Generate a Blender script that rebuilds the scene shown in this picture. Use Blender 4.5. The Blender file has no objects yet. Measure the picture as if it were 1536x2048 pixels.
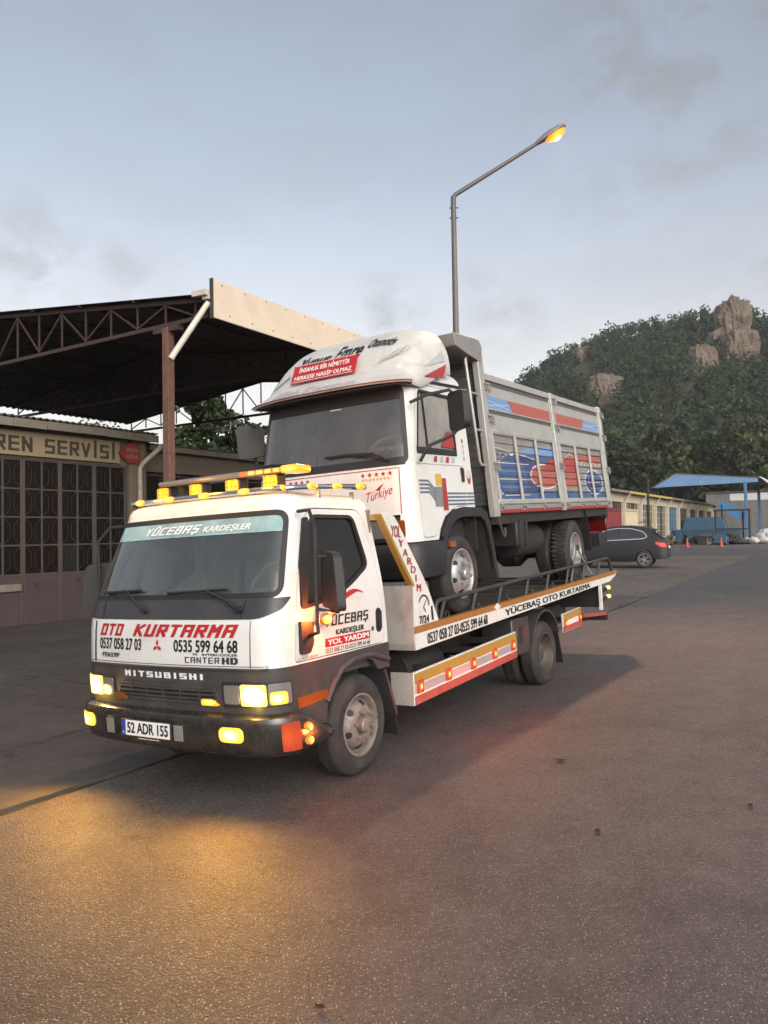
import bpy, bmesh, math, random
import numpy as np
from mathutils import Vector, Matrix, noise
from mathutils.geometry import delaunay_2d_cdt
R = math.radians
random.seed(7)
sc = bpy.context.scene
col = sc.collection

# ---------------------------------------------------------------- camera
H = 1.7013
roll, pitch = R(1.0), math.atan(48 / 1540)
fw = Vector((0, math.cos(pitch), math.sin(pitch)))
up0 = Vector((0, -math.sin(pitch), math.cos(pitch)))
rt0 = Vector((1, 0, 0))
rt = rt0 * math.cos(roll) - up0 * math.sin(roll)
up = up0 * math.cos(roll) + rt0 * math.sin(roll)
cam_d = bpy.data.cameras.new('camera')
cam = bpy.data.objects.new('camera', cam_d)
col.objects.link(cam)
cam_d.sensor_fit = 'VERTICAL'
cam_d.sensor_height = 24
cam_d.lens = 24 * 1540 / 2048
cam_d.clip_start = 0.05
cam_d.clip_end = 4000
m = Matrix((rt, up, -fw)).transposed().to_4x4()
m.translation = (0, 0, H)
cam.matrix_world = m
sc.camera = cam

# ---------------------------------------------------------------- light
SUN_EL, SUN_AZ = R(26), R(160)      # azimuth from +Y clockwise (seen from above): behind the camera
world = bpy.data.worlds.new('World')
sc.world = world
world.use_nodes = True
wn, wl = world.node_tree.nodes, world.node_tree.links
wn.clear()
def N_(nodes, t, **kw):
    n = nodes.new(t)
    for k, v in kw.items():
        if k in ('operation', 'blend_type', 'data_type', 'sky_type', 'interpolation', 'noise_dimensions', 'feature', 'wave_type', 'bands_direction', 'distance', 'vector_type'):
            setattr(n, k, v)
        else:
            n.inputs[k].default_value = v
    return n
sky = N_(wn, 'ShaderNodeTexSky', sky_type='NISHITA')
sky.sun_disc = False
sky.sun_elevation = SUN_EL
sky.sun_rotation = SUN_AZ
sky.altitude = 50
sky.air_density = 1.0
sky.dust_density = 4.2
sky.ozone_density = 1.6
tc = wn.new('ShaderNodeTexCoord')
# thin evening veil: the Nishita colour is pulled towards grey, and soft grey clouds lie in it
hs = N_(wn, 'ShaderNodeHueSaturation', Saturation=0.52, Value=1.16)
wl.new(sky.outputs[0], hs.inputs['Color'])
mp = wn.new('ShaderNodeMapping')
mp.inputs['Scale'].default_value = (1.0, 1.0, 2.3)
mp.inputs['Location'].default_value = (0.35, 0.1, 0.42)
wl.new(tc.outputs['Generated'], mp.inputs[0])
nz = N_(wn, 'ShaderNodeTexNoise', Scale=3.1, Detail=7, Roughness=0.56)
wl.new(mp.outputs[0], nz.inputs['Vector'])
cr = wn.new('ShaderNodeValToRGB')
cr.color_ramp.elements[0].position = 0.47
cr.color_ramp.elements[0].color = (0, 0, 0, 1)
cr.color_ramp.elements[1].position = 0.66
cr.color_ramp.elements[1].color = (0.8, 0.8, 0.8, 1)
wl.new(nz.outputs['Fac'], cr.inputs[0])
# evening clouds: a smoky bank high on the right, small ones low over the roofs
def cloud_dir(x, y):
    d = fw * 1540 + rt * (x - 768) - up * (y - 1024)
    return d.normalized()
blob = None
for cx_, cy_, ra, am in ((1340, 120, .26, .85), (1210, 230, .15, .45), (775, 630, .075, .9), (1010, 650, .09, .7), (50, 510, .12, .8), (245, 540, .07, .7), (960, 560, .05, .5), (1560, 570, .1, .6), (2100, 500, .3, .8), (-700, 400, .3, .7), (700, -700, .4, .7), (-1500, 900, .4, .6)):
    ds = N_(wn, 'ShaderNodeVectorMath', operation='DISTANCE')
    wl.new(tc.outputs['Generated'], ds.inputs[0])
    ds.inputs[1].default_value = cloud_dir(cx_, cy_)
    mr0 = wn.new('ShaderNodeMapRange')
    mr0.interpolation_type = 'SMOOTHSTEP'
    mr0.inputs['From Min'].default_value = 0
    mr0.inputs['From Max'].default_value = ra
    mr0.inputs['To Min'].default_value = am
    mr0.inputs['To Max'].default_value = 0
    wl.new(ds.outputs['Value'], mr0.inputs['Value'])
    if blob is None:
        blob = mr0.outputs[0]
    else:
        mxx = N_(wn, 'ShaderNodeMath', operation='MAXIMUM')
        wl.new(blob, mxx.inputs[0]); wl.new(mr0.outputs[0], mxx.inputs[1])
        blob = mxx.outputs[0]
nz2 = N_(wn, 'ShaderNodeTexNoise', Scale=12.0, Detail=10, Roughness=0.62, Distortion=0.3)
mp2 = wn.new('ShaderNodeMapping')
mp2.inputs['Scale'].default_value = (1, 1, 1.6)
wl.new(tc.outputs['Generated'], mp2.inputs[0])
wl.new(mp2.outputs[0], nz2.inputs['Vector'])
shp = wn.new('ShaderNodeMapRange')
shp.inputs['From Min'].default_value = 0.40
shp.inputs['From Max'].default_value = 0.60
wl.new(nz2.outputs['Fac'], shp.inputs['Value'])
cb_ = N_(wn, 'ShaderNodeMath', operation='MULTIPLY')
wl.new(shp.outputs[0], cb_.inputs[0]); wl.new(blob, cb_.inputs[1])
thin = N_(wn, 'ShaderNodeMath', operation='MULTIPLY')
thin.inputs[1].default_value = 0.4
wl.new(cr.outputs[0], thin.inputs[0])
tot = N_(wn, 'ShaderNodeMath', operation='MAXIMUM')
wl.new(cb_.outputs[0], tot.inputs[0]); wl.new(thin.outputs[0], tot.inputs[1])
mx = wn.new('ShaderNodeMix')
mx.data_type = 'RGBA'
wl.new(tot.outputs[0], mx.inputs['Factor'])
# pale warm layer of evening air low all round the sky
gy = N_(wn, 'ShaderNodeHueSaturation', Saturation=0.0, Value=1.0)
wl.new(hs.outputs[0], gy.inputs['Color'])
wt = wn.new('ShaderNodeMix')
wt.data_type = 'RGBA'
wt.blend_type = 'MULTIPLY'
wt.inputs['Factor'].default_value = 1.0
wl.new(gy.outputs[0], wt.inputs['A'])
wt.inputs['B'].default_value = (1.06, 1.0, 0.92, 1)
sz = wn.new('ShaderNodeSeparateXYZ')
wl.new(tc.outputs['Generated'], sz.inputs[0])
el = wn.new('ShaderNodeMapRange')
el.interpolation_type = 'SMOOTHSTEP'
el.inputs['From Min'].default_value = 0.06
el.inputs['From Max'].default_value = 0.48
el.inputs['To Min'].default_value = 0.8
el.inputs['To Max'].default_value = 0.0
wl.new(sz.outputs['Z'], el.inputs['Value'])
wm = wn.new('ShaderNodeMix')
wm.data_type = 'RGBA'
wl.new(el.outputs[0], wm.inputs['Factor'])
wl.new(hs.outputs[0], wm.inputs['A'])
wl.new(wt.outputs['Result'], wm.inputs['B'])
wl.new(wm.outputs['Result'], mx.inputs['A'])
cl = N_(wn, 'ShaderNodeHueSaturation', Saturation=0.2, Value=0.78)
wl.new(sky.outputs[0], cl.inputs['Color'])
wl.new(cl.outputs[0], mx.inputs['B'])
bg = N_(wn, 'ShaderNodeBackground', Strength=0.15)
wl.new(mx.outputs['Result'], bg.inputs['Color'])
wo = wn.new('ShaderNodeOutputWorld')
wl.new(bg.outputs[0], wo.inputs[0])

sun_d = bpy.data.lights.new('sun', 'SUN')
sun_d.energy = 0.26
sun_d.angle = R(50)
sun_d.color = (1.0, 0.87, 0.74)
sun = bpy.data.objects.new('sun', sun_d)
col.objects.link(sun)
sd = Vector((math.sin(SUN_AZ) * math.cos(SUN_EL), math.cos(SUN_AZ) * math.cos(SUN_EL), math.sin(SUN_EL)))
sun.rotation_euler = (-sd).to_track_quat('-Z', 'Y').to_euler()

sc.view_settings.view_transform = 'Standard'
sc.view_settings.look = 'None'
sc.view_settings.exposure = 0.38
sc.view_settings.gamma = 1.0
sc.cycles.use_denoising = True
sc.cycles.max_bounces = 6
sc.cycles.transparent_max_bounces = 16
sc.cycles.caustics_reflective = False
sc.cycles.caustics_refractive = False
sc.cycles.sample_clamp_indirect = 4.0

# ---------------------------------------------------------------- frames
TH = math.atan(964 / 1540)
U = Vector((math.sin(TH), math.cos(TH), 0))        # along the road, away from the camera
V = Vector((-math.cos(TH), math.sin(TH), 0))       # across the road, towards the workshops
SL = math.tan(R(2.2))                              # cross fall of the road
Lr = (V - Vector((0, 0, SL))).normalized()
Nr = U.cross(Lr).normalized()
A0 = Vector((-0.2297, 5.9325, -0.1284))            # ground under the near front wheel
def sstep(a, b, x):
    t = min(1, max(0, (x - a) / (b - a)))
    return t * t * (3 - 2 * t)
def gz(X, Y):
    u = X * U.x + Y * U.y
    v = X * V.x + Y * V.y
    d = math.hypot(X, Y)
    vv = max(-9.0, min(8.2, v))
    z = -SL * vv * (1 - sstep(15, 32, u))
    z += 0.40 * sstep(16, 62, d)
    return z
def uv(u, v, z=None):
    p = U * u + V * v
    p.z = gz(p.x, p.y) if z is None else z
    return p
def frame(o, x, y, z):
    M = Matrix((x, y, z)).transposed().to_4x4()
    M.translation = o
    return M

# ---------------------------------------------------------------- mesh helpers
class MB:
    def __init__(s):
        s.v, s.f = [], []
    def add(s, vs, fs):
        o = len(s.v)
        s.v += [tuple(p) for p in vs]
        s.f += [tuple(i + o for i in f) for f in fs]
        return s
    def box(s, x0, x1, y0, y1, z0, z1, M=None):
        vs = [Vector((x, y, z)) for z in (z0, z1) for y in (y0, y1) for x in (x0, x1)]
        if M is not None:
            vs = [M @ p for p in vs]
        return s.add(vs, [(0, 2, 3, 1), (4, 5, 7, 6), (0, 1, 5, 4), (2, 6, 7, 3), (0, 4, 6, 2), (1, 3, 7, 5)])
    def bar(s, p0, p1, w, h, upv=(0, 0, 1)):
        p0, p1 = Vector(p0), Vector(p1)
        d = (p1 - p0)
        l = d.length
        d.normalize()
        y = Vector(upv).cross(d)
        if y.length < 1e-4:
            y = Vector((0, 1, 0)).cross(d)
        y.normalize()
        z = d.cross(y)
        return s.box(0, l, -w / 2, w / 2, -h / 2, h / 2, frame(p0, d, y, z))
    def cyl(s, p0, p1, r0, r1=None, n=14, cap=True):
        p0, p1 = Vector(p0), Vector(p1)
        r1 = r0 if r1 is None else r1
        d = (p1 - p0).normalized()
        a = d.orthogonal().normalized()
        b = d.cross(a)
        vs = []
        for p, r in ((p0, r0), (p1, r1)):
            for i in range(n):
                t = 2 * math.pi * i / n
                vs.append(p + (a * math.cos(t) + b * math.sin(t)) * r)
        fs = [(i, (i + 1) % n, n + (i + 1) % n, n + i) for i in range(n)]
        if cap:
            fs += [tuple(reversed(range(n))), tuple(range(n, 2 * n))]
        return s.add(vs, fs)
    def tube(s, pts, r, n=8, closed=False):
        pts = [Vector(p) for p in pts]
        k = len(pts)
        vs, fs = [], []
        pa = None
        for i, p in enumerate(pts):
            if closed:
                d = pts[(i + 1) % k] - pts[i - 1]
            else:
                d = pts[min(i + 1, k - 1)] - pts[max(i - 1, 0)]
            d.normalize()
            a = d.orthogonal().normalized() if pa is None else (pa - d * pa.dot(d)).normalized()
            pa = a
            b = d.cross(a)
            rr = r[i] if isinstance(r, (list, tuple)) else r
            for j in range(n):
                t = 2 * math.pi * j / n
                vs.append(p + (a * math.cos(t) + b * math.sin(t)) * rr)
        for i in range(k if closed else k - 1):
            i2 = (i + 1) % k
            for j in range(n):
                fs.append((i * n + j, i * n + (j + 1) % n, i2 * n + (j + 1) % n, i2 * n + j))
        if not closed:
            fs += [tuple(reversed(range(n))), tuple(range((k - 1) * n, k * n))]
        return s.add(vs, fs)
    def lathe(s, prof, o, ax, n=28, closed=False, cap0=True):
        o, ax = Vector(o), Vector(ax).normalized()
        a = ax.orthogonal().normalized()
        b = ax.cross(a)
        vs, fs = [], []
        for r, h in prof:
            for j in range(n):
                t = 2 * math.pi * j / n
                vs.append(o + ax * h + (a * math.cos(t) + b * math.sin(t)) * r)
        k = len(prof)
        for i in range(k if closed else k - 1):
            i2 = (i + 1) % k
            for j in range(n):
                fs.append((i * n + j, i * n + (j + 1) % n, i2 * n + (j + 1) % n, i2 * n + j))
        if not closed:
            fs.append(tuple(range((k - 1) * n, k * n)))
            if cap0: fs.append(tuple(reversed(range(n))))
        return s.add(vs, fs)
    def prism(s, poly, fn, d0, d1):
        n = len(poly)
        vs = [fn(x, y, d0) for x, y in poly] + [fn(x, y, d1) for x, y in poly]
        fs = [tuple(range(n)), tuple(range(2 * n - 1, n - 1, -1))]
        fs += [(i, i + n, (i + 1) % n + n, (i + 1) % n) for i in range(n)]
        return s.add(vs, fs)
    def loft(s, rings, cap0=True, cap1=True, closed=True):
        n = len(rings[0])
        vs = [p for r in rings for p in r]
        fs = []
        for i in range(len(rings) - 1):
            for j in range(n if closed else n - 1):
                fs.append((i * n + j, i * n + (j + 1) % n, (i + 1) * n + (j + 1) % n, (i + 1) * n + j))
        if cap0:
            fs.append(tuple(reversed(range(n))))
        if cap1:
            fs.append(tuple(range((len(rings) - 1) * n, len(rings) * n)))
        return s.add(vs, fs)
    def patch(s, outl, fn, sp=0.08, t=0.0, holes=()):
        """flat outline (with holes) triangulated and carried onto a surface fn(x, y, depth)"""
        def dens(poly):
            o = []
            for i, p in enumerate(poly):
                q = poly[(i + 1) % len(poly)]
                k = max(1, int(math.ceil(math.dist(p, q) / sp)))
                o += [(p[0] + (q[0] - p[0]) * j / k, p[1] + (q[1] - p[1]) * j / k) for j in range(k)]
            return o
        loops = [dens(outl)] + [dens(h) for h in holes]
        pts, eds = [], []
        for lp in loops:
            o = len(pts)
            pts += lp
            eds += [(o + i, o + (i + 1) % len(lp)) for i in range(len(lp))]
        nb = len(pts)
        def inside(x, y):
            c = False
            for lp in loops:
                j = len(lp) - 1
                for i in range(len(lp)):
                    (xi, yi), (xj, yj) = lp[i], lp[j]
                    if (yi > y) != (yj > y) and x < (xj - xi) * (y - yi) / (yj - yi) + xi:
                        c = not c
                    j = i
            return c
        xs = [p[0] for p in loops[0]]
        ys = [p[1] for p in loops[0]]
        x = min(xs) + sp * .51
        while x < max(xs):
            y = min(ys) + sp * .53
            while y < max(ys):
                if inside(x, y) and min((x - a) ** 2 + (y - b) ** 2 for a, b in pts[:nb]) > (sp * .4) ** 2:
                    pts.append((x, y))
                y += sp
            x += sp
        vs, es, fs, *_ = delaunay_2d_cdt([Vector(p) for p in pts], eds, [], 0, 1e-6)
        fs = [f for f in fs if inside(sum(vs[i].x for i in f) / len(f), sum(vs[i].y for i in f) / len(f))]
        front = [fn(p.x, p.y, 0) for p in vs]
        if not t:
            return s.add(front, fs)
        n = len(vs)
        back = [fn(p.x, p.y, t) for p in vs]
        cnt = {}
        for f in fs:
            for a, b in zip(f, f[1:] + f[:1]):
                cnt[(a, b)] = 1
        sides = [(b, a, a + n, b + n) for (a, b) in cnt if (b, a) not in cnt]
        return s.add(front + back, fs + [tuple(i + n for i in reversed(f)) for f in fs] + sides)
    def build(s, name, mat, parent=None, bevel=0, smooth=True, ang=35, seg=2):
        me = bpy.data.meshes.new(name)
        me.from_pydata(s.v, [], s.f)
        bm = bmesh.new()
        bm.from_mesh(me)
        bmesh.ops.recalc_face_normals(bm, faces=bm.faces)
        bm.to_mesh(me)
        bm.free()
        me.materials.append(mat)
        if smooth:
            me.shade_smooth()
            me.set_sharp_from_angle(angle=R(ang))
        o = bpy.data.objects.new(name, me)
        col.objects.link(o)
        if parent is not None:
            o.parent = parent
        if bevel:
            b = o.modifiers.new('bevel', 'BEVEL')
            b.width = bevel
            b.segments = seg
            b.limit_method = 'ANGLE'
            b.angle_limit = R(40)
            b.harden_normals = False
        return o
def empty(name, M, label=None, cat=None, group=None):
    o = bpy.data.objects.new(name, None)
    col.objects.link(o)
    o.empty_display_size = 0.2
    o.matrix_world = M if isinstance(M, Matrix) else Matrix.Translation(M)
    if label:
        tag(o, label, cat, group)
    return o
def tag(o, label=None, cat=None, group=None, kind=None):
    if label: o['label'] = label
    if cat: o['category'] = cat
    if group: o['group'] = group
    if kind: o['kind'] = kind
    return o
def rrect(x0, x1, y0, y1, r, n=4):
    o = []
    for cx, cy, a in ((x1 - r, y1 - r, 0), (x0 + r, y1 - r, 90), (x0 + r, y0 + r, 180), (x1 - r, y0 + r, 270)):
        for i in range(n + 1):
            t = R(a + 90 * i / n)
            o.append((cx + r * math.cos(t), cy + r * math.sin(t)))
    return o
def rpoly(pts, r, n=4):
    """round every corner of a polygon; r one radius or a list"""
    o = []
    k = len(pts)
    for i, p in enumerate(pts):
        rr = r[i] if isinstance(r, (list, tuple)) else r
        P, A, B = Vector(p), Vector(pts[i - 1]), Vector(pts[(i + 1) % k])
        a, b = A - P, B - P
        d = min(rr, a.length * .45, b.length * .45)
        if d < 1e-4:
            o.append(tuple(p))
            continue
        a.normalize()
        b.normalize()
        for j in range(n + 1):
            t = j / n
            q = (P + a * d) * (1 - t) ** 2 + P * 2 * t * (1 - t) + (P + b * d) * t ** 2
            o.append(tuple(q))
    return o
def lerp_tab(tab, z):
    if z <= tab[0][0]: return tab[0][1]
    for (a, x), (b, y) in zip(tab, tab[1:]):
        if z <= b:
            return x + (y - x) * (z - a) / (b - a)
    return tab[-1][1]
def smooth_tab(tab, k=0.06):
    return lambda z: (lerp_tab(tab, z - k) + 2 * lerp_tab(tab, z) + lerp_tab(tab, z + k)) / 4

# ---------------------------------------------------------------- materials
MATS = {}
def mat(name, c, rough=0.5, metal=0.0, var=0.12, scale=6.0, bump=0.0, bscale=40.0, dirt=0.0, dirt_c=(0.05, 0.04, 0.03), coat=0.0, spec=0.5, emit=None, es=0.0, dscale=3.0):
    if name in MATS:
        return MATS[name]
    mt = bpy.data.materials.new(name)
    mt.use_nodes = True
    n, l = mt.node_tree.nodes, mt.node_tree.links
    b = n['Principled BSDF']
    b.inputs['Roughness'].default_value = rough
    b.inputs['Metallic'].default_value = metal
    b.inputs['Coat Weight'].default_value = coat
    b.inputs['Coat Roughness'].default_value = 0.08
    b.inputs['Specular IOR Level'].default_value = spec
    t = n.new('ShaderNodeTexCoord')
    c4 = (*c, 1)
    a = N_(n, 'ShaderNodeTexNoise', Scale=scale, Detail=5, Roughness=0.6)
    l.new(t.outputs['Object'], a.inputs['Vector'])
    mix = n.new('ShaderNodeMix')
    mix.data_type = 'RGBA'
    mix.inputs['A'].default_value = tuple(max(0, x * (1 - var)) for x in c) + (1,)
    mix.inputs['B'].default_value = tuple(min(1, x * (1 + var)) for x in c) + (1,)
    l.new(a.outputs['Fac'], mix.inputs['Factor'])
    out = mix.outputs['Result']
    if dirt:
        d = N_(n, 'ShaderNodeTexNoise', Scale=dscale, Detail=8, Roughness=0.7, Distortion=0.6)
        l.new(t.outputs['Object'], d.inputs['Vector'])
        r = n.new('ShaderNodeValToRGB')
        r.color_ramp.elements[0].position = 0.46
        r.color_ramp.elements[1].position = 0.74
        l.new(d.outputs['Fac'], r.inputs[0])
        mu = N_(n, 'ShaderNodeMath', operation='MULTIPLY')
        mu.inputs[1].default_value = dirt
        l.new(r.outputs[0], mu.inputs[0])
        m2 = n.new('ShaderNodeMix')
        m2.data_type = 'RGBA'
        l.new(mu.outputs[0], m2.inputs['Factor'])
        l.new(out, m2.inputs['A'])
        m2.inputs['B'].default_value = (*dirt_c, 1)
        out = m2.outputs['Result']
        ra = N_(n, 'ShaderNodeMath', operation='MULTIPLY_ADD')
        ra.inputs[1].default_value = 0.35
        ra.inputs[2].default_value = rough
        l.new(mu.outputs[0], ra.inputs[0])
        l.new(ra.outputs[0], b.inputs['Roughness'])
    l.new(out, b.inputs['Base Color'])
    if bump:
        k = N_(n, 'ShaderNodeTexNoise', Scale=bscale, Detail=4)
        l.new(t.outputs['Object'], k.inputs['Vector'])
        bp = N_(n, 'ShaderNodeBump', Strength=bump, Distance=0.02)
        l.new(k.outputs['Fac'], bp.inputs['Height'])
        l.new(bp.outputs[0], b.inputs['Normal'])
    if emit:
        b.inputs['Emission Color'].default_value = (*emit, 1)
        b.inputs['Emission Strength'].default_value = es
    MATS[name] = mt
    return mt
def glass(name, tint=(0.6, 0.66, 0.66), refl=1.0, rough=0.02, dust=0.05, dust_sheen_c=(.35, .35, .33)):  # matte film carries dust and, on some panes, painted-in reflection
    if name in MATS:
        return MATS[name]
    mt = bpy.data.materials.new(name)
    mt.use_nodes = True
    n, l = mt.node_tree.nodes, mt.node_tree.links
    n.clear()
    o = n.new('ShaderNodeOutputMaterial')
    tr = n.new('ShaderNodeBsdfTransparent')
    tr.inputs[0].default_value = (*tint, 1)
    gl = n.new('ShaderNodeBsdfGlossy')
    gl.inputs['Roughness'].default_value = rough
    fr = N_(n, 'ShaderNodeFresnel', IOR=1.52)
    mu = N_(n, 'ShaderNodeMath', operation='MULTIPLY')
    mu.inputs[1].default_value = refl * 1.8
    l.new(fr.outputs[0], mu.inputs[0])
    m1 = n.new('ShaderNodeMixShader')
    l.new(mu.outputs[0], m1.inputs[0])
    l.new(tr.outputs[0], m1.inputs[1])
    l.new(gl.outputs[0], m1.inputs[2])
    df = n.new('ShaderNodeBsdfDiffuse')
    df.inputs[0].default_value = (*dust_sheen_c, 1)
    t = n.new('ShaderNodeTexCoord')
    nz = N_(n, 'ShaderNodeTexNoise', Scale=3.0, Detail=6, Roughness=0.65)
    l.new(t.outputs['Object'], nz.inputs['Vector'])
    mm = N_(n, 'ShaderNodeMath', operation='MULTIPLY')
    mm.inputs[1].default_value = dust * 2
    l.new(nz.outputs['Fac'], mm.inputs[0])
    m2 = n.new('ShaderNodeMixShader')
    l.new(mm.outputs[0], m2.inputs[0])
    l.new(m1.outputs[0], m2.inputs[1])
    l.new(df.outputs[0], m2.inputs[2])
    l.new(m2.outputs[0], o.inputs[0])
    MATS[name] = mt
    return mt
def glow(name, c, s, core=None, k=3.0, axes='yz'):
    """a lit lens: hot bulb in the middle of the cover, colour of the cover round it"""
    if name in MATS:
        return MATS[name]
    mt = mat(name, tuple(min(1, x * .6 + .02) for x in c), 0.15, emit=c, es=s)
    if core:
        n, l = mt.node_tree.nodes, mt.node_tree.links
        b = n['Principled BSDF']
        t = n.new('ShaderNodeTexCoord')
        sp = n.new('ShaderNodeSeparateXYZ')
        l.new(t.outputs['Generated'], sp.inputs[0])
        cm = n.new('ShaderNodeCombineXYZ')
        for i, a in enumerate(axes):
            sb = N_(n, 'ShaderNodeMath', operation='SUBTRACT')
            sb.inputs[1].default_value = 0.5
            l.new(sp.outputs['xyz'.index(a)], sb.inputs[0])
            l.new(sb.outputs[0], cm.inputs[i])
        ln = N_(n, 'ShaderNodeVectorMath', operation='LENGTH')
        l.new(cm.outputs[0], ln.inputs[0])
        rp = n.new('ShaderNodeValToRGB')
        e = rp.color_ramp.elements
        e[0].position = 0.10
        e[0].color = (*core, 1)
        e[1].position = 0.52
        e[1].color = (*c, 1)
        l.new(ln.outputs['Value'], rp.inputs[0])
        l.new(rp.outputs[0], b.inputs['Emission Color'])
        mr = n.new('ShaderNodeMapRange')
        mr.inputs['From Min'].default_value = 0.12
        mr.inputs['From Max'].default_value = 0.5
        mr.inputs['To Min'].default_value = s * k
        mr.inputs['To Max'].default_value = s
        l.new(ln.outputs['Value'], mr.inputs['Value'])
        # ribs pressed into the cover
        w = N_(n, 'ShaderNodeTexWave', Scale=26.0)
        w.bands_direction = 'Y' if 'y' in axes else 'X'
        l.new(t.outputs['Object'], w.inputs['Vector'])
        mm = n.new('ShaderNodeMapRange')
        mm.inputs['To Min'].default_value = .7
        mm.inputs['To Max'].default_value = 1.1
        l.new(w.outputs['Fac'], mm.inputs['Value'])
        mu = N_(n, 'ShaderNodeMath', operation='MULTIPLY')
        l.new(mr.outputs[0], mu.inputs[0]); l.new(mm.outputs[0], mu.inputs[1])
        l.new(mu.outputs[0], b.inputs['Emission Strength'])
    return mt

WHITE = mat('white_paint', (0.70, 0.70, 0.685), 0.26, var=0.04, dirt=0.42, dirt_c=(0.46, 0.42, 0.36), coat=0.5, dscale=3.2)
WHITE2 = mat('old_white_paint', (0.68, 0.68, 0.66), 0.32, var=0.04, dirt=0.3, dirt_c=(0.4, 0.37, 0.33), coat=0.3, dscale=2.2)
BEDWHITE = mat('bed_white_paint', (0.70, 0.69, 0.65), 0.4, var=0.06, dirt=0.35, dirt_c=(0.3, 0.24, 0.18), dscale=4)
PRIMER = mat('grey_primer_steel', (0.44, 0.42, 0.40), 0.5, 0.2, var=0.12, dirt=0.6, dirt_c=(0.22, 0.13, 0.08), dscale=3.5)
GREYBAND = mat('grey_plastic', (0.046, 0.044, 0.047), 0.40, var=0.2, dirt=0.5, dirt_c=(0.11, 0.095, 0.08), dscale=4)
DARKPANEL = mat('charcoal_panel', (0.036, 0.036, 0.040), 0.38, var=0.1, dirt=0.3, dirt_c=(0.1, 0.09, 0.08))
BLACK = mat('black_plastic', (0.018, 0.018, 0.019), 0.5, var=0.15, dirt=0.3, dirt_c=(0.06, 0.05, 0.045))
RUBBER = mat('tyre_rubber', (0.026, 0.025, 0.025), 0.8, var=0.2, dirt=0.65, dirt_c=(0.10, 0.082, 0.066), dscale=5, bump=0.25, bscale=60)
SEAL = mat('window_seal', (0.015, 0.015, 0.016), 0.6)
CHASSIS = mat('chassis_black', (0.022, 0.021, 0.021), 0.7, var=0.3, dirt=0.5, dirt_c=(0.06, 0.045, 0.035))
STEEL = mat('painted_wheel_steel', (0.23, 0.205, 0.185), 0.55, 0.2, var=0.2, dirt=0.9, dirt_c=(0.085, 0.05, 0.034), dscale=7)
CHROME = mat('chrome', (0.62, 0.62, 0.63), 0.18, 1.0, var=0.05)
TUBE = mat('worn_black_tube', (0.055, 0.05, 0.048), 0.42, 0.3, var=0.3, dirt=0.5, dirt_c=(0.13, 0.09, 0.07), dscale=6)
DECK = mat('deck_plate', (0.075, 0.068, 0.062), 0.6, 0.3, var=0.35, dirt=0.6, dirt_c=(0.11, 0.065, 0.04), bump=0.4, bscale=30)
ORANGE = mat('orange_stripe', (0.33, 0.14, 0.035), 0.5, var=0.12, dirt=0.35, dirt_c=(0.2, 0.1, 0.05), dscale=8)
YELLOW = mat('yellow_stripe', (0.36, 0.225, 0.045), 0.45, var=0.1, dirt=0.3, dirt_c=(0.3, 0.2, 0.08), dscale=9)
REDBAND = mat('red_band', (0.36, 0.065, 0.05), 0.45, var=0.15, dirt=0.5, dirt_c=(0.36, 0.24, 0.2), dscale=10)
SILVERB = mat('silver_band', (0.42, 0.40, 0.41), 0.4, 0.3, var=0.06)
REDTXT = mat('red_lettering', (0.42, 0.018, 0.022), 0.35, var=0.05)
BLKTXT = mat('black_lettering', (0.014, 0.014, 0.016), 0.4, var=0.05)
WHTTXT = mat('white_lettering', (0.78, 0.78, 0.77), 0.4, var=0.03)
DULLRED = mat('faded_red_lettering', (0.34, 0.07, 0.075), 0.5, var=0.2)
GLASS = glass('windscreen_glass', (0.80, 0.85, 0.83), 1.5, dust=0.075, dust_sheen_c=(.40, .44, .42))
SIDEGLASS = glass('door_glass', (0.22, 0.20, 0.19), 0.55, dust=0.02)
MIRGLASS = mat('mirror_glass', (0.5, 0.5, 0.5), 0.03, 1.0, var=0.0)
CABIN = mat('cabin_grey', (0.16, 0.16, 0.155), 0.8, var=0.12)
CABIN_D = mat('cabin_dark', (0.05, 0.05, 0.05), 0.8, var=0.15)
HEADLIT = glow('lit_headlight', (1.0, 0.58, 0.14), 1.4, (1.0, .86, .55), 5.0)
AMBER = glow('lit_amber', (1.0, 0.36, 0.012), .95, (1.0, .66, .14), 2.2)
AMBERF = glow('lit_amber_flood', (1.0, 0.38, 0.006), .9, (1.0, .58, .03), 1.6)
YELLIT = glow('lit_yellow_fog', (1.0, 0.52, 0.03), 1.1, (1.0, .85, .30), 3.0)
REDLIT = glow('lit_orange_red', (1.0, 0.14, 0.008), .9, (1.0, .55, .12), 2.6, 'xz')
REDLENS = glow('glowing_orange_lens', (.6, 0.05, 0.005), 0.16, (1.0, .13, .01), 2.2, 'xz')
REDLENSF = glow('glowing_corner_lens', (.55, 0.05, 0.005), 0.14, (1.0, .15, .01), 2.6, 'yz')
AMBERLENS = mat('amber_lens', (0.22, 0.055, 0.008), 0.2, coat=0.6)
CLEARLENS = mat('clear_lens', (0.34, 0.33, 0.32), 0.12, 0.6, var=0.15, coat=0.8)

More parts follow.
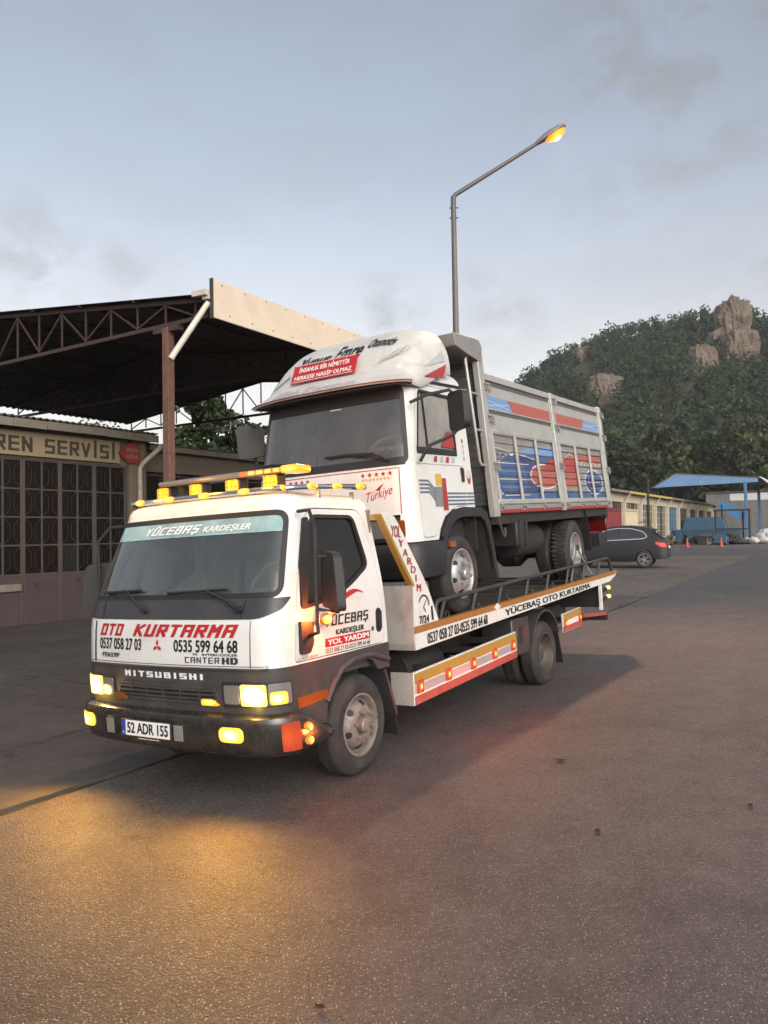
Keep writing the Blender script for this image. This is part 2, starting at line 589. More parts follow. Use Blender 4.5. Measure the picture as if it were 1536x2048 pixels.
# ---------------------------------------------------------------- lettering
_txt = {}
STR = ['OTO', 'KURTARMA', '0537 058 27 03', '0535 599 64 68', 'FE659F', 'CANTER', 'HD', 'MITSUBISHI', '52 ADR 155', 'CAMAS OTOMOTİV', 'TR', 'TD', 'INTERCOOLER',
       'YÜCEBAŞ', 'KARDEŞLER', 'YOL YARDIM', '0537 058 27 03 - 0535 599 64 68', 'YÜCEBAŞ OTO KURTARMA', 'YOL', 'Y', 'A', 'R', 'D', 'I', 'M', '7/24',
       'İNSANLIK BİR NİMETTİR', 'HERKESE NASİP OLMAZ', 'Emre', 'Otomotiv', 'Yunus', 'Türkiye', '1998', '1', '9', '8', 'FREN SERVİSİ', 'EROL', 'USTA', 'L MITSUBISHI', '0537 058 27 03-0535 599 64 68', 'Allah Korusun']
def make_texts():
    obs = []
    for s_ in STR:
        if True:
            cu = bpy.data.curves.new('t', 'FONT')
            cu.body = s_
            cu.size = 1
            cu.resolution_u = 3
            o = bpy.data.objects.new('t', cu)
            col.objects.link(o)
            obs.append((s_, o, cu))
    dg = bpy.context.evaluated_depsgraph_get()
    for s_, o, cu in obs:
        me = o.evaluated_get(dg).to_mesh()
        vs = [(v.co.x, v.co.y) for v in me.vertices]
        fs = [tuple(p.vertices) for p in me.polygons]
        _txt[s_] = (vs, fs)
        o.evaluated_get(dg).to_mesh_clear()
    for s_, o, cu in obs:
        bpy.data.objects.remove(o)
        bpy.data.curves.remove(cu)
make_texts()
def text(s_, x0, x1, y0, y1, fn, mt, parent, shear=0.0, bold=1, name='lettering', d=-0.004):
    """lettering fitted into a box of surface coordinates; fn(x, y, depth)"""
    vs, fs = _txt[s_]
    k = 0.03 if bold else 0.0
    xs = [v[0] + shear * v[1] for v in vs]
    ys = [v[1] for v in vs]
    a, b, c, e = min(xs) - k, max(xs) + k, min(ys) - k / 2, max(ys) + k / 2
    mb = MB()
    for i, (ox, oy) in enumerate(((-k, -k / 2), (k, k / 2), (-k, k / 2), (k, -k / 2), (0, 0)) if bold else ((0, 0),)):
        mb.add([fn(x0 + (x + ox - a) / (b - a) * (x1 - x0), y0 + (y + oy - c) / (e - c) * (y1 - y0), d - .0004 * i) for x, y in zip(xs, ys)], fs)
    return mb.build(name, mt, parent, smooth=False)
BLK = {'O': ['00 04 24 20 00'], 'T': ['04 24', '14 10'], 'K': ['00 04', '24 02', '0.5,2.3 20'], 'U': ['04 00 20 24'], 'R': ['00 04 24 22 02', '0.9,2 20'], 'A': ['00 04 24 20', '02 22'], 'M': ['00 04 12 24 20'],
       'Y': ['04 12 24', '12 10'], 'C': ['24 04 00 20'], 'E': ['24 04 00 20', '02 22'], 'B': ['00 04 1.8,4 1.8,2 02', '1.8,2 22 20 00'], 'S': ['24 04 02 22 20 00'], 'Ş': ['24 04 02 22 20 00', '1,-0.5 1,-1.1'], 'Ü': ['04 00 20 24', '0.5,4.8 0.5,5.2', '1.5,4.8 1.5,5.2'],
       'D': ['00 04 1.4,4 2,3.2 2,0.8 1.4,0 00'], 'L': ['04 00 20'], 'F': ['24 04 00', '02 1.8,2'], 'N': ['00 04 20 24'], 'V': ['04 10 24'], 'İ': ['10 14', '1,4.9 1,5.3'], 'I': ['10 14'], 'H': ['00 04', '20 24', '02 22'],
       '0': ['00 04 24 20 00'], '1': ['10 14 0.4,3.5'], '2': ['04 24 22 02 00 20'], '3': ['04 24 20 00', '0.6,2 22'], '4': ['04 02 22', '24 20'], '5': ['24 04 02 22 20 00'], '6': ['24 04 00 20 22 02'], '7': ['04 24 0.8,0'], '8': ['00 04 24 20 00', '02 22'], '9': ['22 02 04 24 20 00'], '-': ['0.3,2 1.7,2'], ' ': []}
def btext(s_, x0, x1, y0, y1, fn, mt, parent, shear=0.0, w=0.7, name='lettering', d=-0.004, gap=1.0):
    """square block lettering, built stroke by stroke"""
    bars = []
    X = 0
    for ch in s_:
        if ch in 'İI1':
            X -= .6
        for st in BLK[ch]:
            pts = []
            for tk in st.split():
                pts.append(tuple(float(q) for q in tk.split(',')) if ',' in tk else (float(tk[0]), float(tk[1])))
            for a, b in zip(pts, pts[1:]):
                bars.append((X + a[0], a[1], X + b[0], b[1]))
        X += (1.2 if ch == ' ' else 2) + (gap + w * .6) - (.6 if ch in 'İI1' else 0)
    lo, hi = min(min(b[0], b[2]) for b in bars) - w / 2, max(max(b[0], b[2]) for b in bars) + w / 2
    sx, sy = (x1 - x0) / (hi - lo + abs(shear) * 4), (y1 - y0) / (4 + w)
    wy = min(w, w * 1.0)
    mb = MB()
    for i, (ax, ay, bx_, by) in enumerate(bars):
        L_ = math.hypot(bx_ - ax, by - ay)
        ux, uy = (bx_ - ax) / L_, (by - ay) / L_
        h = w / 2
        q = [(ax - ux * h - uy * h, ay - uy * h + ux * h), (ax - ux * h + uy * h, ay - uy * h - ux * h), (bx_ + ux * h + uy * h, by + uy * h - ux * h), (bx_ + ux * h - uy * h, by + uy * h + ux * h)]
        mb.add([fn(x0 + (x - lo + shear * y) * sx, y0 + (y + w / 2) * sy, d - .00025 * (i % 5)) for x, y in q], [(0, 1, 2, 3)])
    return mb.build(name, mt, parent, smooth=False)
def decal(poly, fn, mt, parent, name='decal', d=-0.003, sp=0.15):
    return MB().patch(poly, lambda x, y, t: fn(x, y, d), sp).build(name, mt, parent, smooth=False)
def pt_light(name, M, c, w, parent=None, r=0.05, spot=None):
    """the light of a lit lamp; M a matrix looking along -Z for a spot"""
    ld = bpy.data.lights.new(name, 'SPOT' if spot else 'POINT')
    ld.energy = w
    ld.color = c
    ld.shadow_soft_size = r
    if spot:
        ld.spot_size = R(spot)
        ld.spot_blend = 1.0
    o = bpy.data.objects.new(name, ld)
    col.objects.link(o)
    if parent: o.parent = parent
    o.matrix_local = M
    return o
def aim(p, d):
    q = Vector(d).to_track_quat('-Z', 'Y').to_matrix().to_4x4()
    q.translation = Vector(p)
    return q
def copy_tree(o, parent=None, M=None, label=None):
    c = o.copy()
    col.objects.link(c)
    c.parent = parent
    if M is not None: c.matrix_local = M
    if label: c['label'] = label
    for ch in list(o.children):
        copy_tree(ch, c)
    return c

# ================================================================ THE SETTING
def ground_mat(name, c0, c1, stone, grain, bump, rough=0.8, patch=None, patch_s=0.25, crack=0.0):
    mt = bpy.data.materials.new(name)
    mt.use_nodes = True
    n, l = mt.node_tree.nodes, mt.node_tree.links
    b = n['Principled BSDF']
    b.inputs['Roughness'].default_value = rough
    t = n.new('ShaderNodeTexCoord')
    big = N_(n, 'ShaderNodeTexNoise', Scale=patch_s, Detail=7, Roughness=0.65)
    l.new(t.outputs['Object'], big.inputs['Vector'])
    r = n.new('ShaderNodeMapRange')
    r.inputs['From Min'].default_value = 0.3
    r.inputs['From Max'].default_value = 0.7
    l.new(big.outputs['Fac'], r.inputs['Value'])
    m0 = n.new('ShaderNodeMix')
    m0.data_type = 'RGBA'
    m0.inputs['A'].default_value = (*c0, 1)
    m0.inputs['B'].default_value = (*c1, 1)
    l.new(r.outputs[0], m0.inputs['Factor'])
    # mid-sized mottling and wheel-worn streaks
    md = N_(n, 'ShaderNodeTexNoise', Scale=3.2, Detail=6, Roughness=0.7)
    l.new(t.outputs['Object'], md.inputs['Vector'])
    mdr = n.new('ShaderNodeMapRange')
    mdr.inputs['From Min'].default_value = 0.3
    mdr.inputs['From Max'].default_value = 0.7
    mdr.inputs['To Min'].default_value = 0.68
    mdr.inputs['To Max'].default_value = 1.25
    l.new(md.outputs['Fac'], mdr.inputs['Value'])
    mdm = N_(n, 'ShaderNodeVectorMath', operation='SCALE')
    l.new(m0.outputs['Result'], mdm.inputs[0])
    l.new(mdr.outputs[0], mdm.inputs['Scale'])
    vo = N_(n, 'ShaderNodeTexVoronoi', Scale=grain)
    vo.inputs['Randomness'].default_value = 1.0
    l.new(t.outputs['Object'], vo.inputs['Vector'])
    sep = n.new('ShaderNodeSeparateColor')
    l.new(vo.outputs['Color'], sep.inputs[0])
    # single stones standing out of the binder, each with its own tone
    g = n.new('ShaderNodeMapRange')
    g.inputs['From Min'].default_value = 0.46
    g.inputs['From Max'].default_value = 0.30
    l.new(vo.outputs['Distance'], g.inputs['Value'])
    tone = n.new('ShaderNodeMapRange')
    tone.inputs['From Min'].default_value = 0.25
    tone.inputs['To Max'].default_value = 0.85
    l.new(sep.outputs[0], tone.inputs['Value'])
    fine = N_(n, 'ShaderNodeTexNoise', Scale=grain * .9, Detail=3)
    l.new(t.outputs['Object'], fine.inputs['Vector'])
    mu = N_(n, 'ShaderNodeMath', operation='MULTIPLY')
    l.new(g.outputs[0], mu.inputs[0])
    l.new(tone.outputs[0], mu.inputs[1])
    m1 = n.new('ShaderNodeMix')
    m1.data_type = 'RGBA'
    l.new(mu.outputs[0], m1.inputs['Factor'])
    l.new(mdm.outputs[0], m1.inputs['A'])
    m1.inputs['B'].default_value = (*stone, 1)
    out = m1.outputs['Result']
    # oily, worn patches with a shape of their own
    st = N_(n, 'ShaderNodeTexNoise', Scale=0.55, Detail=8, Roughness=0.62, Distortion=1.2)
    mpn = n.new('ShaderNodeMapping')
    mpn.inputs['Location'].default_value = (3.7, 1.2, 0)
    l.new(t.outputs['Object'], mpn.inputs[0])
    l.new(mpn.outputs[0], st.inputs['Vector'])
    sr = n.new('ShaderNodeMapRange')
    sr.inputs['From Min'].default_value = 0.55
    sr.inputs['From Max'].default_value = 0.72
    sr.inputs['To Max'].default_value = 0.55
    l.new(st.outputs['Fac'], sr.inputs['Value'])
    m2 = n.new('ShaderNodeMix')
    m2.data_type = 'RGBA'
    l.new(sr.outputs[0], m2.inputs['Factor'])
    l.new(out, m2.inputs['A'])
    m2.inputs['B'].default_value = tuple(x * .5 for x in c0) + (1,)
    out = m2.outputs['Result']
    ht = N_(n, 'ShaderNodeMath', operation='ADD')
    l.new(g.outputs[0], ht.inputs[0])
    l.new(fine.outputs['Fac'], ht.inputs[1])
    hsrc = ht.outputs[0]
    if crack:
        cv = N_(n, 'ShaderNodeTexVoronoi', Scale=0.5 if grain > 100 else 0.23, feature='DISTANCE_TO_EDGE')
        wv = N_(n, 'ShaderNodeTexNoise', Scale=2.2, Detail=6)
        l.new(t.outputs['Object'], wv.inputs['Vector'])
        va = N_(n, 'ShaderNodeVectorMath', operation='ADD')
        l.new(t.outputs['Object'], va.inputs[0])
        l.new(wv.outputs['Color'], va.inputs[1])
        l.new(va.outputs[0], cv.inputs['Vector'])
        ck = N_(n, 'ShaderNodeMath', operation='LESS_THAN')
        ck.inputs[1].default_value = 0.006 if grain > 100 else 0.0022
        l.new(cv.outputs['Distance'], ck.inputs[0])
        cm = N_(n, 'ShaderNodeMath', operation='MULTIPLY')
        cm.inputs[1].default_value = crack
        l.new(ck.outputs[0], cm.inputs[0])
        m3 = n.new('ShaderNodeMix')
        m3.data_type = 'RGBA'
        l.new(cm.outputs[0], m3.inputs['Factor'])
        l.new(out, m3.inputs['A'])
        m3.inputs['B'].default_value = (0.02, 0.018, 0.016, 1)
        out = m3.outputs['Result']
    l.new(out, b.inputs['Base Color'])
    rr = N_(n, 'ShaderNodeMath', operation='MULTIPLY_ADD')
    rr.inputs[1].default_value = -0.3
    rr.inputs[2].default_value = rough
    l.new(mu.outputs[0], rr.inputs[0])
    l.new(rr.outputs[0], b.inputs['Roughness'])
    bp = N_(n, 'ShaderNodeBump', Strength=bump, Distance=0.012)
    l.new(hsrc, bp.inputs['Height'])
    l.new(bp.outputs[0], b.inputs['Normal'])
    return mt
ASPHALT = ground_mat('worn_asphalt', (0.064, 0.055, 0.053), (0.114, 0.098, 0.093), (0.36, 0.305, 0.275), 72, 1.0, 0.62, crack=0.55)
CONCRETE = ground_mat('stained_concrete', (0.042, 0.037, 0.033), (0.092, 0.081, 0.071), (0.11, 0.10, 0.09), 110, 0.3, 0.7, patch_s=0.45, crack=0.8)
DIRT = ground_mat('packed_dirt', (0.085, 0.070, 0.058), (0.16, 0.13, 0.105), (0.2, 0.17, 0.14), 40, 0.6, 0.9, patch_s=0.3)
GRASSY = ground_mat('rough_grass', (0.035, 0.045, 0.018), (0.07, 0.065, 0.03), (0.09, 0.08, 0.04), 6, 0.8, 0.95, patch_s=0.05)

def spans(*seg):
    o = []
    for a, b, k in seg:
        o += [a + (b - a) * i / k for i in range(k)]
    return o + [seg[-1][1]]
def sheet(name, us, vs, mt, dz=0.0, inside=None, kind='structure', jag=None):
    mb = MB()
    vsx, ids, fs = [], {}, []
    for i, u in enumerate(us):
        for j, v in enumerate(vs):
            vv = v + (jag(u, v) if jag else 0)
            p = U * u + V * vv
            vsx.append((p.x, p.y, gz(p.x, p.y) + dz))
    k = len(vs)
    for i in range(len(us) - 1):
        for j in range(k - 1):
            if inside is None or inside((us[i] + us[i + 1]) / 2, (vs[j] + vs[j + 1]) / 2):
                fs.append((i * k + j, (i + 1) * k + j, (i + 1) * k + j + 1, i * k + j + 1))
    mb.add(vsx, fs)
    o = mb.build(name, mt)
    if kind: o['kind'] = kind
    return o
SEAM = 5.16
sheet('ground', spans((-60, -12, 6), (-12, 60, 48), (60, 200, 20), (200, 1500, 8)), spans((-900, -60, 6), (-60, -12, 8), (-12, 40, 40), (40, 200, 12), (200, 900, 5)), DIRT, -0.03)
def road_jag(u, v):
    return 0.05 * noise.noise((u * 2.1, 3, 0)) + 0.022 * noise.noise((u * 9, 7, 0)) if abs(v - SEAM) < 0.01 else 0
road = sheet('road', spans((-14, 0, 14), (0, 16, 160), (16, 62, 70), (62, 140, 20)), spans((-60, -12, 10), (-12, SEAM, 34)), ASPHALT, 0.0, jag=road_jag)
sheet('cross_road', spans((47, 62, 10)), spans((SEAM + .2, 60, 30)), ASPHALT, -0.026)
JOINT = mat('dirty_joint', (.022, .018, .015), .9, var=.4, bump=.5, bscale=30)
sheet('road_joint', spans((-14, 0, 14), (0, 22, 44)), [SEAM - .10, SEAM + .06, SEAM + .22], JOINT, -0.018)
yard = empty('yard', Matrix())
yard['kind'] = 'structure'
def slab(u0, u1, v0, v1, dz, jag=0.0, n=10):
    """one concrete slab with a thickness and a slightly broken edge"""
    mb = MB()
    us = [u0 + (u1 - u0) * i / n for i in range(n + 1)]
    vs = [v0 + (v1 - v0) * i / 4 for i in range(5)]
    top, fs = [], []
    for u in us:
        for v in vs:
            e = jag * noise.noise((u * 2.7, v0, 1)) + jag * .5 * noise.noise((u * 11, v0, 4)) if v == v0 else 0
            p = U * u + V * (v + e)
            top.append((p.x, p.y, gz(p.x, p.y) + dz))
    k = 5
    for i in range(n):
        for j in range(k - 1):
            fs.append((i * k + j, (i + 1) * k + j, (i + 1) * k + j + 1, i * k + j + 1))
    lo = [(x, y, z - 0.16) for x, y, z in top]
    N = len(top)
    b = [j for j in range(k)] + [i * k + k - 1 for i in range(1, n + 1)] + [n * k + j for j in range(k - 2, -1, -1)] + [i * k for i in range(n - 1, 0, -1)]
    fs += [(b[i], b[(i + 1) % len(b)], b[(i + 1) % len(b)] + N, b[i] + N) for i in range(len(b))]
    mb.add(top + lo, fs)
    return mb.build('concrete_slab', CONCRETE, yard, ang=50)
rs = random.Random(3)
u = -2.0
while u < 20:
    slab(u, u + 3.98, SEAM + 0.10, 6.91, 0.012 + rs.uniform(-.004, .004), 0.05, 40)
    u += 4.0
u = -3.0
while u < 21:
    for v0, v1 in ((7.0, 10.9), (10.93, 13.9), (13.93, 17.2)):
        slab(u, u + 4.97, v0, v1, 0.02 + rs.uniform(-.008, .008), 0.03 if v0 == 7.0 else 0.006, 30 if v0 == 7.0 else 8)
    u += 5.0

# ================================================================ TOW TRUCK
TT = empty('tow_truck', frame(A0 + Lr * 0.96, U, Lr, Nr),
           'white flatbed tow truck with glowing amber lights, standing on the road', 'tow truck')
uf = smooth_tab([(0.3, -0.985), (0.95, -1.03), (1.27, -1.015), (1.42, -0.955), (2.06, -0.70), (2.3, -0.6)], 0.07)
wf = smooth_tab([(0.3, 0.985), (1.3, 1.0), (1.5, 0.985), (2.06, 0.90), (2.3, .86)], 0.1)
RC, BOW = 0.20, 0.05
def cab(a, z, d=0.0):
    w, x0 = wf(z), uf(z)
    f = w - RC
    s_ = 1 if a >= 0 else -1
    a = abs(a)
    r = RC - d
    if a <= f:
        return Vector((x0 + d + BOW * (a / f) ** 2, s_ * a, z))
    th = (a - f) / RC
    if th <= math.pi / 2:
        return Vector((x0 + BOW + RC - r * math.cos(th), s_ * (f + r * math.sin(th)), z))
    return Vector((x0 + BOW + RC + (a - f - RC * math.pi / 2), s_ * (w - d), z))
def caf(x, z):
    """surface coordinate of a point on the (near) flank"""
    return wf(z) - RC + RC * math.pi / 2 + (x - uf(z) - BOW - RC)
def flank(x, z, d=0.0, s_=-1):
    return cab(s_ * caf(x, z), z, d)
def near(x, z, d=0.0): return flank(x, z, d, -1)
def far(x, z, d=0.0): return flank(x, z, d, 1)
def frontm(x, z, d=0.0): return cab(-x, z, d)      # x to the right as seen from in front
XR = lambda z: 0.46 - 0.07 * max(0, (z - 1.0) / 1.06)
zs = [0.955 + (2.06 - 0.955) * i / 12 for i in range(13)]
door_side = rpoly([(-0.74, 0.975), (0.385, 0.975), (0.40, 1.2), (0.36, 1.6), (0.26, 2.045), (-0.44, 2.045), (-0.70, 1.45)], [.03, .05, .1, .2, .09, .12, .2])
win_side = rpoly([(-0.665, 1.325), (-0.35, 1.36), (-0.06, 1.44), (0.255, 1.60), (0.155, 2.0), (-0.395, 2.0), (-0.63, 1.62)], [.05, .2, .15, .07, .07, .07, .2])
def to_a(poly, s_):
    return [(s_ * caf(x, z), z) for x, z in poly]
def grow(poly, g):
    c = Vector((sum(p[0] for p in poly) / len(poly), sum(p[1] for p in poly) / len(poly)))
    o = []
    k = len(poly)
    for i, p in enumerate(poly):
        t = Vector(poly[(i + 1) % k]) - Vector(poly[i - 1])
        nn = Vector((t.y, -t.x)).normalized()
        if nn.dot(Vector(p) - c) < 0: nn = -nn
        o.append((p[0] + nn.x * g, p[1] + nn.y * g))
    return o
ws_out = rpoly([(-0.985, 1.435), (0.985, 1.435), (0.885, 2.03), (-0.885, 2.03)], 0.09, 6)
body_out = [(-caf(XR(z), z), z) for z in zs] + [(caf(XR(z), z), z) for z in reversed(zs)]
b_ = MB().patch(body_out, cab, 0.07, 0.02, [grow(ws_out, .012)] + [to_a(grow(door_side, .008), s_) for s_ in (-1, 1)])
body = b_.build('cab_body', WHITE, TT)
# roof
def ring(z, d, zz):
    A = caf(XR(zz), zz)
    n = 72
    r = []
    for i in range(n + 1):
        p = cab(-A + 2 * A * i / n, zz, d)
        if d:
            p.x = min(p.x, XR(zz) - d)
        p.z = z
        r.append(p)
    for k in range(1, 12):
        q = r[n].lerp(r[0], k / 12)
        r.append(q)
    return r
rf = MB().loft([ring(2.058, 0.0, 2.06), ring(2.105, 0.012, 2.06), ring(2.14, 0.04, 2.06), ring(2.165, 0.09, 2.06), ring(2.178, 0.15, 2.06), ring(2.19, 0.19, 2.06)], False, True)
rf.build('roof', WHITE, TT, ang=50)
MB().box(0.36, 0.385, -0.93, 0.93, 0.95, 2.05).build('cab_rear_wall', CABIN, TT)
MB().box(-0.75, 0.36, -0.93, 0.93, 0.80, 0.86).build('cab_floor', CABIN_D, TT)
# windscreen, its seal, tinted strip, wipers
ws = MB().patch(ws_out, lambda x, z, d: cab(x, z, d + .004), 0.08).build('windscreen', GLASS, TT)
MB().patch(grow(ws_out, .012), lambda x, z, d: cab(x, z, d - .004), 0.08, 0.02, [grow(ws_out, -.028)]).build('windscreen_seal', SEAL, TT)
STRIP = glass('sun_strip', (0.22, 0.42, 0.47), 1.0, dust=0.62, dust_sheen_c=(0.42, 0.62, 0.66))
strip_p = rpoly([(-0.885, 1.885), (0.885, 1.885), (0.855, 2.005), (-0.855, 2.005)], [.01, .01, .07, .07])
stp = MB().patch(strip_p, lambda x, z, d: cab(x, z, -.002), 0.08).build('sun_strip', STRIP, ws)
btext('YÜCEBAŞ', -0.48, 0.16, 1.912, 1.972, frontm, WHTTXT, ws, 0.35, .8, 'strip_lettering', -.006)
text('KARDEŞLER', 0.18, 0.62, 1.900, 1.958, frontm, WHTTXT, ws, 0.3, 1, 'strip_lettering', -.006)
scut = rpoly([(-1.06, 1.425), (-1.01, 1.345), (-0.86, 1.288), (0.86, 1.288), (1.01, 1.345), (1.06, 1.425)], [.01, .1, .12, .12, .1, .01])
sp_ = MB().patch(scut, lambda x, z, d: cab(x, z, d - .006), 0.07, 0.02).build('scuttle_panel', DARKPANEL, TT)
for x0, x1 in ((-0.72, -0.705), (0.705, 0.72)):
    MB().patch([(x0, 1.29), (x1, 1.29), (x1 * 1.03, 1.42), (x0 * 1.03, 1.42)], lambda x, z, d: frontm(x, z, -.0075), .08).build('panel_joint', SEAL, sp_)
for px, tip0, tip1 in ((-0.20, (-0.78, 1.485), (-0.30, 1.50)), (0.70, (0.0, 1.475), (0.56, 1.495))):
    w_ = MB()
    w_.tube([frontm(px, 1.355, -.03), frontm(px - .1, 1.42, -.055), frontm((tip0[0] + tip1[0]) / 2 + .1, 1.492, -.045)], [.014, .011, .008], 6)
    wo_ = w_.build('wiper', BLACK, TT)
    MB().tube([frontm(tip0[0] + (tip1[0] - tip0[0]) * k / 5, tip0[1] + (tip1[1] - tip0[1]) * k / 5, -.022) for k in range(6)], .011, 6).build('wiper_blade', BLACK, wo_)
    MB().cyl(frontm(px, 1.355, 0), frontm(px, 1.355, -.045), .024).build('wiper_pivot', BLACK, wo_)
for x, w in ((-.80, .010), (.80, .004)):
    MB().patch([(x - w, .965), (x + w, .965), (x + w * .7, 1.275), (x - w * .7, 1.275)], lambda x, z, d: frontm(x, z, -.0035), .08).build('panel_joint', SEAL, TT, smooth=False)
MB().patch([(-.93, .968), (.93, .968), (.93, .973), (-.93, .973)], lambda x, z, d: frontm(x, z, -.003), .08).build('panel_joint', GREYBAND, TT, smooth=False)
MB().tube([frontm(-.93 + 1.86 * i / 30, .952, -.012) for i in range(31)], .009, 6).build('lower_trim', GREYBAND, TT)
# front lettering
btext('OTO', -0.735, -0.43, 1.165, 1.255, frontm, REDTXT, TT, 0.28, 1.0)
btext('KURTARMA', -0.32, 0.705, 1.165, 1.255, frontm, REDTXT, TT, 0.28, 1.0)
text('0537 058 27 03', -0.74, -0.225, 1.062, 1.148, frontm, BLKTXT, TT)
text('0535 599 64 68', 0.12, 0.70, 1.062, 1.148, frontm, BLKTXT, TT)
text('FE659F', -0.705, -0.48, 1.003, 1.038, frontm, BLKTXT, TT)
btext('CANTER', 0.23, 0.545, 0.988, 1.030, frontm, DARKPANEL, TT, 0, .7)
btext('HD', 0.565, 0.70, 0.985, 1.032, frontm, DARKPANEL, TT, 0, 1.2)
text('TD', 0.30, 0.35, 1.041, 1.056, frontm, DARKPANEL, TT)
text('INTERCOOLER', 0.39, 0.70, 1.040, 1.056, frontm, DARKPANEL, TT)
em = MB()
for ang in (90, 210, 330):
    c, s_ = math.cos(R(ang)), math.sin(R(ang))
    L_, w_ = 0.05, 0.0285
    em.add([frontm(-0.045 + c * r - s_ * t, 1.098 + s_ * r + c * t, -.008) for r, t in ((0, 0), (L_ / 2, w_ / 2), (L_, 0), (L_ / 2, -w_ / 2))], [(0, 1, 2, 3)])
em.build('three_diamond_emblem', REDTXT, TT, smooth=False)
# doors
for s_, fnd in ((-1, near), (1, far)):
    d = MB().patch(to_a(door_side, s_), lambda a, z, d: cab(a, z, d - .003), 0.07, 0.035, [to_a(win_side, s_)]).build('door', WHITE, TT)
    MB().patch(to_a(grow(win_side, .004), s_), lambda a, z, d: cab(a, z, d - .006), .07, .03, [to_a(grow(win_side, -.024), s_)]).build('window_seal', SEAL, d)
    MB().patch(to_a(win_side, s_), lambda a, z, d: cab(a, z, .014), .08).build('window', SIDEGLASS if s_ < 0 else GLASS, d)
    MB().patch(rrect(0.285, 0.365, 1.06, 1.255, .038), lambda x, z, d: fnd(x, z, d - .008), .06, .02).build('handle_recess', BLACK, d, .003)
    MB().patch(rrect(0.315, 0.35, 1.085, 1.235, .016), lambda x, z, d: fnd(x, z, d - .022), .06, .012).build('handle', BLACK, d, .003)
    MB().cyl(fnd(0.225, 1.10, 0), fnd(0.225, 1.10, -.012), .018).build('lock', CHROME, d)
    if s_ < 0:
        btext('YÜCEBAŞ', -0.405, 0.175, 1.178, 1.252, near, BLKTXT, d, .12, .75, d=-.009)
        text('KARDEŞLER', -0.27, 0.105, 1.095, 1.150, near, BLKTXT, d, .1, 1, d=-.009)
        MB().patch([(-0.40, 1.03), (0.19, 1.03), (0.19, 1.092), (-0.40, 1.092)], lambda x, z, d: near(x, z, -.006), .1).build('red_label', REDTXT, d, smooth=False)
        text('YOL YARDIM', -0.375, 0.165, 1.042, 1.082, near, WHTTXT, d, d=-.0095)
        text('0537 058 27 03-0535 599 64 68', -0.40, 0.185, 0.985, 1.02, near, BLKTXT, d, 0, 0, d=-.009)
        text('L MITSUBISHI', -0.71, -0.5, 0.982, 0.998, near, DARKPANEL, d, 0, 0, d=-.009)
        def swoosh(pts, wid):
            n = len(pts)
            up_, lo_ = [], []
            for i, (x, z) in enumerate(pts):
                t = i / (n - 1)
                w = wid * math.sin(math.pi * min(.97, .06 + t * .9)) / 2
                up_.append((x, z + w)); lo_.append((x, z - w))
            return up_ + lo_[::-1]
        c1 = [(-0.37 + .40 * t, 1.275 + .085 * math.sin(t * 1.9) + .05 * t * t) for t in [i / 14 for i in range(15)]]
        c2 = [(-0.20 + .33 * t, 1.35 + .05 * math.sin(t * 2.9) + .03 * t) for t in [i / 14 for i in range(15)]]
        decal(swoosh(c1, .03), near, REDTXT, d, 'swoosh', -.0095)
        decal(swoosh(c2, .022), near, REDTXT, d, 'swoosh', -.0095)
# cabin
for y in (-0.52, 0.1, 0.55):
    st_ = MB().patch(rrect(-0.19, 0.19, 0, 0.62, .08), lambda x, z, d: Vector((0.22 + .18 * z - d, y + x, 1.1 + z)), .1, -0.0 + .12).build('seat', CABIN, TT, .02)
    MB().patch(rrect(-0.12, 0.12, 0.64, 0.84, .06), lambda x, z, d: Vector((0.24 + .16 * z - d, y + x, 1.1 + z)), .1, .09).build('headrest', CABIN, st_, .02)
    MB().box(-0.22, 0.28, y - .2, y + .2, 0.98, 1.12).build('cushion', CABIN, st_, .03)
dsh = MB().loft([[Vector((x, y, z)) for y in (-.9, -.5, 0, .5, .9)] for x, z in ((-.86, 1.38), (-.74, 1.44), (-.6, 1.44), (-.52, 1.40), (-.5, 1.1))], False, False, False)
dsh.build('dashboard', CABIN, TT)
sw = MB().tube([Vector((-0.36 + .09 * math.cos(t), -0.5 + .21 * math.sin(t), 1.47 + .19 * math.cos(t))) for t in [i * math.pi / 12 for i in range(24)]], .016, 8, True).build('steering_wheel', CABIN, TT)
MB().tube([(-0.36, -.5, 1.47), (-.5, -.5, 1.2)], .03, 8).build('steering_column', CABIN_D, sw)
MB().bar((-0.37, -.7, 1.46), (-0.37, -.3, 1.46), .05, .03).build('steering_spoke', CABIN, sw)
# grey lower body
arch_n = [(-0.40, 0.50), (-0.395, 0.60), (-0.33, 0.72), (-0.22, 0.82), (-0.08, 0.865), (0.16, 0.875), (0.22, 0.855), (0.30, 0.77), (0.47, 0.765)]
lowpoly = [(-caf(x, z), z) for x, z in [(0.47, 0.966)]] + [(-caf(-0.75, .955), .952), (caf(-0.75, .955), .952)] + [(caf(0.47, .966), .966)] \
    + [(caf(x, z), z) for x, z in reversed(arch_n)] + [(0.95, 0.5), (-0.95, 0.5)] + [(-caf(x, z), z) for x, z in arch_n]
MB().patch(lowpoly, lambda a, z, d: cab(a, z, d - .002), 0.07, 0.03).build('lower_body', GREYBAND, TT)
arc = [(-0.33, .72), (-0.22, .82), (-0.08, .868), (.12, .878), (.2, .87)]
MB().tube([near(x, z + .03, -.012) for x, z in [(-0.41, .62)] + arc + [(.44, .80)]], .022, 8).build('arch_lip', GREYBAND, TT)
btext('MITSUBISHI', -0.42, 0.39, 0.872, 0.914, frontm, WHTTXT, TT, 0, 1.1, gap=1.5)
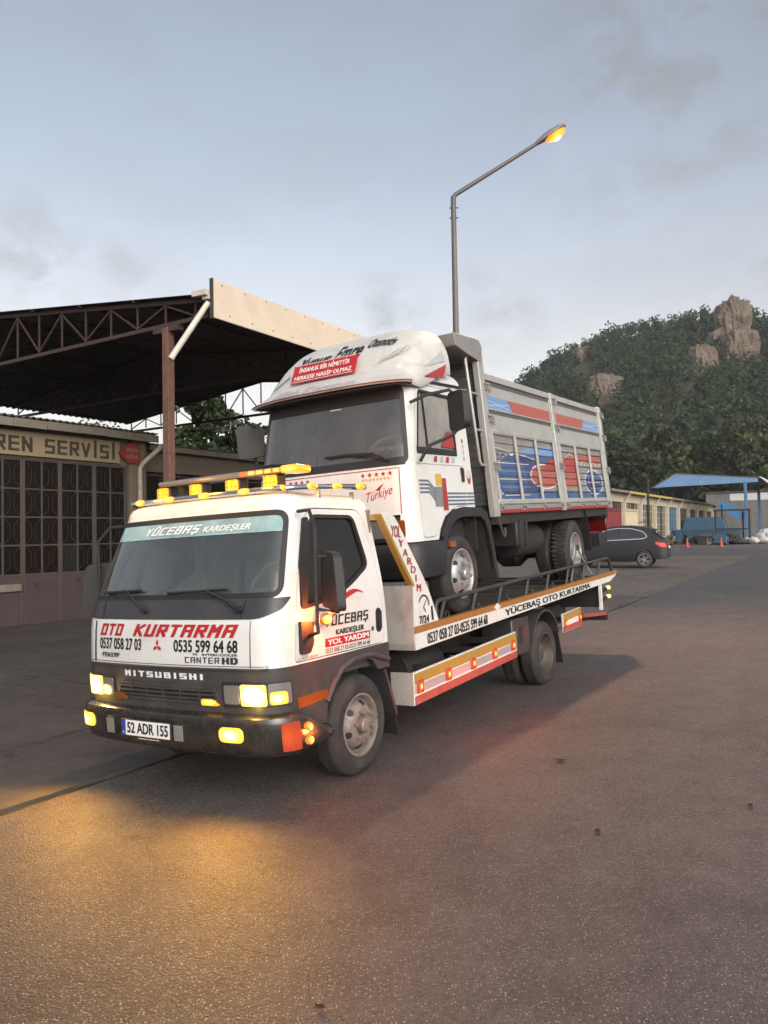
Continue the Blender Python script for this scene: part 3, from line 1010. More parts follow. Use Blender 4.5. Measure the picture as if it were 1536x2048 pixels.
# grille
gp = rpoly([(-0.53, 0.705), (0.53, 0.705), (0.49, 0.832), (-0.49, 0.832)], .045)
gr = MB().patch(gp, lambda x, z, d: frontm(x, z, d - .012), .06, .05, [grow(gp, -.022)]).build('grille', GREYBAND, TT)
MB().patch(gp, lambda x, z, d: frontm(x, z, .0 - .0035), .1).build('grille_recess', SEAL, gr)
for z in (0.742, 0.772, 0.802):
    MB().patch([(-.5, z - .006), (.5, z - .006), (.5, z + .006), (-.5, z + .006)], lambda x, y, d: frontm(x, y, d - .02), .08, .016).build('slat', GREYBAND, gr)
for x in (-.35, -.17, .0, .17, .35):
    MB().patch([(x - .005, .72), (x + .005, .72), (x + .005, .82), (x - .005, .82)], lambda x, y, d: frontm(x, y, d - .015), .06, .011).build('slat', GREYBAND, gr)
for x, mm in ((0.45, AMBER), (-0.47, AMBERLENS)):
    MB().patch(rpoly([(x - .07, .70), (x + .075, .70), (x + .03, .745), (x - .07, .745)], .015), lambda x, z, d: frontm(x, z, d - .03), .05, .03).build('grille_lamp', mm, gr, .004)
# headlights
for s_ in (1, -1):
    hl = MB().patch(rpoly([(.555 * s_, .69), (1.09 * s_, .705), (1.09 * s_, .865), (.555 * s_, .865)], .02), lambda x, z, d: frontm(x, z, d - .008), .06, .03).build('headlight', BLACK, TT)
    MB().patch(rrect(*sorted((.575 * s_, .70 * s_)), .715, .845, .015), lambda x, z, d: frontm(x, z, d - .016), .05, .01).build('inner_lens', CLEARLENS, hl, .003)
    MB().patch(rrect(*sorted((.715 * s_, .905 * s_)), .708, .852, .015), lambda x, z, d: frontm(x, z, d - .02), .05, .014).build('lit_lens', HEADLIT, hl, .004)
    MB().patch(rrect(*sorted((.915 * s_, 1.075 * s_)), .712, .856, .012), lambda x, z, d: frontm(x, z, d - .014), .04, .012).build('corner_lens', CLEARLENS if s_ > 0 else YELLIT, hl, .003)
    if s_ > 0:
        MB().patch(rrect(.925, 1.04, .715, .80, .02), lambda x, z, d: frontm(x, z, d - .02), .04, .012).build('lit_corner_bulb', YELLIT, hl, .004)
    p = frontm(.8 * s_, .78, -.07)
    pt_light('headlight_spill', Matrix.Translation(frontm(.82 * s_, .70, -.10)), (1, .62, .12), 1.6, TT, .05)
    pt_light('headlight_beam', aim(p, (-1, -0.18, -0.30)), (1.0, .52, .13), 66, TT, .07, 155)
# bumper
def sweep(prof, as_, fn, close=True):
    return [[fn(a, z, d) for d, z in prof] for a in as_]
prof = [(.02, .655), (-.03, .652), (-.066, .63), (-.078, .59), (-.074, .47), (-.055, .395), (-.02, .368), (.03, .375)]
A_ = caf(-0.42, .5)
as_ = [-A_ + 2 * A_ * i / 80 for i in range(81)]
def taper(a, z, d):
    k = sstep(1.06, A_, abs(a))
    return cab(a, z + (0.43 - z) * .35 * k if z < .55 else z - .16 * k, d)
bump_mat = mat('scuffed_bumper', (0.028, 0.026, 0.024), 0.25, 0.25, var=0.3, dirt=0.45, dirt_c=(0.11, 0.095, 0.08), coat=0.6, dscale=6)
bmp = MB().loft(sweep(prof, as_, taper), True, True).build('bumper', bump_mat, TT, ang=40)
for x in (-0.865, 0.66):
    fl = MB().patch(rrect(x - .10, x + .10, .468, .572, .04), lambda x, z, d: frontm(x, z, d - .088), .05, .04).build('fog_lamp', YELLIT, bmp, .01)
    pt_light('fog_beam', aim(frontm(x, .52, -.16), (-1, -.2, -.42)), (1.0, .46, .06), 46, TT, .05, 160)
WORK = mat('led_face', (0.30, 0.29, 0.26), 0.25, 0.3, var=0.5, scale=60)
for x in (-0.525, 0.215):
    wl_ = MB().patch(rrect(x - .052, x + .052, .445, .575, .008), lambda x, z, d: frontm(x, z, d - .10), .05, .05).build('work_lamp', BLACK, bmp, .003)
    MB().patch(rrect(x - .043, x + .043, .455, .565, .006), lambda x, z, d: frontm(x, z, d - .104), .05, .008).build('lens', WORK, wl_)
pl = MB().patch([(-0.34, .462), (0.175, .462), (0.175, .582), (-0.34, .582)], lambda x, z, d: Vector((-1.128 + d, -x, z)), .2, .012).build('licence_plate', BLACK, bmp, .002)
plf = lambda x, z, d: Vector((-1.128 + d, -x, z))
MB().patch([(-0.292, .468), (0.168, .468), (0.168, .576), (-0.292, .576)], lambda x, z, d: plf(x, z, -.003), .3).build('plate_face', WHTTXT, pl, smooth=False)
MB().patch([(-0.334, .468), (-0.294, .468), (-0.294, .576), (-0.334, .576)], lambda x, z, d: plf(x, z, -.003), .3).build('plate_band', mat('plate_blue', (.03, .06, .3), .4), pl, smooth=False)
text('52 ADR 155', -0.272, 0.152, .485, .563, plf, BLKTXT, pl, d=-.0055)
text('TR', -0.327, -0.302, .48, .495, plf, WHTTXT, pl, 0, 0, d=-.0055)
text('CAMAS OTOMOTİV', -0.16, 0.06, .448, .458, lambda x, z, d: plf(x, z, d), WHTTXT, bmp, d=-.0015)
# corner markers
ml = MB().patch(rrect(.965, 1.065, .41, .60, .01), lambda x, z, d: frontm(x, z, d - .086), .04, .02).build('corner_marker', REDLENSF, bmp, .004)
for z in (.55, .455):
    p = frontm(1.12, z, -.078)
    MB().lathe([(.0, .0), (.022, .0), (.03, .012), (.026, .035), (.012, .045)], p, (-.35, -1, 0), 16).build('marker_lamp', REDLIT, bmp)
pt_light('marker_light', aim(frontm(1.16, .5, -.13), (0, -1, 0)), (1, .25, .04), 4, TT, .03)
MB().patch(rpoly([(-.74, .655), (-.40, .675), (-.40, .735), (-.74, .735)], .012), lambda x, z, d: near(x, z, d - .016), .06, .016).build('side_indicator', AMBERLENS, TT, .004)
# mirrors
for s_ in (-1, 1):
    f = (lambda x, y, z: Vector((x, y, z))) if s_ < 0 else (lambda x, y, z: Vector((x, -y, z)))
    mr_ = MB().tube([f(-.60, -1.02, 1.14), f(-.66, -1.14, 1.17), f(-.66, -1.14, 1.30), f(-.66, -1.15, 1.9), f(-.60, -1.06, 2.02), f(-.56, -.93, 2.02)], .014, 8).build('mirror_arm', BLACK, TT)
    o_ = rpoly([(-.155, .0), (.15, .03), (.135, .42), (-.10, .40)], .05)
    Mm = Matrix.Translation(f(-.62, -1.22, 1.31)) @ Matrix.Rotation(R(-32 if s_ < 0 else 32), 4, 'Z')
    hb = MB().patch(o_, lambda x, z, d: Mm @ Vector((d * .6, (x if s_ < 0 else -x) * 1.0, z)), .06, .10).build('mirror_housing', BLACK, mr_, .02)
    MB().patch(grow(o_, -.02), lambda x, z, d: Mm @ Vector((.062, (x if s_ < 0 else -x), z)), .1).build('mirror_glass', MIRGLASS, hb)
    MB().tube([f(-.66, -1.14, 1.33), f(-.58, -1.26, 1.30), f(-.55, -1.3, 1.42), f(-.55, -1.3, 1.6), f(-.60, -1.2, 1.69), f(-.66, -1.14, 1.69)], .012, 8).build('mirror_bracket', BLACK, mr_)
    MB().patch(rpoly([(-.70, 1.02), (-.60, 1.02), (-.56, 1.08), (-.56, 1.235), (-.70, 1.25)], .02), lambda x, z, d: flank(x, z, d - .03, s_), .06, .03).build('mirror_base', BLACK, mr_, .006)
dk = MB().patch(rpoly([(-.66, 1.34), (-.60, 1.34), (-.50, 1.72), (-.44, 1.98), (-.50, 1.98), (-.63, 1.64)], .02), lambda x, z, d: near(x, z, d - .016), .08, .012).build('wind_deflector', BLACK, TT)
lm = MB().lathe([(.0, -.04), (.028, -.036), (.036, -.015), (.036, .015), (.03, .034), (.0, .04)], near(-.50, 1.245, -.10), (-.75, -.65, 0), 18).build('indicator_lamp', REDLIT, TT)
MB().lathe([(.038, -.008), (.042, -.008), (.042, .008), (.038, .008)], near(-.50, 1.245, -.10), (-.75, -.65, 0), 18, True).build('lamp_rim', BLACK, lm)
MB().tube([near(-.56, 1.22, -.04), near(-.53, 1.235, -.075)], .012, 8).build('lamp_stalk', BLACK, lm)
pt_light('indicator_light', aim(near(-.53, 1.245, -.145), (0, -1, 0)), (1, .17, .02), 17, TT, .03)
# roof bars
mb = MB().tube([(-.44, .86, 2.19)] + [(-.55 - .03 * math.cos(y * 1.6), y, 2.197) for y in (.8, .6, .4, .2, 0, -.2, -.4, -.6, -.78)] + [(-.5, -.845, 2.198), (-.40, -.865, 2.205), (.05, -.865, 2.23), (.42, -.865, 2.245)], .024, 10).build('roof_tube', CHROME, TT)
for x, y in ((-.52, .76), (-.54, .3), (-.54, -.3), (-.5, -.78), (-.2, -.85), (.25, -.85)):
    MB().bar((x, y, 2.10), (x, y, 2.195), .02, .03).build('tube_foot', CHROME, mb)
fl_ = [(-.575, .70), (-.59, .34), (-.595, -.05), (-.585, -.45), (-.55, -.77)]
for i, (x, y) in enumerate(fl_):
    MB().lathe([(0, -.055), (.017, -.05), (.025, -.022), (.025, .022), (.017, .05), (0, .055)], (x, y, 2.200), (0, 1, 0), 14).build('roof_marker', AMBER, mb)
for x in (-.32, .0, .33):
    MB().lathe([(0, -.055), (.017, -.05), (.025, -.022), (.025, .022), (.017, .05), (0, .055)], (x, -.885, 2.217 + .04 * (x + .3)), (1, 0, .05), 14).build('roof_marker', AMBER, mb)
lb = MB().box(-.32, -.17, -.76, .78, 2.345, 2.395).build('light_bar', mat('light_bar_shell', (.22, .2, .19), .2, .3, coat=.6), TT, .018)
MB().patch(rrect(-.765, -.60, 2.342, 2.398, .02), lambda x, z, d: Vector((-.335 + d, x, z)), .05, .17).build('light_bar_end', AMBER, lb, .02)
for k in range(5):
    MB().box(-.325, -.30, -.55 + .085 * k - .03, -.55 + .085 * k + .035, 2.355, 2.385).build('light_bar_lamp', AMBER if k < 4 else REDLIT, lb)
for y in (-.5, .55):
    MB().bar((-.245, y, 2.17), (-.245, y, 2.35), .05, .06).build('bar_foot', BLACK, lb)
for y in (.73, .34, -.07, -.47):
    fd = MB().box(-.30, -.20, y - .075, y + .075, 2.215, 2.345).build('flood_lamp', BLACK, TT, .012)
    MB().patch(rrect(y - .066, y + .066, 2.223, 2.337, .015), lambda x, z, d: Vector((-.305 + d - .02 * math.cos((x - y) * 18), x, z)), .03, .01).build('flood_lens', AMBERF, fd)
    for k in (-1, 1):
        MB().tube([(-.332, y + k * .03, 2.22), (-.337, y + k * .022, 2.28), (-.332, y + k * .03, 2.34)], .0018, 5).build('guard_wire', BLACK, fd)
    MB().tube([(-.328, y - .07, 2.28), (-.337, y, 2.28), (-.328, y + .07, 2.28)], .0018, 5).build('guard_wire', BLACK, fd)
    MB().bar((-.24, y, 2.17), (-.24, y, 2.22), .03, .03).build('flood_foot', BLACK, fd)
for y in (-.6, 0, .6):
    pt_light('roof_bar_light', aim((-.72, y, 2.33), (-1, 0, 0)), (1, .5, .06), 4, TT, .12)
pt_light('light_bar_light', aim((-.1, -.62, 2.47), (1, 0, 0)), (1, .34, .12), 9, TT, .05)
pt_light('roof_side_light', aim((.1, -.95, 2.36), (1, 0, 0)), (1, .45, .06), 2.5, TT, .05)

# wheels
def wheel(parent, c, Rr, w, s_, style='disc', rim=0.6, rim_mat=None, lugs=False, dual=False, name='wheel'):
    """c centre of the outer tyre face; s_ -1 near side, +1 far side"""
    rim_mat = rim_mat or STEEL
    W = empty(name, Matrix())
    W.parent = parent
    W.matrix_local = Matrix.Translation(c)
    ax = (0, s_, 0)      # pointing outwards
    rr = Rr * rim
    def tyre(off):
        pr = [(rr, -.02), (rr + .01, -.004), (rr + (Rr - rr) * .35, .012), (rr + (Rr - rr) * .62, .010), (Rr - .035, -.006), (Rr - .012, -.022), (Rr, -.045)]
        k = 4
        for i in range(k):
            h0 = -.045 - (w - .09) * (i + .35) / k
            h1 = -.045 - (w - .09) * (i + .65) / k
            pr += [(Rr, h0), (Rr - .010, h0 - .002), (Rr - .010, h1 + .002), (Rr, h1)]
        pr += [(Rr, -w + .045), (Rr - .012, -w + .022), (Rr - .04, -w + .004), (rr + .01, -w + .004), (rr, -w + .03)]
        return MB().lathe([(r, h - off) for r, h in pr], (0, 0, 0), ax, 56, True)
    ty = tyre(0).build('tyre', RUBBER, W, ang=30)
    if dual: tyre(w + .04).build('inner_tyre', RUBBER, W, ang=30)
    if lugs:
        lg = MB()
        for i in range(44):
            t = 2 * math.pi * i / 44
            for j, sg in ((0, 1), (1, -1)):
                y0 = -.02 - (w * .48) * j
                Mx = Matrix.Rotation(t + j * .07, 4, 'Y')
                lg.box(-.016, .016, s_ * (y0 - w * .42), s_ * y0, Rr - .012, Rr + .012, Mx @ Matrix.Rotation(.25 * sg, 4, 'Z'))
        lg.build('tread_blocks', RUBBER, W)['kind'] = 'stuff'
    if style == 'disc':
        pr = [(rr + .012, -.012), (rr + .014, .003), (rr + .002, .006), (rr - .008, -.004), (rr - .018, -.05), (rr - .03, -.055), (rr * .80, -.03), (rr * .70, .004), (rr * .58, .018), (rr * .40, .018), (rr * .36, .010), (rr * .30, -.01), (0, -.01)]
        rm = MB().lathe(pr, (0, 0, 0), ax, 40, cap0=False).build('rim', rim_mat, W)
        for i in range(6):
            t = 2 * math.pi * (i + .3) / 6
            q = rr * .745
            MB().lathe([(0, .0), (.026, .0), (.030, -.012)], (q * math.cos(t), s_ * -.006, q * math.sin(t)), (math.cos(t) * .75, s_ * .66, math.sin(t) * .75), 12).build('vent_hole', SEAL, rm)
            t += .5
            q = rr * .49
            MB().cyl((q * math.cos(t), s_ * .012, q * math.sin(t)), (q * math.cos(t), s_ * .05, q * math.sin(t)), .019, .016, 6).build('wheel_nut', rim_mat, rm)
        MB().lathe([(.056, -.01), (.056, .045), (.046, .058), (0, .06)], (0, 0, 0), ax, 20).build('hub', rim_mat, rm)
    elif style == 'deep':
        pr = [(rr + .012, -.012), (rr + .014, .003), (rr + .0, .006), (rr - .012, -.02), (rr - .022, -.10), (rr * .78, -.135), (rr * .6, -.14), (rr * .45, -.15), (rr * .42, -.06), (rr * .3, -.05), (0, -.05)]
        rm = MB().lathe(pr, (0, 0, 0), ax, 40, cap0=False).build('rim', rim_mat, W)
        for i in range(6):
            t = 2 * math.pi * (i + .1) / 6
            q = rr * .58
            MB().cyl((q * math.cos(t), s_ * -.15, q * math.sin(t)), (q * math.cos(t), s_ * -.11, q * math.sin(t)), .018, .015, 6).build('wheel_nut', rim_mat, rm)
    return W
GREYRIM = mat('dirty_grey_rim', (.10, .088, .078), .5, .4, var=.2, dirt=.7, dirt_c=(.07, .055, .045), dscale=6)
for s_ in (-1, 1):
    wheel(TT, (.06, s_ * .965, .38), .38, .205, s_, 'disc', .59)
    wheel(TT, (4.10, s_ * .965, .38), .38, .205, s_, 'deep', .62, GREYRIM, dual=True)
MB().cyl((.06, -.8, .38), (.06, .8, .38), .06).build('front_axle', CHASSIS, TT)
MB().lathe([(.06, -.7), (.07, -.2), (.17, -.1), (.17, .1), (.07, .2), (.06, .7)], (4.1, 0, .38), (0, 1, 0), 16).build('rear_axle', CHASSIS, TT)
for y in (-.38, .38):
    MB().box(-.7, 6.5, y - .035, y + .035, .58, .78).build('chassis_rail', CHASSIS, TT)
MB().box(-.75, .35, -.5, .5, .42, .80).build('engine', CHASSIS, TT, .05)
for y in (-1, 1):
    MB().lathe([(0, 0), (.17, 0), (.18, .02), (.18, .7), (.17, .72), (0, .72)], (1.1, y * .62, .60), (1, 0, 0), 18).build('tank' if y < 0 else 'air_tank', CHASSIS, TT)
# mudguard behind the front wheel
for s_ in (-1, 1):
    f = lambda p: [Vector((x, s_ * y, z)) for x, y, z in p]
    g = MB().loft([f([(.40, .98, .76), (.40, .72, .76), (.44, .72, .74), (.44, .98, .74)]), f([(.46, .985, .60), (.46, .72, .60), (.50, .72, .585), (.50, .985, .585)]), f([(.55, .985, .36), (.55, .72, .36), (.585, .72, .355), (.585, .985, .355)])])
    g.build('mudguard', DARKPANEL, TT)
    MB().loft([f([(.53, .99, .38), (.53, .70, .38), (.545, .70, .38), (.545, .99, .38)]), f([(.56, .985, .19), (.56, .72, .20), (.575, .72, .20), (.575, .985, .19)])]).build('mudflap', BLACK, TT)
    ar = [(4.1 + .46 * math.cos(R(t)), .42 + .46 * math.sin(R(t))) for t in range(20, 172, 8)]
    q = [[Vector((x, s_ * y, z)) for y in (.99, .62)] + [Vector((4.1 + (x - 4.1) * 1.05, s_ * y, .42 + (z - .42) * 1.05)) for y in (.62, .99)] for x, z in ar]
    MB().loft(q).build('rear_mudguard', GREYBAND, TT, ang=60)
    MB().loft([f([(4.50, .985, .60), (4.50, .65, .60), (4.515, .65, .60), (4.515, .985, .60)]), f([(4.64, .985, .18), (4.64, .65, .18), (4.655, .65, .18), (4.655, .985, .18)])]).build('rear_mudflap', BLACK, TT)

# ---- bed
zt = lambda x: 1.04 + 0.0305 * (x - .81)
zb = lambda x: 0.845 + 0.0405 * (x - .83)
YB = 1.045
bed = MB().loft([[Vector((x, y, zt(x) - dz)) for y, dz in ((-1.0, .05), (1.0, .05), (1.0, .13), (-1.0, .13))] for x in (.82, 7.0)]).build('deck', DECK, TT)
for i in range(12):
    x = 1.1 + .5 * i
    MB().bar((x, -.97, zt(x) - .042), (x, .97, zt(x) - .042), .03, .02).build('deck_rib', DECK, bed)
for s_ in (-1, 1):
    side = lambda x, z, d: Vector((x, s_ * (YB - d), z))
    bp_ = [(.83, .845), (.81, 1.04), (6.9, zt(6.9)), (7.15, 1.232), (7.08, 1.165), (6.75, 1.085)]
    bm_ = MB().prism(bp_, side, 0, .055).build('bed_side', BEDWHITE, TT, .004)
    st_p = [(.812, 1.042), (.813, .985), (6.95, zt(6.95) - .052), (7.10, 1.19), (7.15, 1.234), (6.9, zt(6.9) + .002)]
    MB().prism(st_p, side, -.003, .058).build('orange_stripe', ORANGE, bm_)
    dx = 2.56
    MB().prism([(dx - .085, zt(dx) - .028), (dx, zt(dx) + .012), (dx + .085, zt(dx) - .028), (dx, zt(dx) - .068)], side, -.006, .0).build('white_diamond', BEDWHITE, bm_)
    wing = rpoly([(.36, 2.005), (.50, 2.03), (.60, 1.98), (1.07, 1.41), (1.27, zt(1.27) + .004), (.812, 1.043), (.835, 1.39)], [.02, .03, .05, .1, .01, 0, .03])
    wg = MB().prism(wing, side, .0015, .05).build('head_wing', BEDWHITE, TT, .004)
    MB().prism([(.345, 2.005), (.375, 2.01), (.86, 1.40), (.83, 1.385)], side, -.002, .052).build('yellow_edge', YELLOW, wg)
    MB().prism([(.80, .90), (.815, .90), (.83, 1.39), (.815, 1.40)], lambda x, z, d: Vector((x, s_ * (YB - .002 - d), z)), 0, .55).build('front_plate', PRIMER, wg)
    MB().prism([(.815, .845), (.835, .845), (.815, .90), (.80, .90)], lambda x, z, d: Vector((x, s_ * (YB - .002 - d), z)), 0, .30).build('front_lip', PRIMER, wg)
    # rail
    rl = MB().tube([side(x, z, .03) for x, z in ((1.27, 1.07), (1.27, 1.19), (1.30, 1.225), (1.36, 1.232), (3.5, 1.318), (6.60, 1.43), (6.74, 1.432), (6.83, 1.40), (6.97, 1.24))], .021, 10).build('side_rail', TUBE, TT)
    for x in (1.40, 2.08, 2.72, 3.5, 4.18, 4.92, 5.62, 6.32):
        MB().tube([side(x - .02, zt(x) - .01, .05), side(x + .05, 1.232 + .0385 * (x + .05 - 1.36), .03)], .019, 8).build('rail_post', TUBE, rl)
    for x in (1.62, 2.35, 3.1, 3.85, 4.55, 5.3):
        MB().tube([side(x + .035 * math.cos(t), zt(x) + .01 + .04 * math.sin(t), .10) for t in [i * math.pi / 6 for i in range(12)]], .008, 6, True).build('lashing_ring', TUBE, bed)
    # under guards
    gd = MB().prism([(.775, .385), (.78, .66), (3.045, .755), (3.045, .475)], lambda x, z, d: Vector((x, s_ * (YB - .01 - d), z)), 0, .03).build('side_guard', BEDWHITE, TT, .004)
    gf = lambda x, z, d: Vector((x, s_ * (YB - .01 - d), z))
    gz_ = lambda x, t: (.385 + .0396 * (x - .775)) * (1 - t) + (.66 + .042 * (x - .78)) * t
    for nm, t0, t1, mm in (('yellow_band', .64, .96, YELLOW), ('silver_band', .34, .60, SILVERB), ('red_band', .01, .27, REDBAND)):
        MB().prism([(.785, gz_(.785, t0)), (3.04, gz_(3.04, t0)), (3.04, gz_(3.04, t1)), (.785, gz_(.785, t1))], gf, -.003, .01).build(nm, mm, gd)
    MB().prism([(.772, .385), (.79, .385), (.79, .66), (.772, .66)], lambda x, z, d: Vector((x, s_ * (YB - .014 - d), z)), 0, .22).build('guard_return', PRIMER, gd)
    for x in (1.2, 2.2, 2.9):
        MB().bar((x, s_ * (YB - .05), gz_(x, .8)), (x, s_ * .42, .66), .04, .06).build('guard_bracket', CHASSIS, gd)
    if s_ < 0:
        for x, z in ((.875, .535), (1.40, .555), (1.93, .575), (2.44, .598), (2.93, .620)):
            l_ = MB().box(x - .052, x + .052, -(YB + .006), -(YB - .02), z - .055, z + .055).build('marker_lamp', REDLENS, gd, .006)
            MB().patch(rrect(x - .026, x + .026, z - .028, z + .028, .012), lambda x, z, d: Vector((x, -(YB + .010) + d, z)), .03, .008).build('lit_core', REDLIT, l_)
    g2 = MB().prism([(4.62, .56), (4.60, .795), (5.30, .825), (5.36, .58)], gf, 0, .03).build('rear_side_guard', BEDWHITE, TT, .003)
    MB().prism([(4.61, .70), (4.605, .79), (5.30, .818), (5.32, .73)], gf, -.003, .01).build('yellow_band', YELLOW, g2)
    MB().prism([(4.615, .565), (4.612, .635), (5.34, .66), (5.355, .585)], gf, -.003, .01).build('red_band', REDBAND, g2)
    MB().bar((4.95, s_ * (YB - .05), .7), (4.95, s_ * .42, .7), .04, .06).build('guard_bracket', CHASSIS, g2)
    if s_ < 0:
        for x, z in ((4.665, .672), (5.245, .70)):
            l_ = MB().box(x - .045, x + .045, -(YB + .006), -(YB - .02), z - .055, z + .055).build('marker_lamp', REDLENS, g2, .006)
            MB().patch(rrect(x - .024, x + .024, z - .028, z + .028, .012), lambda x, z, d: Vector((x, -(YB + .010) + d, z)), .03, .008).build('lit_core', REDLIT, l_)
    tb = MB().box(3.08, 3.58, s_ * .98, s_ * .6, .46, .88).build('toolbox', DARKPANEL, TT, .02)
    MB().box(3.20, 3.36, s_ * .99, s_ * .97, .60, .78).build('toolbox_lid', BLACK, tb, .01)
for x, z in ((1.4, .5), (2.44, .53)):
    pt_light('guard_light', aim((x, -(YB + .40), z - .15), (0, -1, 0)), (1, .14, .03), 3, TT, .03)
pt_light('rear_guard_light', aim((4.95, -(YB + .40), .5), (0, -1, 0)), (1, .14, .03), 1.4, TT, .03)
nside = lambda x, z, d: Vector((x, -(YB - d), z))
def shear_fn(x, z, d): return nside(x, z + .036 * (x - .81), d)
text('0537 058 27 03-0535 599 64 68', 1.03, 2.30, .865, .962, shear_fn, BLKTXT, TT)
text('YÜCEBAŞ OTO KURTARMA', 2.75, 5.75, .862, .965, shear_fn, BLKTXT, TT)
def wingtxt(s_, x, z, w, h, mm):
    text(s_, x - w / 2, x + w / 2, z - h / 2, z + h / 2, lambda X, Z, d: nside(X + .06 * (Z - z), Z - .06 * (X - x), d), mm, TT, name='wing_lettering', d=-.004)
wingtxt('YOL', .585, 1.865, .15, .10, DULLRED)
for s_, x, z in (('Y', .66, 1.765), ('A', .725, 1.685), ('R', .79, 1.61), ('D', .845, 1.535), ('I', .885, 1.46)):
    wingtxt(s_, x, z, .02 if s_ == 'I' else .085, .06, DULLRED)
wingtxt('M', .925, 1.375, .075, .065, REDTXT)
text('7/24', .905, 1.08, 1.06, 1.13, nside, BLKTXT, TT, name='wing_lettering')
decal([(1.0 + r * math.cos(R(t)), 1.21 + r * math.sin(R(t))) for r, ts in ((.10, range(0, 160, 12)), (.085, range(156, -12, -12))) for t in ts], nside, BLKTXT, TT, 'clock_arc', -.004)
decal([(.985, 1.20), (1.055, 1.275), (1.06, 1.27), (1.0, 1.2), (1.03, 1.16), (1.022, 1.155)], nside, BLKTXT, TT, 'clock_hands', -.004)
decal([(1.13, 1.075), (1.165, 1.075), (1.15, 1.2), (1.125, 1.2)], nside, BLKTXT, TT, 'clock_mark', -.004)
MB().bar((.40, -1.02, 1.985), (.40, 1.02, 1.985), .05, .05).build('head_crossbar', YELLOW, TT, .004)
MB().bar((.86, -1.02, 1.36), (.86, 1.02, 1.36), .05, .05).build('head_crossbar', PRIMER, TT, .004)
for y in (-.5, 0, .5):
    MB().bar((.40, y, 1.97), (.86, y, 1.37), .035, .035).build('head_brace', TUBE, TT)
# rear
MB().box(6.30, 6.33, -1.0, 1.0, .74, 1.06).build('tail_panel', BLACK, TT)
for s_ in (-1, 1):
    MB().box(6.26, 6.345, s_ * 1.005, s_ * 1.035, .70, 1.07).build('tail_edge', BEDWHITE, TT)
ub = MB().bar((6.65, -1.0, .56), (6.65, 1.0, .56), .07, .09).build('underrun_bar', CHASSIS, TT, .006)
for y in (-.55, .55):
    MB().bar((5.2, y, .60), (6.65, y, .56), .06, .06).build('underrun_arm', CHASSIS, ub)
MB().bar((5.6, -.98, .68), (6.6, -.98, .62), .05, .05).build('stabiliser', REDBAND, TT, .004)
for z in (.99, .86):
    a_ = MB().bar((6.34, -1.0, z - .06), (6.62, -1.02, z), .03, .04).build('lamp_arm', BLACK, TT)
    MB().lathe([(0, -.03), (.022, -.03), (.03, 0), (.03, .03), (0, .045)], (6.66, -1.03, z + .01), (.6, -.8, 0), 14).build('rear_lamp', YELLIT, a_)

# ================================================================ CARRIED TRUCK
pp = math.atan(.038)
X_ = Vector((math.cos(pp), 0, math.sin(pp)))
Z_ = Vector((-math.sin(pp), 0, math.cos(pp)))
CT = empty('tipper_truck', TT.matrix_world @ frame(Vector((2.05, 0, 1.063)), X_, Vector((0, 1, 0)), Z_),
           'old white tipper truck with silver load box, carried on the tow truck bed', 'truck')
uf2 = smooth_tab([(0.3, -0.95), (1.44, -0.95), (1.52, -0.91), (2.25, -0.76), (2.6, -.7)], 0.04)
wf2 = lambda z: 0.972 - .052 * z
RC2, BOW2 = 0.14, 0.025
def cab2(a, z, d=0.0):
    w, x0 = wf2(z), uf2(z)
    f = w - RC2
    s_ = 1 if a >= 0 else -1
    a = abs(a)
    r = RC2 - d
    if a <= f: return Vector((x0 + d + BOW2 * (a / f) ** 2, s_ * a, z))
    th = (a - f) / RC2
    if th <= math.pi / 2: return Vector((x0 + BOW2 + RC2 - r * math.cos(th), s_ * (f + r * math.sin(th)), z))
    return Vector((x0 + BOW2 + RC2 + (a - f - RC2 * math.pi / 2), s_ * (w - d), z))
def caf2(x, z): return wf2(z) - RC2 + RC2 * math.pi / 2 + (x - uf2(z) - BOW2 - RC2)
def near2(x, z, d=0.0): return cab2(-caf2(x, z), z, d)
def far2(x, z, d=0.0): return cab2(caf2(x, z), z, d)
def front2(x, z, d=0.0): return cab2(-x, z, d)
def to_a2(poly, s_): return [(s_ * caf2(x, z), z) for x, z in poly]
SILVER = mat('silver_paint', (0.40, 0.395, 0.37), 0.42, 0.2, var=0.08, dirt=0.4, dirt_c=(0.2, 0.17, 0.14), dscale=3, bump=.04, bscale=9)
SILVERD = mat('dull_silver', (0.28, 0.275, 0.26), 0.5, 0.2, var=0.15, dirt=0.45, dirt_c=(0.13, 0.10, 0.08), dscale=4)
SLATG = mat('dark_slats', (0.10, 0.10, 0.098), 0.55, 0.2, var=0.2, dirt=0.4, dirt_c=(0.16, 0.12, 0.09))
BLUE = mat('blue_paint', (0.04, 0.095, 0.24), 0.4, var=0.3, scale=12, dirt=.55, dirt_c=(.14, .15, .2))
NAVY = mat('navy_paint', (0.03, 0.04, 0.15), 0.4, var=0.25, scale=12, dirt=.3, dirt_c=(.12, .12, .16))
LTBLUE = mat('light_blue_paint', (0.14, 0.27, 0.50), 0.4, var=0.2, scale=10, dirt=.3, dirt_c=(.3, .3, .32))
REDP = mat('orange_red_paint', (0.38, 0.085, 0.06), 0.4, var=0.3, scale=12, dirt=.55, dirt_c=(.3, .15, .1))
REDK = mat('red_paint', (0.36, 0.03, 0.03), 0.4, var=0.15)
LINE = mat('white_line_paint', (0.62, 0.62, 0.58), 0.5, var=.1)
GREYD = mat('grey_decal', (0.20, 0.21, 0.215), 0.45, var=0.1)
LGREYD = mat('pale_grey_decal', (0.44, 0.44, 0.45), 0.45, var=0.1)
YELD = mat('yellow_decal', (0.62, 0.36, 0.03), 0.4, var=.06)
BLUELINE = mat('blue_grey_line', (0.11, 0.14, 0.19), 0.45, var=.08)

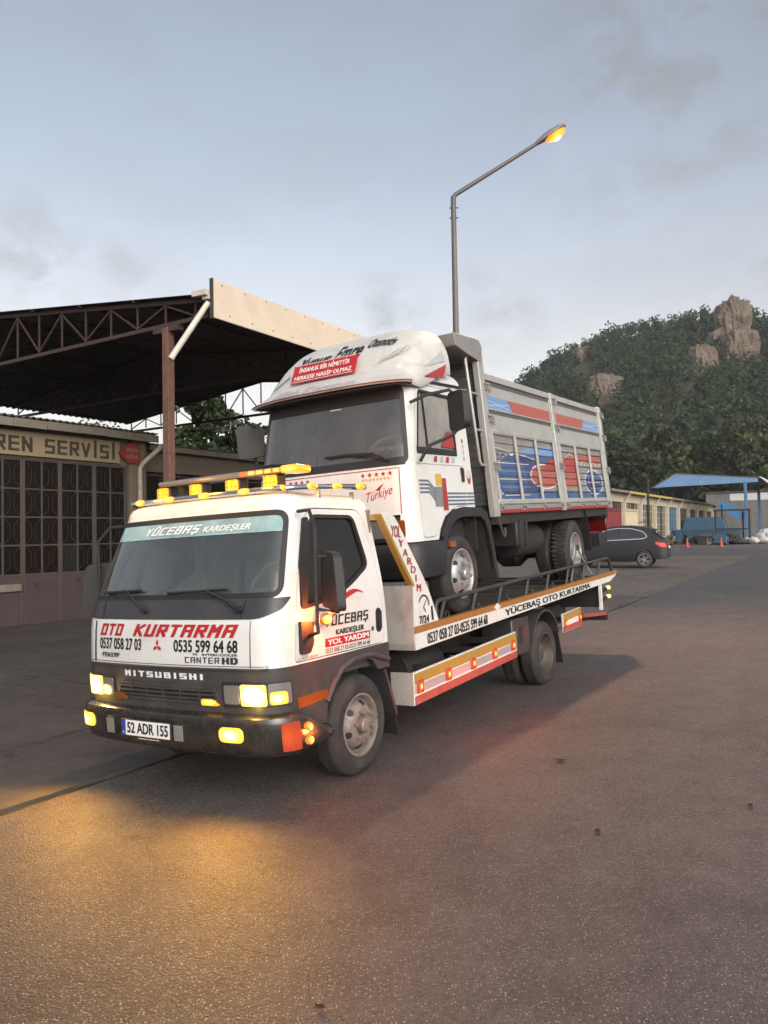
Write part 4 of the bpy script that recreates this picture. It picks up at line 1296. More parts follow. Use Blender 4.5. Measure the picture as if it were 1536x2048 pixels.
arch2 = [(-.46, .745), (-.40, .85), (-.28, .96), (-.10, 1.03), (.42, 1.03)]
XR2 = lambda z: .43 - .05 * max(0, z - 1.6)
z2s = [1.03 + (2.30 - 1.03) * i / 10 for i in range(11)]
win2 = rpoly([(-.70, 1.565), (.13, 1.565), (.13, 2.18), (-.55, 2.18)], [.03, .04, .06, .05])
door2 = rpoly([(-.74, .78), (-.50, .78), (-.40, .88), (-.25, 1.0), (.0, 1.06), (.235, 1.06), (.235, 2.235), (-.59, 2.235), (-.745, 1.5)], [.03, .05, .1, .1, .1, .02, .08, .05, .1])
ws2 = rpoly([(-.885, 1.475), (.885, 1.475), (.80, 2.20), (-.80, 2.20)], .06, 5)
out2 = [(-caf2(x, z), z) for x, z in arch2[::-1]]
o2 = [(-caf2(x, z), z) for x, z in arch2] + [(-caf2(XR2(z), z), z) for z in z2s[1:]] + [(caf2(XR2(z), z), z) for z in reversed(z2s[1:])] + [(caf2(x, z), z) for x, z in reversed(arch2)] + [(caf2(-.79, .745), .745), (.80, .745), (.80, 1.0), (-.80, 1.0), (-.80, .745), (-caf2(-.79, .745), .745)]
MB().patch(o2, cab2, .08, .02, [grow(ws2, .01)] + [to_a2(grow(door2, .007), s_) for s_ in (-1, 1)]).build('cab_body', WHITE2, CT)
def ring2(z, d, n=60):
    zz = 2.30
    A = caf2(XR2(zz), zz)
    r = []
    for i in range(n + 1):
        p = cab2(-A + 2 * A * i / n, zz, min(d, .12))
        p.x = min(p.x, XR2(zz) - d * 1.3)
        p.z = z
        r.append(p)
    for k in range(1, 10): r.append(r[n].lerp(r[0], k / 10))
    return r
MB().loft([ring2(2.298, 0), ring2(2.36, .015), ring2(2.41, .045), ring2(2.44, .09), ring2(2.455, .12)], False, True).build('roof', WHITE2, CT, ang=50)
MB().box(.36, .38, -.84, .84, .9, 2.28).build('cab_rear_wall', CABIN_D, CT)
MB().box(-.85, .36, -.85, .85, .98, 1.03).build('cab_floor', CABIN_D, CT)
wsc = MB().patch(ws2, lambda x, z, d: cab2(x, z, .006), .1).build('windscreen', glass('old_windscreen', (.62, .66, .64), 1.7, dust=.15, dust_sheen_c=(.34, .34, .32)), CT)
MB().patch(grow(ws2, .012), lambda x, z, d: cab2(x, z, d - .004), .08, .02, [grow(ws2, -.03)]).build('windscreen_seal', SEAL, CT)
MB().patch(rpoly([(-.825, 2.08), (.825, 2.08), (.79, 2.185), (-.79, 2.185)], .02), lambda x, z, d: cab2(x, z, .002), .1).build('shade_band', SEAL, wsc)
MB().patch([(-.87, 1.455), (.87, 1.455), (.872, 1.53), (-.872, 1.53)], lambda x, z, d: cab2(x, z, d - .006), .08, .02).build('wiper_panel', BLACK, CT)
for tip0, tip1, pv in (((.0, 1.60), (.55, 1.585), (.72, 1.50)), ((-.86, 1.60), (-.5, 1.585), (-.15, 1.5))):
    w_ = MB().tube([front2(*pv, -.02), front2(pv[0] - .12, 1.56, -.04), front2((tip0[0] + tip1[0]) / 2, 1.60, -.035)], [.012, .01, .008], 6).build('wiper', BLACK, CT)
    MB().tube([front2(*tip0, -.022), front2((tip0[0] + tip1[0]) / 2, 1.605, -.022), front2(*tip1, -.022)], .011, 6).build('wiper_blade', BLACK, w_)
# hood panel outline and lettering
for poly in ([(-.82, 1.425), (.82, 1.425), (.82, 1.433), (-.82, 1.433)], [(.812, 1.01), (.82, 1.01), (.82, 1.425), (.812, 1.425)]):
    decal(poly, front2, DULLRED, CT, 'pinstripe', -.004, .1)
def star(cx, cy, r):
    return [(cx + (r if i % 2 == 0 else r * .4) * math.cos(R(90 + 36 * i)), cy + (r if i % 2 == 0 else r * .4) * math.sin(R(90 + 36 * i))) for i in range(10)]
for i in range(5):
    decal(star(.44 + .072 * i, 1.388, .026), front2, REDTXT, CT, 'star', -.004)
    if i < 4: decal(star(-.42 + .072 * i, 1.388, .026), front2, REDTXT, CT, 'star', -.004)
for i in range(8):
    decal(star(.44 + .038 * i, 1.345, .018), front2, YELD, CT, 'star', -.004)
text('Türkiye', .46, .74, 1.14, 1.25, lambda x, z, d: front2(x, z + .22 * (x - .6), d), REDTXT, CT, .3, 0)
decal([(.56, 1.24), (.60, 1.235), (.66, 1.30), (.61, 1.275)], front2, REDTXT, CT, 'bird_mark', -.004)
# spoiler on the roof
zc = smooth_tab([(-1.0, 2.20), (-.95, 2.25), (-.86, 2.325), (-.76, 2.39), (-.66, 2.50), (-.5, 2.68), (-.3, 2.83), (-.1, 2.91), (.08, 2.93), (.2, 2.92)], .05)
bs = lambda x: 2.215 + .19 * sstep(-.62, .05, x)
ww = lambda x: .985 - .075 * sstep(-1.02, -.8, x)
def spoil(x, y, d=0.0):
    w = ww(x)
    t = min(1, abs(y) / w)
    z = bs(x) + (zc(x) - bs(x)) * (1 - t ** 5) ** .4
    n = Vector((-(zc(x + .01) - zc(x - .01)) / .02, 0, 1)).normalized()
    q = Vector((x + .13 * t ** 2.5 * (1 - sstep(-1.0, -.4, x)) , y, z))
    return q - n * d
rows = []
for i in range(41):
    x = -.95 + 1.03 * i / 40
    rows.append([spoil(x, ww(x) * math.sin(s_ * math.pi / 2)) for s_ in [-1 + 2 * j / 40 for j in range(41)]])
sm = MB()
top = [p for r in rows for p in r]
fs = []
for i in range(40):
    for j in range(40):
        fs.append((i * 41 + j, i * 41 + j + 1, (i + 1) * 41 + j + 1, (i + 1) * 41 + j))
inn = [Vector((p.x + .012, p.y * .985, p.z - .02)) for p in top]
b = list(range(41)) + [i * 41 + 40 for i in range(1, 41)] + [40 * 41 + j for j in range(39, -1, -1)] + [i * 41 for i in range(39, 0, -1)]
sm.add(top + inn, fs + [tuple(k + len(top) for k in reversed(f)) for f in fs] + [(b[i], b[(i + 1) % len(b)], b[(i + 1) % len(b)] + len(top), b[i] + len(top)) for i in range(len(b))])
MB().patch([(-.935, -.90), (-.74, -.90), (-.74, .90), (-.935, .90), (-.945, .5), (-.945, -.5)], lambda x, y, d: Vector((x + .10 * (abs(y) / .98) ** 2.5, y, 2.205 - d)), .2, .008).build('visor_shade_sheet', BLACK, CT)  # dark sheet added under the lip to paint in its shade
spo = sm.build('roof_spoiler', mat('grimy_white_paint', (.58, .57, .53), .4, var=.08, dirt=.6, dirt_c=(.34, .31, .26), dscale=3.5, bump=.25, bscale=3.5), CT, ang=45)
MB().tube([spoil(-.95, ww(-.95) * math.sin(s_ * math.pi / 2), .004) for s_ in [-1 + j / 20 for j in range(41)]], .006, 6).build('red_trim', DULLRED, spo)
sgM = frame(Vector((-.80, .06, 2.40)), Vector((0, -1, 0)), Vector((.42, 0, .9)).normalized(), Vector((-.9, 0, .42)).normalized())
sgf = lambda x, y, d: sgM @ Vector((x, y, -d))
sgn = MB().box(-.39, .39, 0, .215, -.012, 0, sgM).build('slogan_board', REDTXT, spo, .003)
decal([(-.37, .008), (.37, .008), (.37, .013), (-.37, .013)], sgf, WHTTXT, sgn, 'board_line', -.003)
decal([(-.37, .202), (.37, .202), (.37, .207), (-.37, .207)], sgf, WHTTXT, sgn, 'board_line', -.003)
text('İNSANLIK BİR NİMETTİR', -.31, .31, .115, .185, sgf, WHTTXT, sgn, d=-.004)
text('HERKESE NASİP OLMAZ', -.35, .35, .028, .092, sgf, WHTTXT, sgn, d=-.004)
def spf(x, y, d): return spoil(y, -x, -d - .0 if d > 0 else d)      # x right, y = position along the roof
spf = lambda x, y, d: spoil(y, -x, d)
text('Yunus', -.52, -.12, -.60, -.44, lambda x, y, d: spf(x, y + .02 * x, d), BLKTXT, spo, .3, d=-.008, name='roof_lettering')
text('Emre', -.08, .26, -.60, -.38, spf, BLKTXT, spo, .2, d=-.008, name='roof_lettering')
text('Otomotiv', .30, .62, -.50, -.36, spf, BLKTXT, spo, .3, d=-.008, name='roof_lettering')
text('Allah Korusun', -.62, .40, -.97, -.86, spf, LGREYD, spo, .2, d=-.008, name='roof_lettering')
for k in range(7):
    decal([(.44 + .03 * k, -.74 + .012 * k), (.50 + .045 * k, -.70 + .03 * k), (.62 + .028 * k, -.60 + .035 * k), (.47 + .045 * k, -.72 + .025 * k)], spf, GREYD if k % 2 else LGREYD, spo, 'wing_mark', -.008, .05)
for k in range(5):
    decal([(-.80 + .04 * k, -.72 + .01 * k), (-.70 + .03 * k, -.73 + .02 * k), (-.72 + .03 * k, -.70 + .02 * k)], spf, GREYD, spo, 'wing_mark', -.008, .05)
sps = lambda x, y, d: Vector((x, 0, 0)) + Vector((0, -(ww(x) * (1 - max(0, min(1, (y - bs(x)) / (zc(x) - bs(x)))) ** 2.5) ** .2) + d, y))
decal([(-.50, 2.30), (-.02, 2.48), (-.06, 2.40), (-.12, 2.33)], sps, REDK, spo, 'flash_mark', -.010, .06)
decal([(-.46, 2.40), (-.05, 2.62), (-.02, 2.52)], sps, LGREYD, spo, 'flash_mark', -.010, .06)
for x in (-.35, -.05, .02):
    MB().bar((x, -.80, 2.31), (x + .05, -.80, 2.43), .02, .03).build('spoiler_bracket', BLACK, spo)
MB().tube([near2(-.62, 2.265, -.012), near2(.36, 2.30, -.012)], .014, 6).build('rain_gutter', BLACK, CT)
# doors
for s_, fn in ((-1, near2), (1, far2)):
    d = MB().patch(to_a2(door2, s_), lambda a, z, d: cab2(a, z, d - .003), .08, .03, [to_a2(win2, s_)]).build('door', WHITE2, CT)
    MB().patch(to_a2(grow(win2, .004), s_), lambda a, z, d: cab2(a, z, d - .006), .08, .03, [to_a2(grow(win2, -.022), s_)]).build('window_seal', SEAL, d)
    MB().patch([(-.70, 1.565), (.13, 1.565), (.13, 1.625), (-.70, 1.625)], lambda x, z, d: fn(x, z, d - .008), .1, .02).build('window_sill', BLACK, d)
    wn_ = MB().patch(to_a2(win2, s_), lambda a, z, d: cab2(a, z, .014), .1).build('window', glass('painted_sheen_glass', (.75, .74, .70), 1.4, dust=.42, dust_sheen_c=(.6, .56, .49)), d)  # cream sky reflection painted in as the pane's pale film
    MB().patch([(-.47, 1.60), (-.45, 1.60), (-.45, 2.17), (-.47, 2.17)], lambda x, z, d: fn(x, z, d), .1, .02).build('window_divider', SEAL, d)
    MB().patch(rpoly([(.165, 1.30), (.20, 1.30), (.215, 1.42), (.19, 1.45), (.165, 1.45)], .01), lambda x, z, d: fn(x, z, d - .025), .05, .02).build('handle', BLACK, d, .004)
    if s_ < 0:
        # mouldings and painted marks on the near side
        MB().patch([(-.74, 1.468), (.23, 1.468), (.23, 1.482), (-.74, 1.482)], lambda x, z, d: fn(x, z, d - .012), .1, .012).build('moulding', WHITE2, d)
        for k in range(4):
            z = 1.195 - .036 * k
            decal([(-.19, z - .018), (.225, z - .018), (.225, z), (-.19, z)], fn, BLUELINE, d, 'stripe', -.008)
            decal([(.245, z - .018), (.42, z - .018), (.42, z), (.245, z)], fn, BLUELINE, CT, 'stripe', -.004)
            z = 1.315 - .036 * k
            decal([(-.73, z - .018), (-.55, z - .018), (-.44, z - .10), (-.44, z - .08), (-.545, z), (-.73, z)], fn, BLUELINE, d, 'stripe', -.008)
        decal([(-.30, 1.02), (-.20, 1.02), (-.19, 1.335), (-.27, 1.335)], fn, REDK, d, 'red_block', -.0085)
        decal([(-.455, 1.06), (-.305, 1.06), (-.29, 1.25), (-.44, 1.25)], fn, GREYD, d, 'grey_block', -.011)
        decal([(-.395, 1.265), (-.285, 1.265), (-.285, 1.375), (-.395, 1.375)], fn, YELD, d, 'yellow_block', -.009)
        for k in range(4):
            x = -.40 + .125 * k
            decal([(x, 1.49), (x + .07, 1.49), (x + .085, 1.55), (x + .03, 1.545)], fn, REDK if k % 2 == 0 else LGREYD, d, 'flash_mark', -.0085)
        decal([(-.18, 1.645), (.10, 1.645), (.10, 1.80), (.0, 1.82)], fn, REDK, d, 'window_mark', -.0005)
        for k, ch in enumerate('1998'):
            text(ch, .27, .30, 1.71 - .062 * k, 1.75 - .062 * k, fn, DULLRED, CT, 0, 0, d=-.004)
        decal([(.345 + .042 * math.cos(R(t)), 1.35 + .07 * math.sin(R(t))) for t in range(0, 360, 24)], fn, REDK, CT, 'crescent_mark', -.004)
        decal([(.335 + .03 * math.cos(R(t)), 1.375 + .04 * math.sin(R(t))) for t in range(0, 360, 24)], fn, LINE, CT, 'crescent_mark', -.006)
# cabin
for y in (-.5, .4):
    st_ = MB().patch(rrect(-.22, .22, 0, .72, .08), lambda x, z, d: Vector((.12 + .15 * z - d, y + x, 1.35 + z)), .12, .12).build('seat', CABIN_D, CT, .03)
    MB().box(-.35, .15, y - .23, y + .23, 1.22, 1.38).build('cushion', CABIN_D, st_, .03)
MB().box(-.88, -.60, -.82, .82, 1.2, 1.50).build('dashboard', CABIN_D, CT, .04)
WOOD = mat('tan_rim', (.42, .24, .12), .4)
sw = MB().tube([Vector((-.50 + .13 * math.cos(t), -.46 + .22 * math.sin(t), 1.66 + .13 * math.cos(t))) for t in [i * math.pi / 12 for i in range(24)]], .018, 8, True).build('steering_wheel', WOOD, CT)
MB().tube([(-.50, -.46, 1.66), (-.66, -.46, 1.45)], .03, 8).build('steering_column', CABIN_D, sw)
MB().bar((-.50, -.66, 1.66), (-.50, -.26, 1.66), .05, .04).build('steering_spoke', WOOD, sw)
MB().box(.34, .355, .2, .82, 1.55, 2.2).build('rear_curtain', CABIN, CT)
# headlights, lower front and bumper
for s_ in (1, -1):
    hl = MB().patch([(.42 * s_, .75), (.86 * s_, .75), (.86 * s_, .985), (.42 * s_, .985)], lambda x, z, d: front2(x, z, d + .01), .1, .05).build('headlight', BLACK, CT, .01)
    MB().patch(rrect(*sorted((.47 * s_, .72 * s_)), .79, .95, .02), lambda x, z, d: front2(x, z, d - .004), .08, .03).build('lens', CLEARLENS, hl, .005)
    MB().patch(rrect(*sorted((.75 * s_, .84 * s_)), .79, .95, .02), lambda x, z, d: front2(x, z, d - .004), .08, .03).build('indicator_lens', AMBERLENS, hl, .005)
MB().patch([(-.42, .75), (.42, .75), (.42, .985), (-.42, .985)], lambda x, z, d: front2(x, z, d + .02), .1, .03).build('grille', SEAL, CT)
A2 = caf2(-.44, .6)
pr2 = [(.0, .735), (-.03, .73), (-.05, .69), (-.05, .52), (-.03, .42), (.02, .40), (.06, .42)]
MB().loft(sweep(pr2, [-A2 + 2 * A2 * i / 60 for i in range(61)], lambda a, z, d: cab2(a, z, d)), True, True).build('bumper', BLACK, CT, ang=40)
MB().patch(rrect(-.32, -.20, .66, .715, .008), lambda x, z, d: near2(x, z, d - .04), .06, .05).build('side_indicator', AMBERLENS, CT, .005)
# wheel arches
for s_ in (-1, 1):
    def af_(t): return Vector((.15, 0, .42))
    outer = [(-.48, .44), (-.455, .66), (-.39, .83), (-.27, .95), (-.10, 1.025), (.10, 1.045), (.50, 1.035), (.62, .98), (.68, .86), (.72, .55), (.745, .27)]
    inner = [(-.42, .44), (-.395, .63), (-.335, .76), (-.23, .87), (-.08, .935), (.10, .95), (.45, .94), (.55, .895), (.60, .80), (.645, .55), (.68, .27)]
    poly = outer + inner[::-1]
    fa = MB().patch(poly, lambda x, z, d: Vector((x, s_ * (wf2(z) + .035 - d), z)), .08, .05).build('wheel_arch', BLACK, CT, .012)
    MB().loft([[Vector((x, s_ * (wf2(z) + .02), z)), Vector((x, s_ * .60, z)), Vector((x, s_ * .60, z + .012)), Vector((x, s_ * (wf2(z) + .02), z + .012))] for x, z in inner]).build('arch_liner', CHASSIS, fa, ang=60)
MB().box(.43, .46, -.9, .9, .6, 1.0).build('cab_underside', CHASSIS, CT)
MB().box(-.85, .43, -.78, .78, .55, .98).build('engine', CHASSIS, CT, .04)
# mirrors
for s_ in (-1, 1):
    f = lambda x, y, z: Vector((x, -s_ * y, z))
    ar_ = MB().tube([f(-.80, -.91, 2.02), f(-.72, -1.05, 2.08), f(-.56, -1.20, 2.12), f(-.50, -1.23, 2.08), f(-.50, -1.23, 1.75), f(-.55, -1.20, 1.70), f(-.70, -1.04, 1.62), f(-.73, -.99, 1.55), f(-.73, -.94, 1.48)], .016, 8).build('mirror_arm', BLACK, CT)
    Mm = Matrix.Translation(f(-.55, -1.25, 1.74)) @ Matrix.Rotation(R(-35 * -s_), 4, 'Z')
    op = rpoly([(-.15, .02), (.14, .0), (.155, .37), (-.14, .36)], .06)
    hb = MB().patch(op, lambda x, z, d: Mm @ Vector((d * .6, x, z)), .07, .11).build('mirror_housing', BLACK, ar_, .025)
    MB().patch(grow(op, -.02), lambda x, z, d: Mm @ Vector((.068, x, z)), .1).build('mirror_glass', MIRGLASS, hb)
# wheels, chassis
LRIM = mat('silver_wheel', (.42, .42, .41), .42, .5, var=.1, dirt=.5, dirt_c=(.16, .13, .11), dscale=6)
for s_ in (-1, 1):
    wheel(CT, (-.05, s_ * .95, .385), .385, .21, s_, 'disc', .61, LRIM)
    wheel(CT, (3.48, s_ * .955, .40), .40, .21, s_, 'deep', .57, LRIM, lugs=True, dual=True)
    MB().box(.4, 5.1, s_ * .36, s_ * .43, .60, .82).build('chassis_rail', CHASSIS, CT)
    MB().loft([[Vector((x, s_ * y, z)) for x, y in ((x0, .97), (x0, .5), (x0 + .02, .5), (x0 + .02, .97))] for x0, z in ((3.98, .98), (4.10, .72), (4.16, .35))]).build('rear_mudflap', BLACK, CT)
MB().cyl((-.05, -.85, .385), (-.05, .85, .385), .07).build('front_axle', CHASSIS, CT)
MB().lathe([(.07, -.8), (.09, -.25), (.2, -.12), (.2, .12), (.09, .25), (.07, .8)], (3.48, 0, .4), (0, 1, 0), 16).build('rear_axle', CHASSIS, CT)
MB().cyl((.6, -.3, .47), (1.75, -.45, .49), .055).build('exhaust', mat('grey_pipe', (.2, .19, .18), .5, .6), CT)
bb = MB().box(1.36, 1.72, -.98, -.66, .57, .86).build('battery_box', BLACK, CT, .02)
for x in (1.45, 1.63):
    MB().box(x - .012, x + .012, -.992, -.975, .56, .87).build('box_strap', DARKPANEL, bb)
MB().lathe([(0, 0), (.2, 0), (.21, .02), (.21, .78), (.2, .8), (0, .8)], (1.9, -.60, .62), (1, 0, 0), 20).build('fuel_tank', CHASSIS, CT)
for s_ in (-1, 1):
    MB().box(4.98, 5.04, s_ * .97, s_ * .62, .60, .80).build('tail_lamp', mat('dark_red_lens', (.10, .008, .008), .25, coat=.5), CT, .01)
MB().box(4.95, 5.05, -.98, .98, .80, .86).build('tail_crossbar', BLACK, CT)
MB().box(4.60, 4.98, -.97, .97, .38, .58).build('rear_underrun', BLACK, CT, .01)

# ---- load box
wb_ = lambda z: 1.045 - .052 * z
def bx(x, z, d=0.0): return Vector((x, -(wb_(z) - d), z))
def bxs(s_): return lambda x, z, d=0.0: Vector((x, s_ * (wb_(z) - d), z))
MB().box(.80, 5.24, -.96, .96, 1.00, 1.06).build('box_floor', CHASSIS, CT)
MB().box(.80, 5.24, -.93, .93, .84, 1.0).build('subframe', CHASSIS, CT)
hb = empty('headboard', Matrix())
hb.parent = CT
nsl = 19
for i in range(nsl):
    z0 = 1.02 + (2.78 - 1.02) * i / nsl
    z1 = z0 + (2.78 - 1.02) / nsl - .012
    MB().prism([(.80, z0), (.83, z0), (.83, z1), (.80, z1 + .008)], lambda x, z, d: Vector((x, -(wb_(z) - .02) + d, z)), 0, 2 * (wb_(z0) - .02)).build('headboard_slat', SLATG, hb)
MB().prism([(.835, 1.02), (.85, 1.02), (.85, 2.8), (.835, 2.8)], lambda x, z, d: Vector((x, -.9 + d, z)), 0, 1.8).build('headboard_plate', CHASSIS, hb)
vis = rpoly([(.20, 2.845), (.80, 2.87), (.88, 2.80), (.84, 2.62), (.50, 2.665), (.22, 2.715)], [.01, .03, .06, .02, .05, .02])
vs_ = MB().prism(vis, lambda x, z, d: Vector((x, -.925 + d, z)), 0, 1.85).build('headboard_visor', SILVERD, hb, .006)
for s_ in (-1, 1):
    q = bxs(s_)
    MB().prism(rpoly([(.735, .92), (.87, .92), (.895, 2.84), (.86, 2.88), (.76, 2.88)], [0, 0, .05, .04, .03]), q, -.012, .07).build('front_post', SILVER, CT, .012)
    MB().prism([(2.98, .95), (3.10, .95), (3.10, 2.53), (2.98, 2.53)], q, -.012, .06).build('middle_post', SILVER, CT, .012)
    MB().prism(rpoly([(5.17, .95), (5.28, .95), (5.30, 2.50), (5.26, 2.55), (5.17, 2.55)], [0, 0, .04, .04, 0]), q, -.012, .07).build('rear_post', SILVER, CT, .012)
    for x0, x1 in ((.885, 2.975), (3.105, 5.165)):
        up_ = MB().prism([(x0, 1.875), (x1, 1.875), (x1, 2.51), (x0, 2.51)], q, .020, .05).build('upper_panel', SILVER, CT)
        for za, zb_, dp in ((2.445, 2.52, -.004), (2.115, 2.135, .006), (1.86, 1.90, -.002)):
            MB().prism([(x0, za), (x1, za), (x1, zb_), (x0, zb_)], q, dp, .03).build('panel_rail', SILVER, up_, .006)
        for za, zb_ in ((2.395, 2.44), (2.075, 2.112)):
            MB().prism([(x0 + .04, za), (x1 - .04, za), (x1 - .04, zb_), (x0 + .04, zb_)], q, .0165, .03).build('panel_groove', SLATG, up_)
        for xa in (x0, x1 - .035):
            MB().prism([(xa, 1.875), (xa + .035, 1.875), (xa + .035, 2.51), (xa, 2.51)], q, .004, .03).build('panel_stile', SILVER, up_, .006)
        # lower boards
        nb = 8
        for i in range(nb):
            z0 = 1.11 + .74 * i / nb
            z1 = z0 + .74 / nb - .010
            MB().prism([(x0 + .01, z0), (x1 - .01, z0), (x1 - .01, z1), (x0 + .01, z1)], q, .034 if i % 2 else .038, .06).build('side_board', SILVERD, CT, .006)
        MB().prism([(x0, 1.055), (x1, 1.055), (x1, 1.115), (x0, 1.115)], q, -.012, .05).build('bottom_rail', SILVER, CT, .012)
        MB().prism([(x0, 1.845), (x1, 1.845), (x1, 1.875), (x0, 1.875)], q, .002, .05).build('middle_rail', SILVER, CT, .008)
        ns = 4
        for i in range(ns):
            x = x0 + .05 + (x1 - x0 - .10) * i / (ns - 1)
            stk = MB().tube([q(x - .01, 1.865, .012), q(x, 1.5, .012), q(x + .012, 1.06, .004)], .021, 8).build('stake', SILVER, CT)
            MB().cyl(q(x + .012, 1.03, -.035), q(x + .012, 1.03, .03), .024, n=10).build('hinge', SILVERD, stk)
            MB().tube([q(x + .012, 1.06, .004), q(x + .014, .985, .004)], .016, 8).build('hinge_pin', SILVERD, stk)
        # skirt with a scalloped edge
        k = int((x1 - x0) / .085)
        sc_ = [(x0, 1.02), (x1, 1.02)]
        lowe = []
        for i in range(k):
            xa, xb = x1 - (x1 - x0) * i / k, x1 - (x1 - x0) * (i + 1) / k
            for t in range(5):
                a = math.pi * t / 4
                lowe.append(((xa + xb) / 2 + (xa - xb) / 2 * math.cos(a), .985 - .03 * math.sin(a)))
        MB().patch(sc_ + lowe, lambda x, z, d: q(x, z, d + .012), .2, .012).build('skirt', REDK, CT)
        MB().prism([(x0, .995), (x1, .995), (x1, 1.055), (x0, 1.055)], q, .004, .05).build('sill', SILVERD, CT, .006)
    # latches
    for x in (.875, 3.04, 5.23):
        for z in (2.42, 2.06, 1.55) if x > 1 else (2.36, 2.0, 1.48):
            lt = MB().prism(rrect(x - .028, x + .028, z - .045, z + .045, .01), q, -.030, -.010).build('latch', SILVERD, CT)
            MB().tube([q(x + .035 + .028 * math.cos(t), z - .02 + .045 * math.sin(t), -.042) for t in [i * math.pi / 5 for i in range(10)]], .008, 6, True).build('latch_ring', SILVERD, lt)
            MB().tube([q(x - .05, z + .03, -.03), q(x + .045, z + .03, -.04)], .009, 6).build('latch_pin', SILVERD, lt)
    if s_ < 0:
        ld = MB().tube([q(.74, 2.665, .04), q(.57, 2.665, .04), q(.545, 2.62, .04), q(.60, 1.53, .04), q(.63, 1.49, .04), q(.74, 1.49, .04)], .017, 8).build('ladder', SILVER, CT)
        for z, x in ((2.27, .565), (1.87, .585)):
            MB().tube([q(x, z, .04), q(.75, z, .04)], .014, 8).build('rung', SILVER, ld)
        MB().tube([q(.86, .93, .02), q(.87, .78, .0), q(.90, .70, -.01), q(.93, .72, -.01), q(.93, .80, -.01)], .014, 8).build('rope_hook', TUBE, CT)
MB().prism([(5.20, 1.05), (5.24, 1.05), (5.24, 2.5), (5.20, 2.5)], lambda x, z, d: Vector((x, -.92 + d, z)), 0, 1.84).build('tailgate', SILVERD, CT)
# painted bands and pictures on the near side
def pdec(poly, mm, d=.0165, nm='painted_band'):
    decal(poly, bx, mm, CT, nm, d, .3)
def ell(cx, cz, rx, rz, n=26, a0=0, a1=360):
    return [(cx + rx * math.cos(R(a0 + (a1 - a0) * i / n)), cz + rz * math.sin(R(a0 + (a1 - a0) * i / n))) for i in range(n)]
pdec([(.925, 2.135), (1.66, 2.135), (1.50, 2.275), (.925, 2.275)], LTBLUE)
pdec([(1.68, 2.135), (2.935, 2.135), (2.935, 2.275), (1.52, 2.275)], REDP)
pdec([(3.145, 2.135), (4.25, 2.135), (4.40, 2.275), (3.145, 2.275)], REDP)
pdec([(4.27, 2.135), (5.12, 2.135), (5.12, 2.275), (4.42, 2.275)], LTBLUE)
for (a, b_, c, e) in ((.925, 2.22, 1.55, 2.16), (.925, 2.16, 1.58, 2.22), (4.36, 2.22, 5.12, 2.15), (4.36, 2.17, 5.12, 2.25)):
    pdec([(a, b_), (c, e), (c, e + .006), (a, b_ + .006)], LINE, .0155)
def clip_bay(poly, x0, x1, z0=1.115, z1=1.842):
    def cl(poly, i, v, keep_gt):
        o = []
        for k in range(len(poly)):
            p, q = poly[k], poly[(k + 1) % len(poly)]
            ip, iq = (p[i] > v) == keep_gt, (q[i] > v) == keep_gt
            if ip: o.append(p)
            if ip != iq:
                t = (v - p[i]) / (q[i] - p[i])
                o.append((p[0] + (q[0] - p[0]) * t, p[1] + (q[1] - p[1]) * t))
        return o
    for i, v, g in ((0, x0, True), (0, x1, False), (1, z0, True), (1, z1, False)):
        poly = cl(poly, i, v, g)
        if len(poly) < 3: return None
    return poly
def art(poly, mm, lv):
    """painted on board by board, so the joints stay open"""
    for x0, x1 in ((.895, 2.965), (3.115, 5.155)):
        for i in range(8):
            z0 = 1.11 + .74 * i / 8 + .003
            z1 = z0 + .74 / 8 - .016
            p = clip_bay(poly, x0 + .004, x1 - .004, z0, z1)
            if p and len(p) > 2: decal(p, bx, mm, CT, 'painted_picture', (.034 if i % 2 else .038) - .0015 * lv, .4)
art(ell(1.72, 1.36, .80, .30), LINE, 1)
art(ell(1.72, 1.36, .77, .275), NAVY, 2)
art(ell(1.45, 1.38, .46, .245), BLUE, 3)
art([(1.5, 1.63), (2.96, 1.66), (2.96, 1.80), (2.3, 1.78)], LTBLUE, 1)
art([(1.9, 1.56), (2.96, 1.56), (2.96, 1.66), (1.95, 1.66)], BLUE, 2)
art([(1.0, 1.12), (2.96, 1.12), (2.96, 1.21), (1.2, 1.21)], BLUE, 3)
art(ell(2.52, 1.40, .52, .165), LINE, 4)
art(ell(2.52, 1.40, .49, .145), REDP, 5)
art([(2.45, 1.50), (2.96, 1.47), (2.96, 1.62), (2.75, 1.63)], REDK, 6)
art([(3.12, 1.47), (3.95, 1.47), (3.90, 1.65), (3.12, 1.65)], REDK, 2)
art([(3.12, 1.66), (4.9, 1.60), (5.1, 1.78), (4.0, 1.74)], REDP, 3)
art(ell(3.55, 1.38, .45, .12), REDP, 1)
art([(3.12, 1.12), (5.1, 1.12), (5.1, 1.20), (3.12, 1.22)], BLUE, 2)
art(ell(4.60, 1.35, .45, .19), LINE, 3)
art(ell(4.60, 1.35, .42, .17), BLUE, 4)
art(ell(4.55, 1.30, .3, .10), NAVY, 5)
for i in range(8):
    z = 1.11 + .74 * i / 8 + .045
    for xa, xb in ((1.0 + .05 * abs(i - 3), 2.02 - .03 * abs(i - 3)), (4.22 + .1 * abs(i - 2.5), 4.95 - .1 * abs(i - 2.5))):
        if z < 1.6 and xb > xa + .1: art([(xa, z), (xb, z + .004), (xb, z + .012), (xa, z + .010)], LTBLUE if i % 2 else LINE, 7)
art([(1.0, 1.70), (2.2, 1.60), (2.2, 1.608), (1.0, 1.708)], LINE, 7)
art([(3.2, 1.80), (4.2, 1.62), (4.2, 1.628), (3.2, 1.808)], LINE, 7)
art([(3.2, 1.62), (3.9, 1.82), (3.9, 1.828), (3.2, 1.628)], LINE, 7)
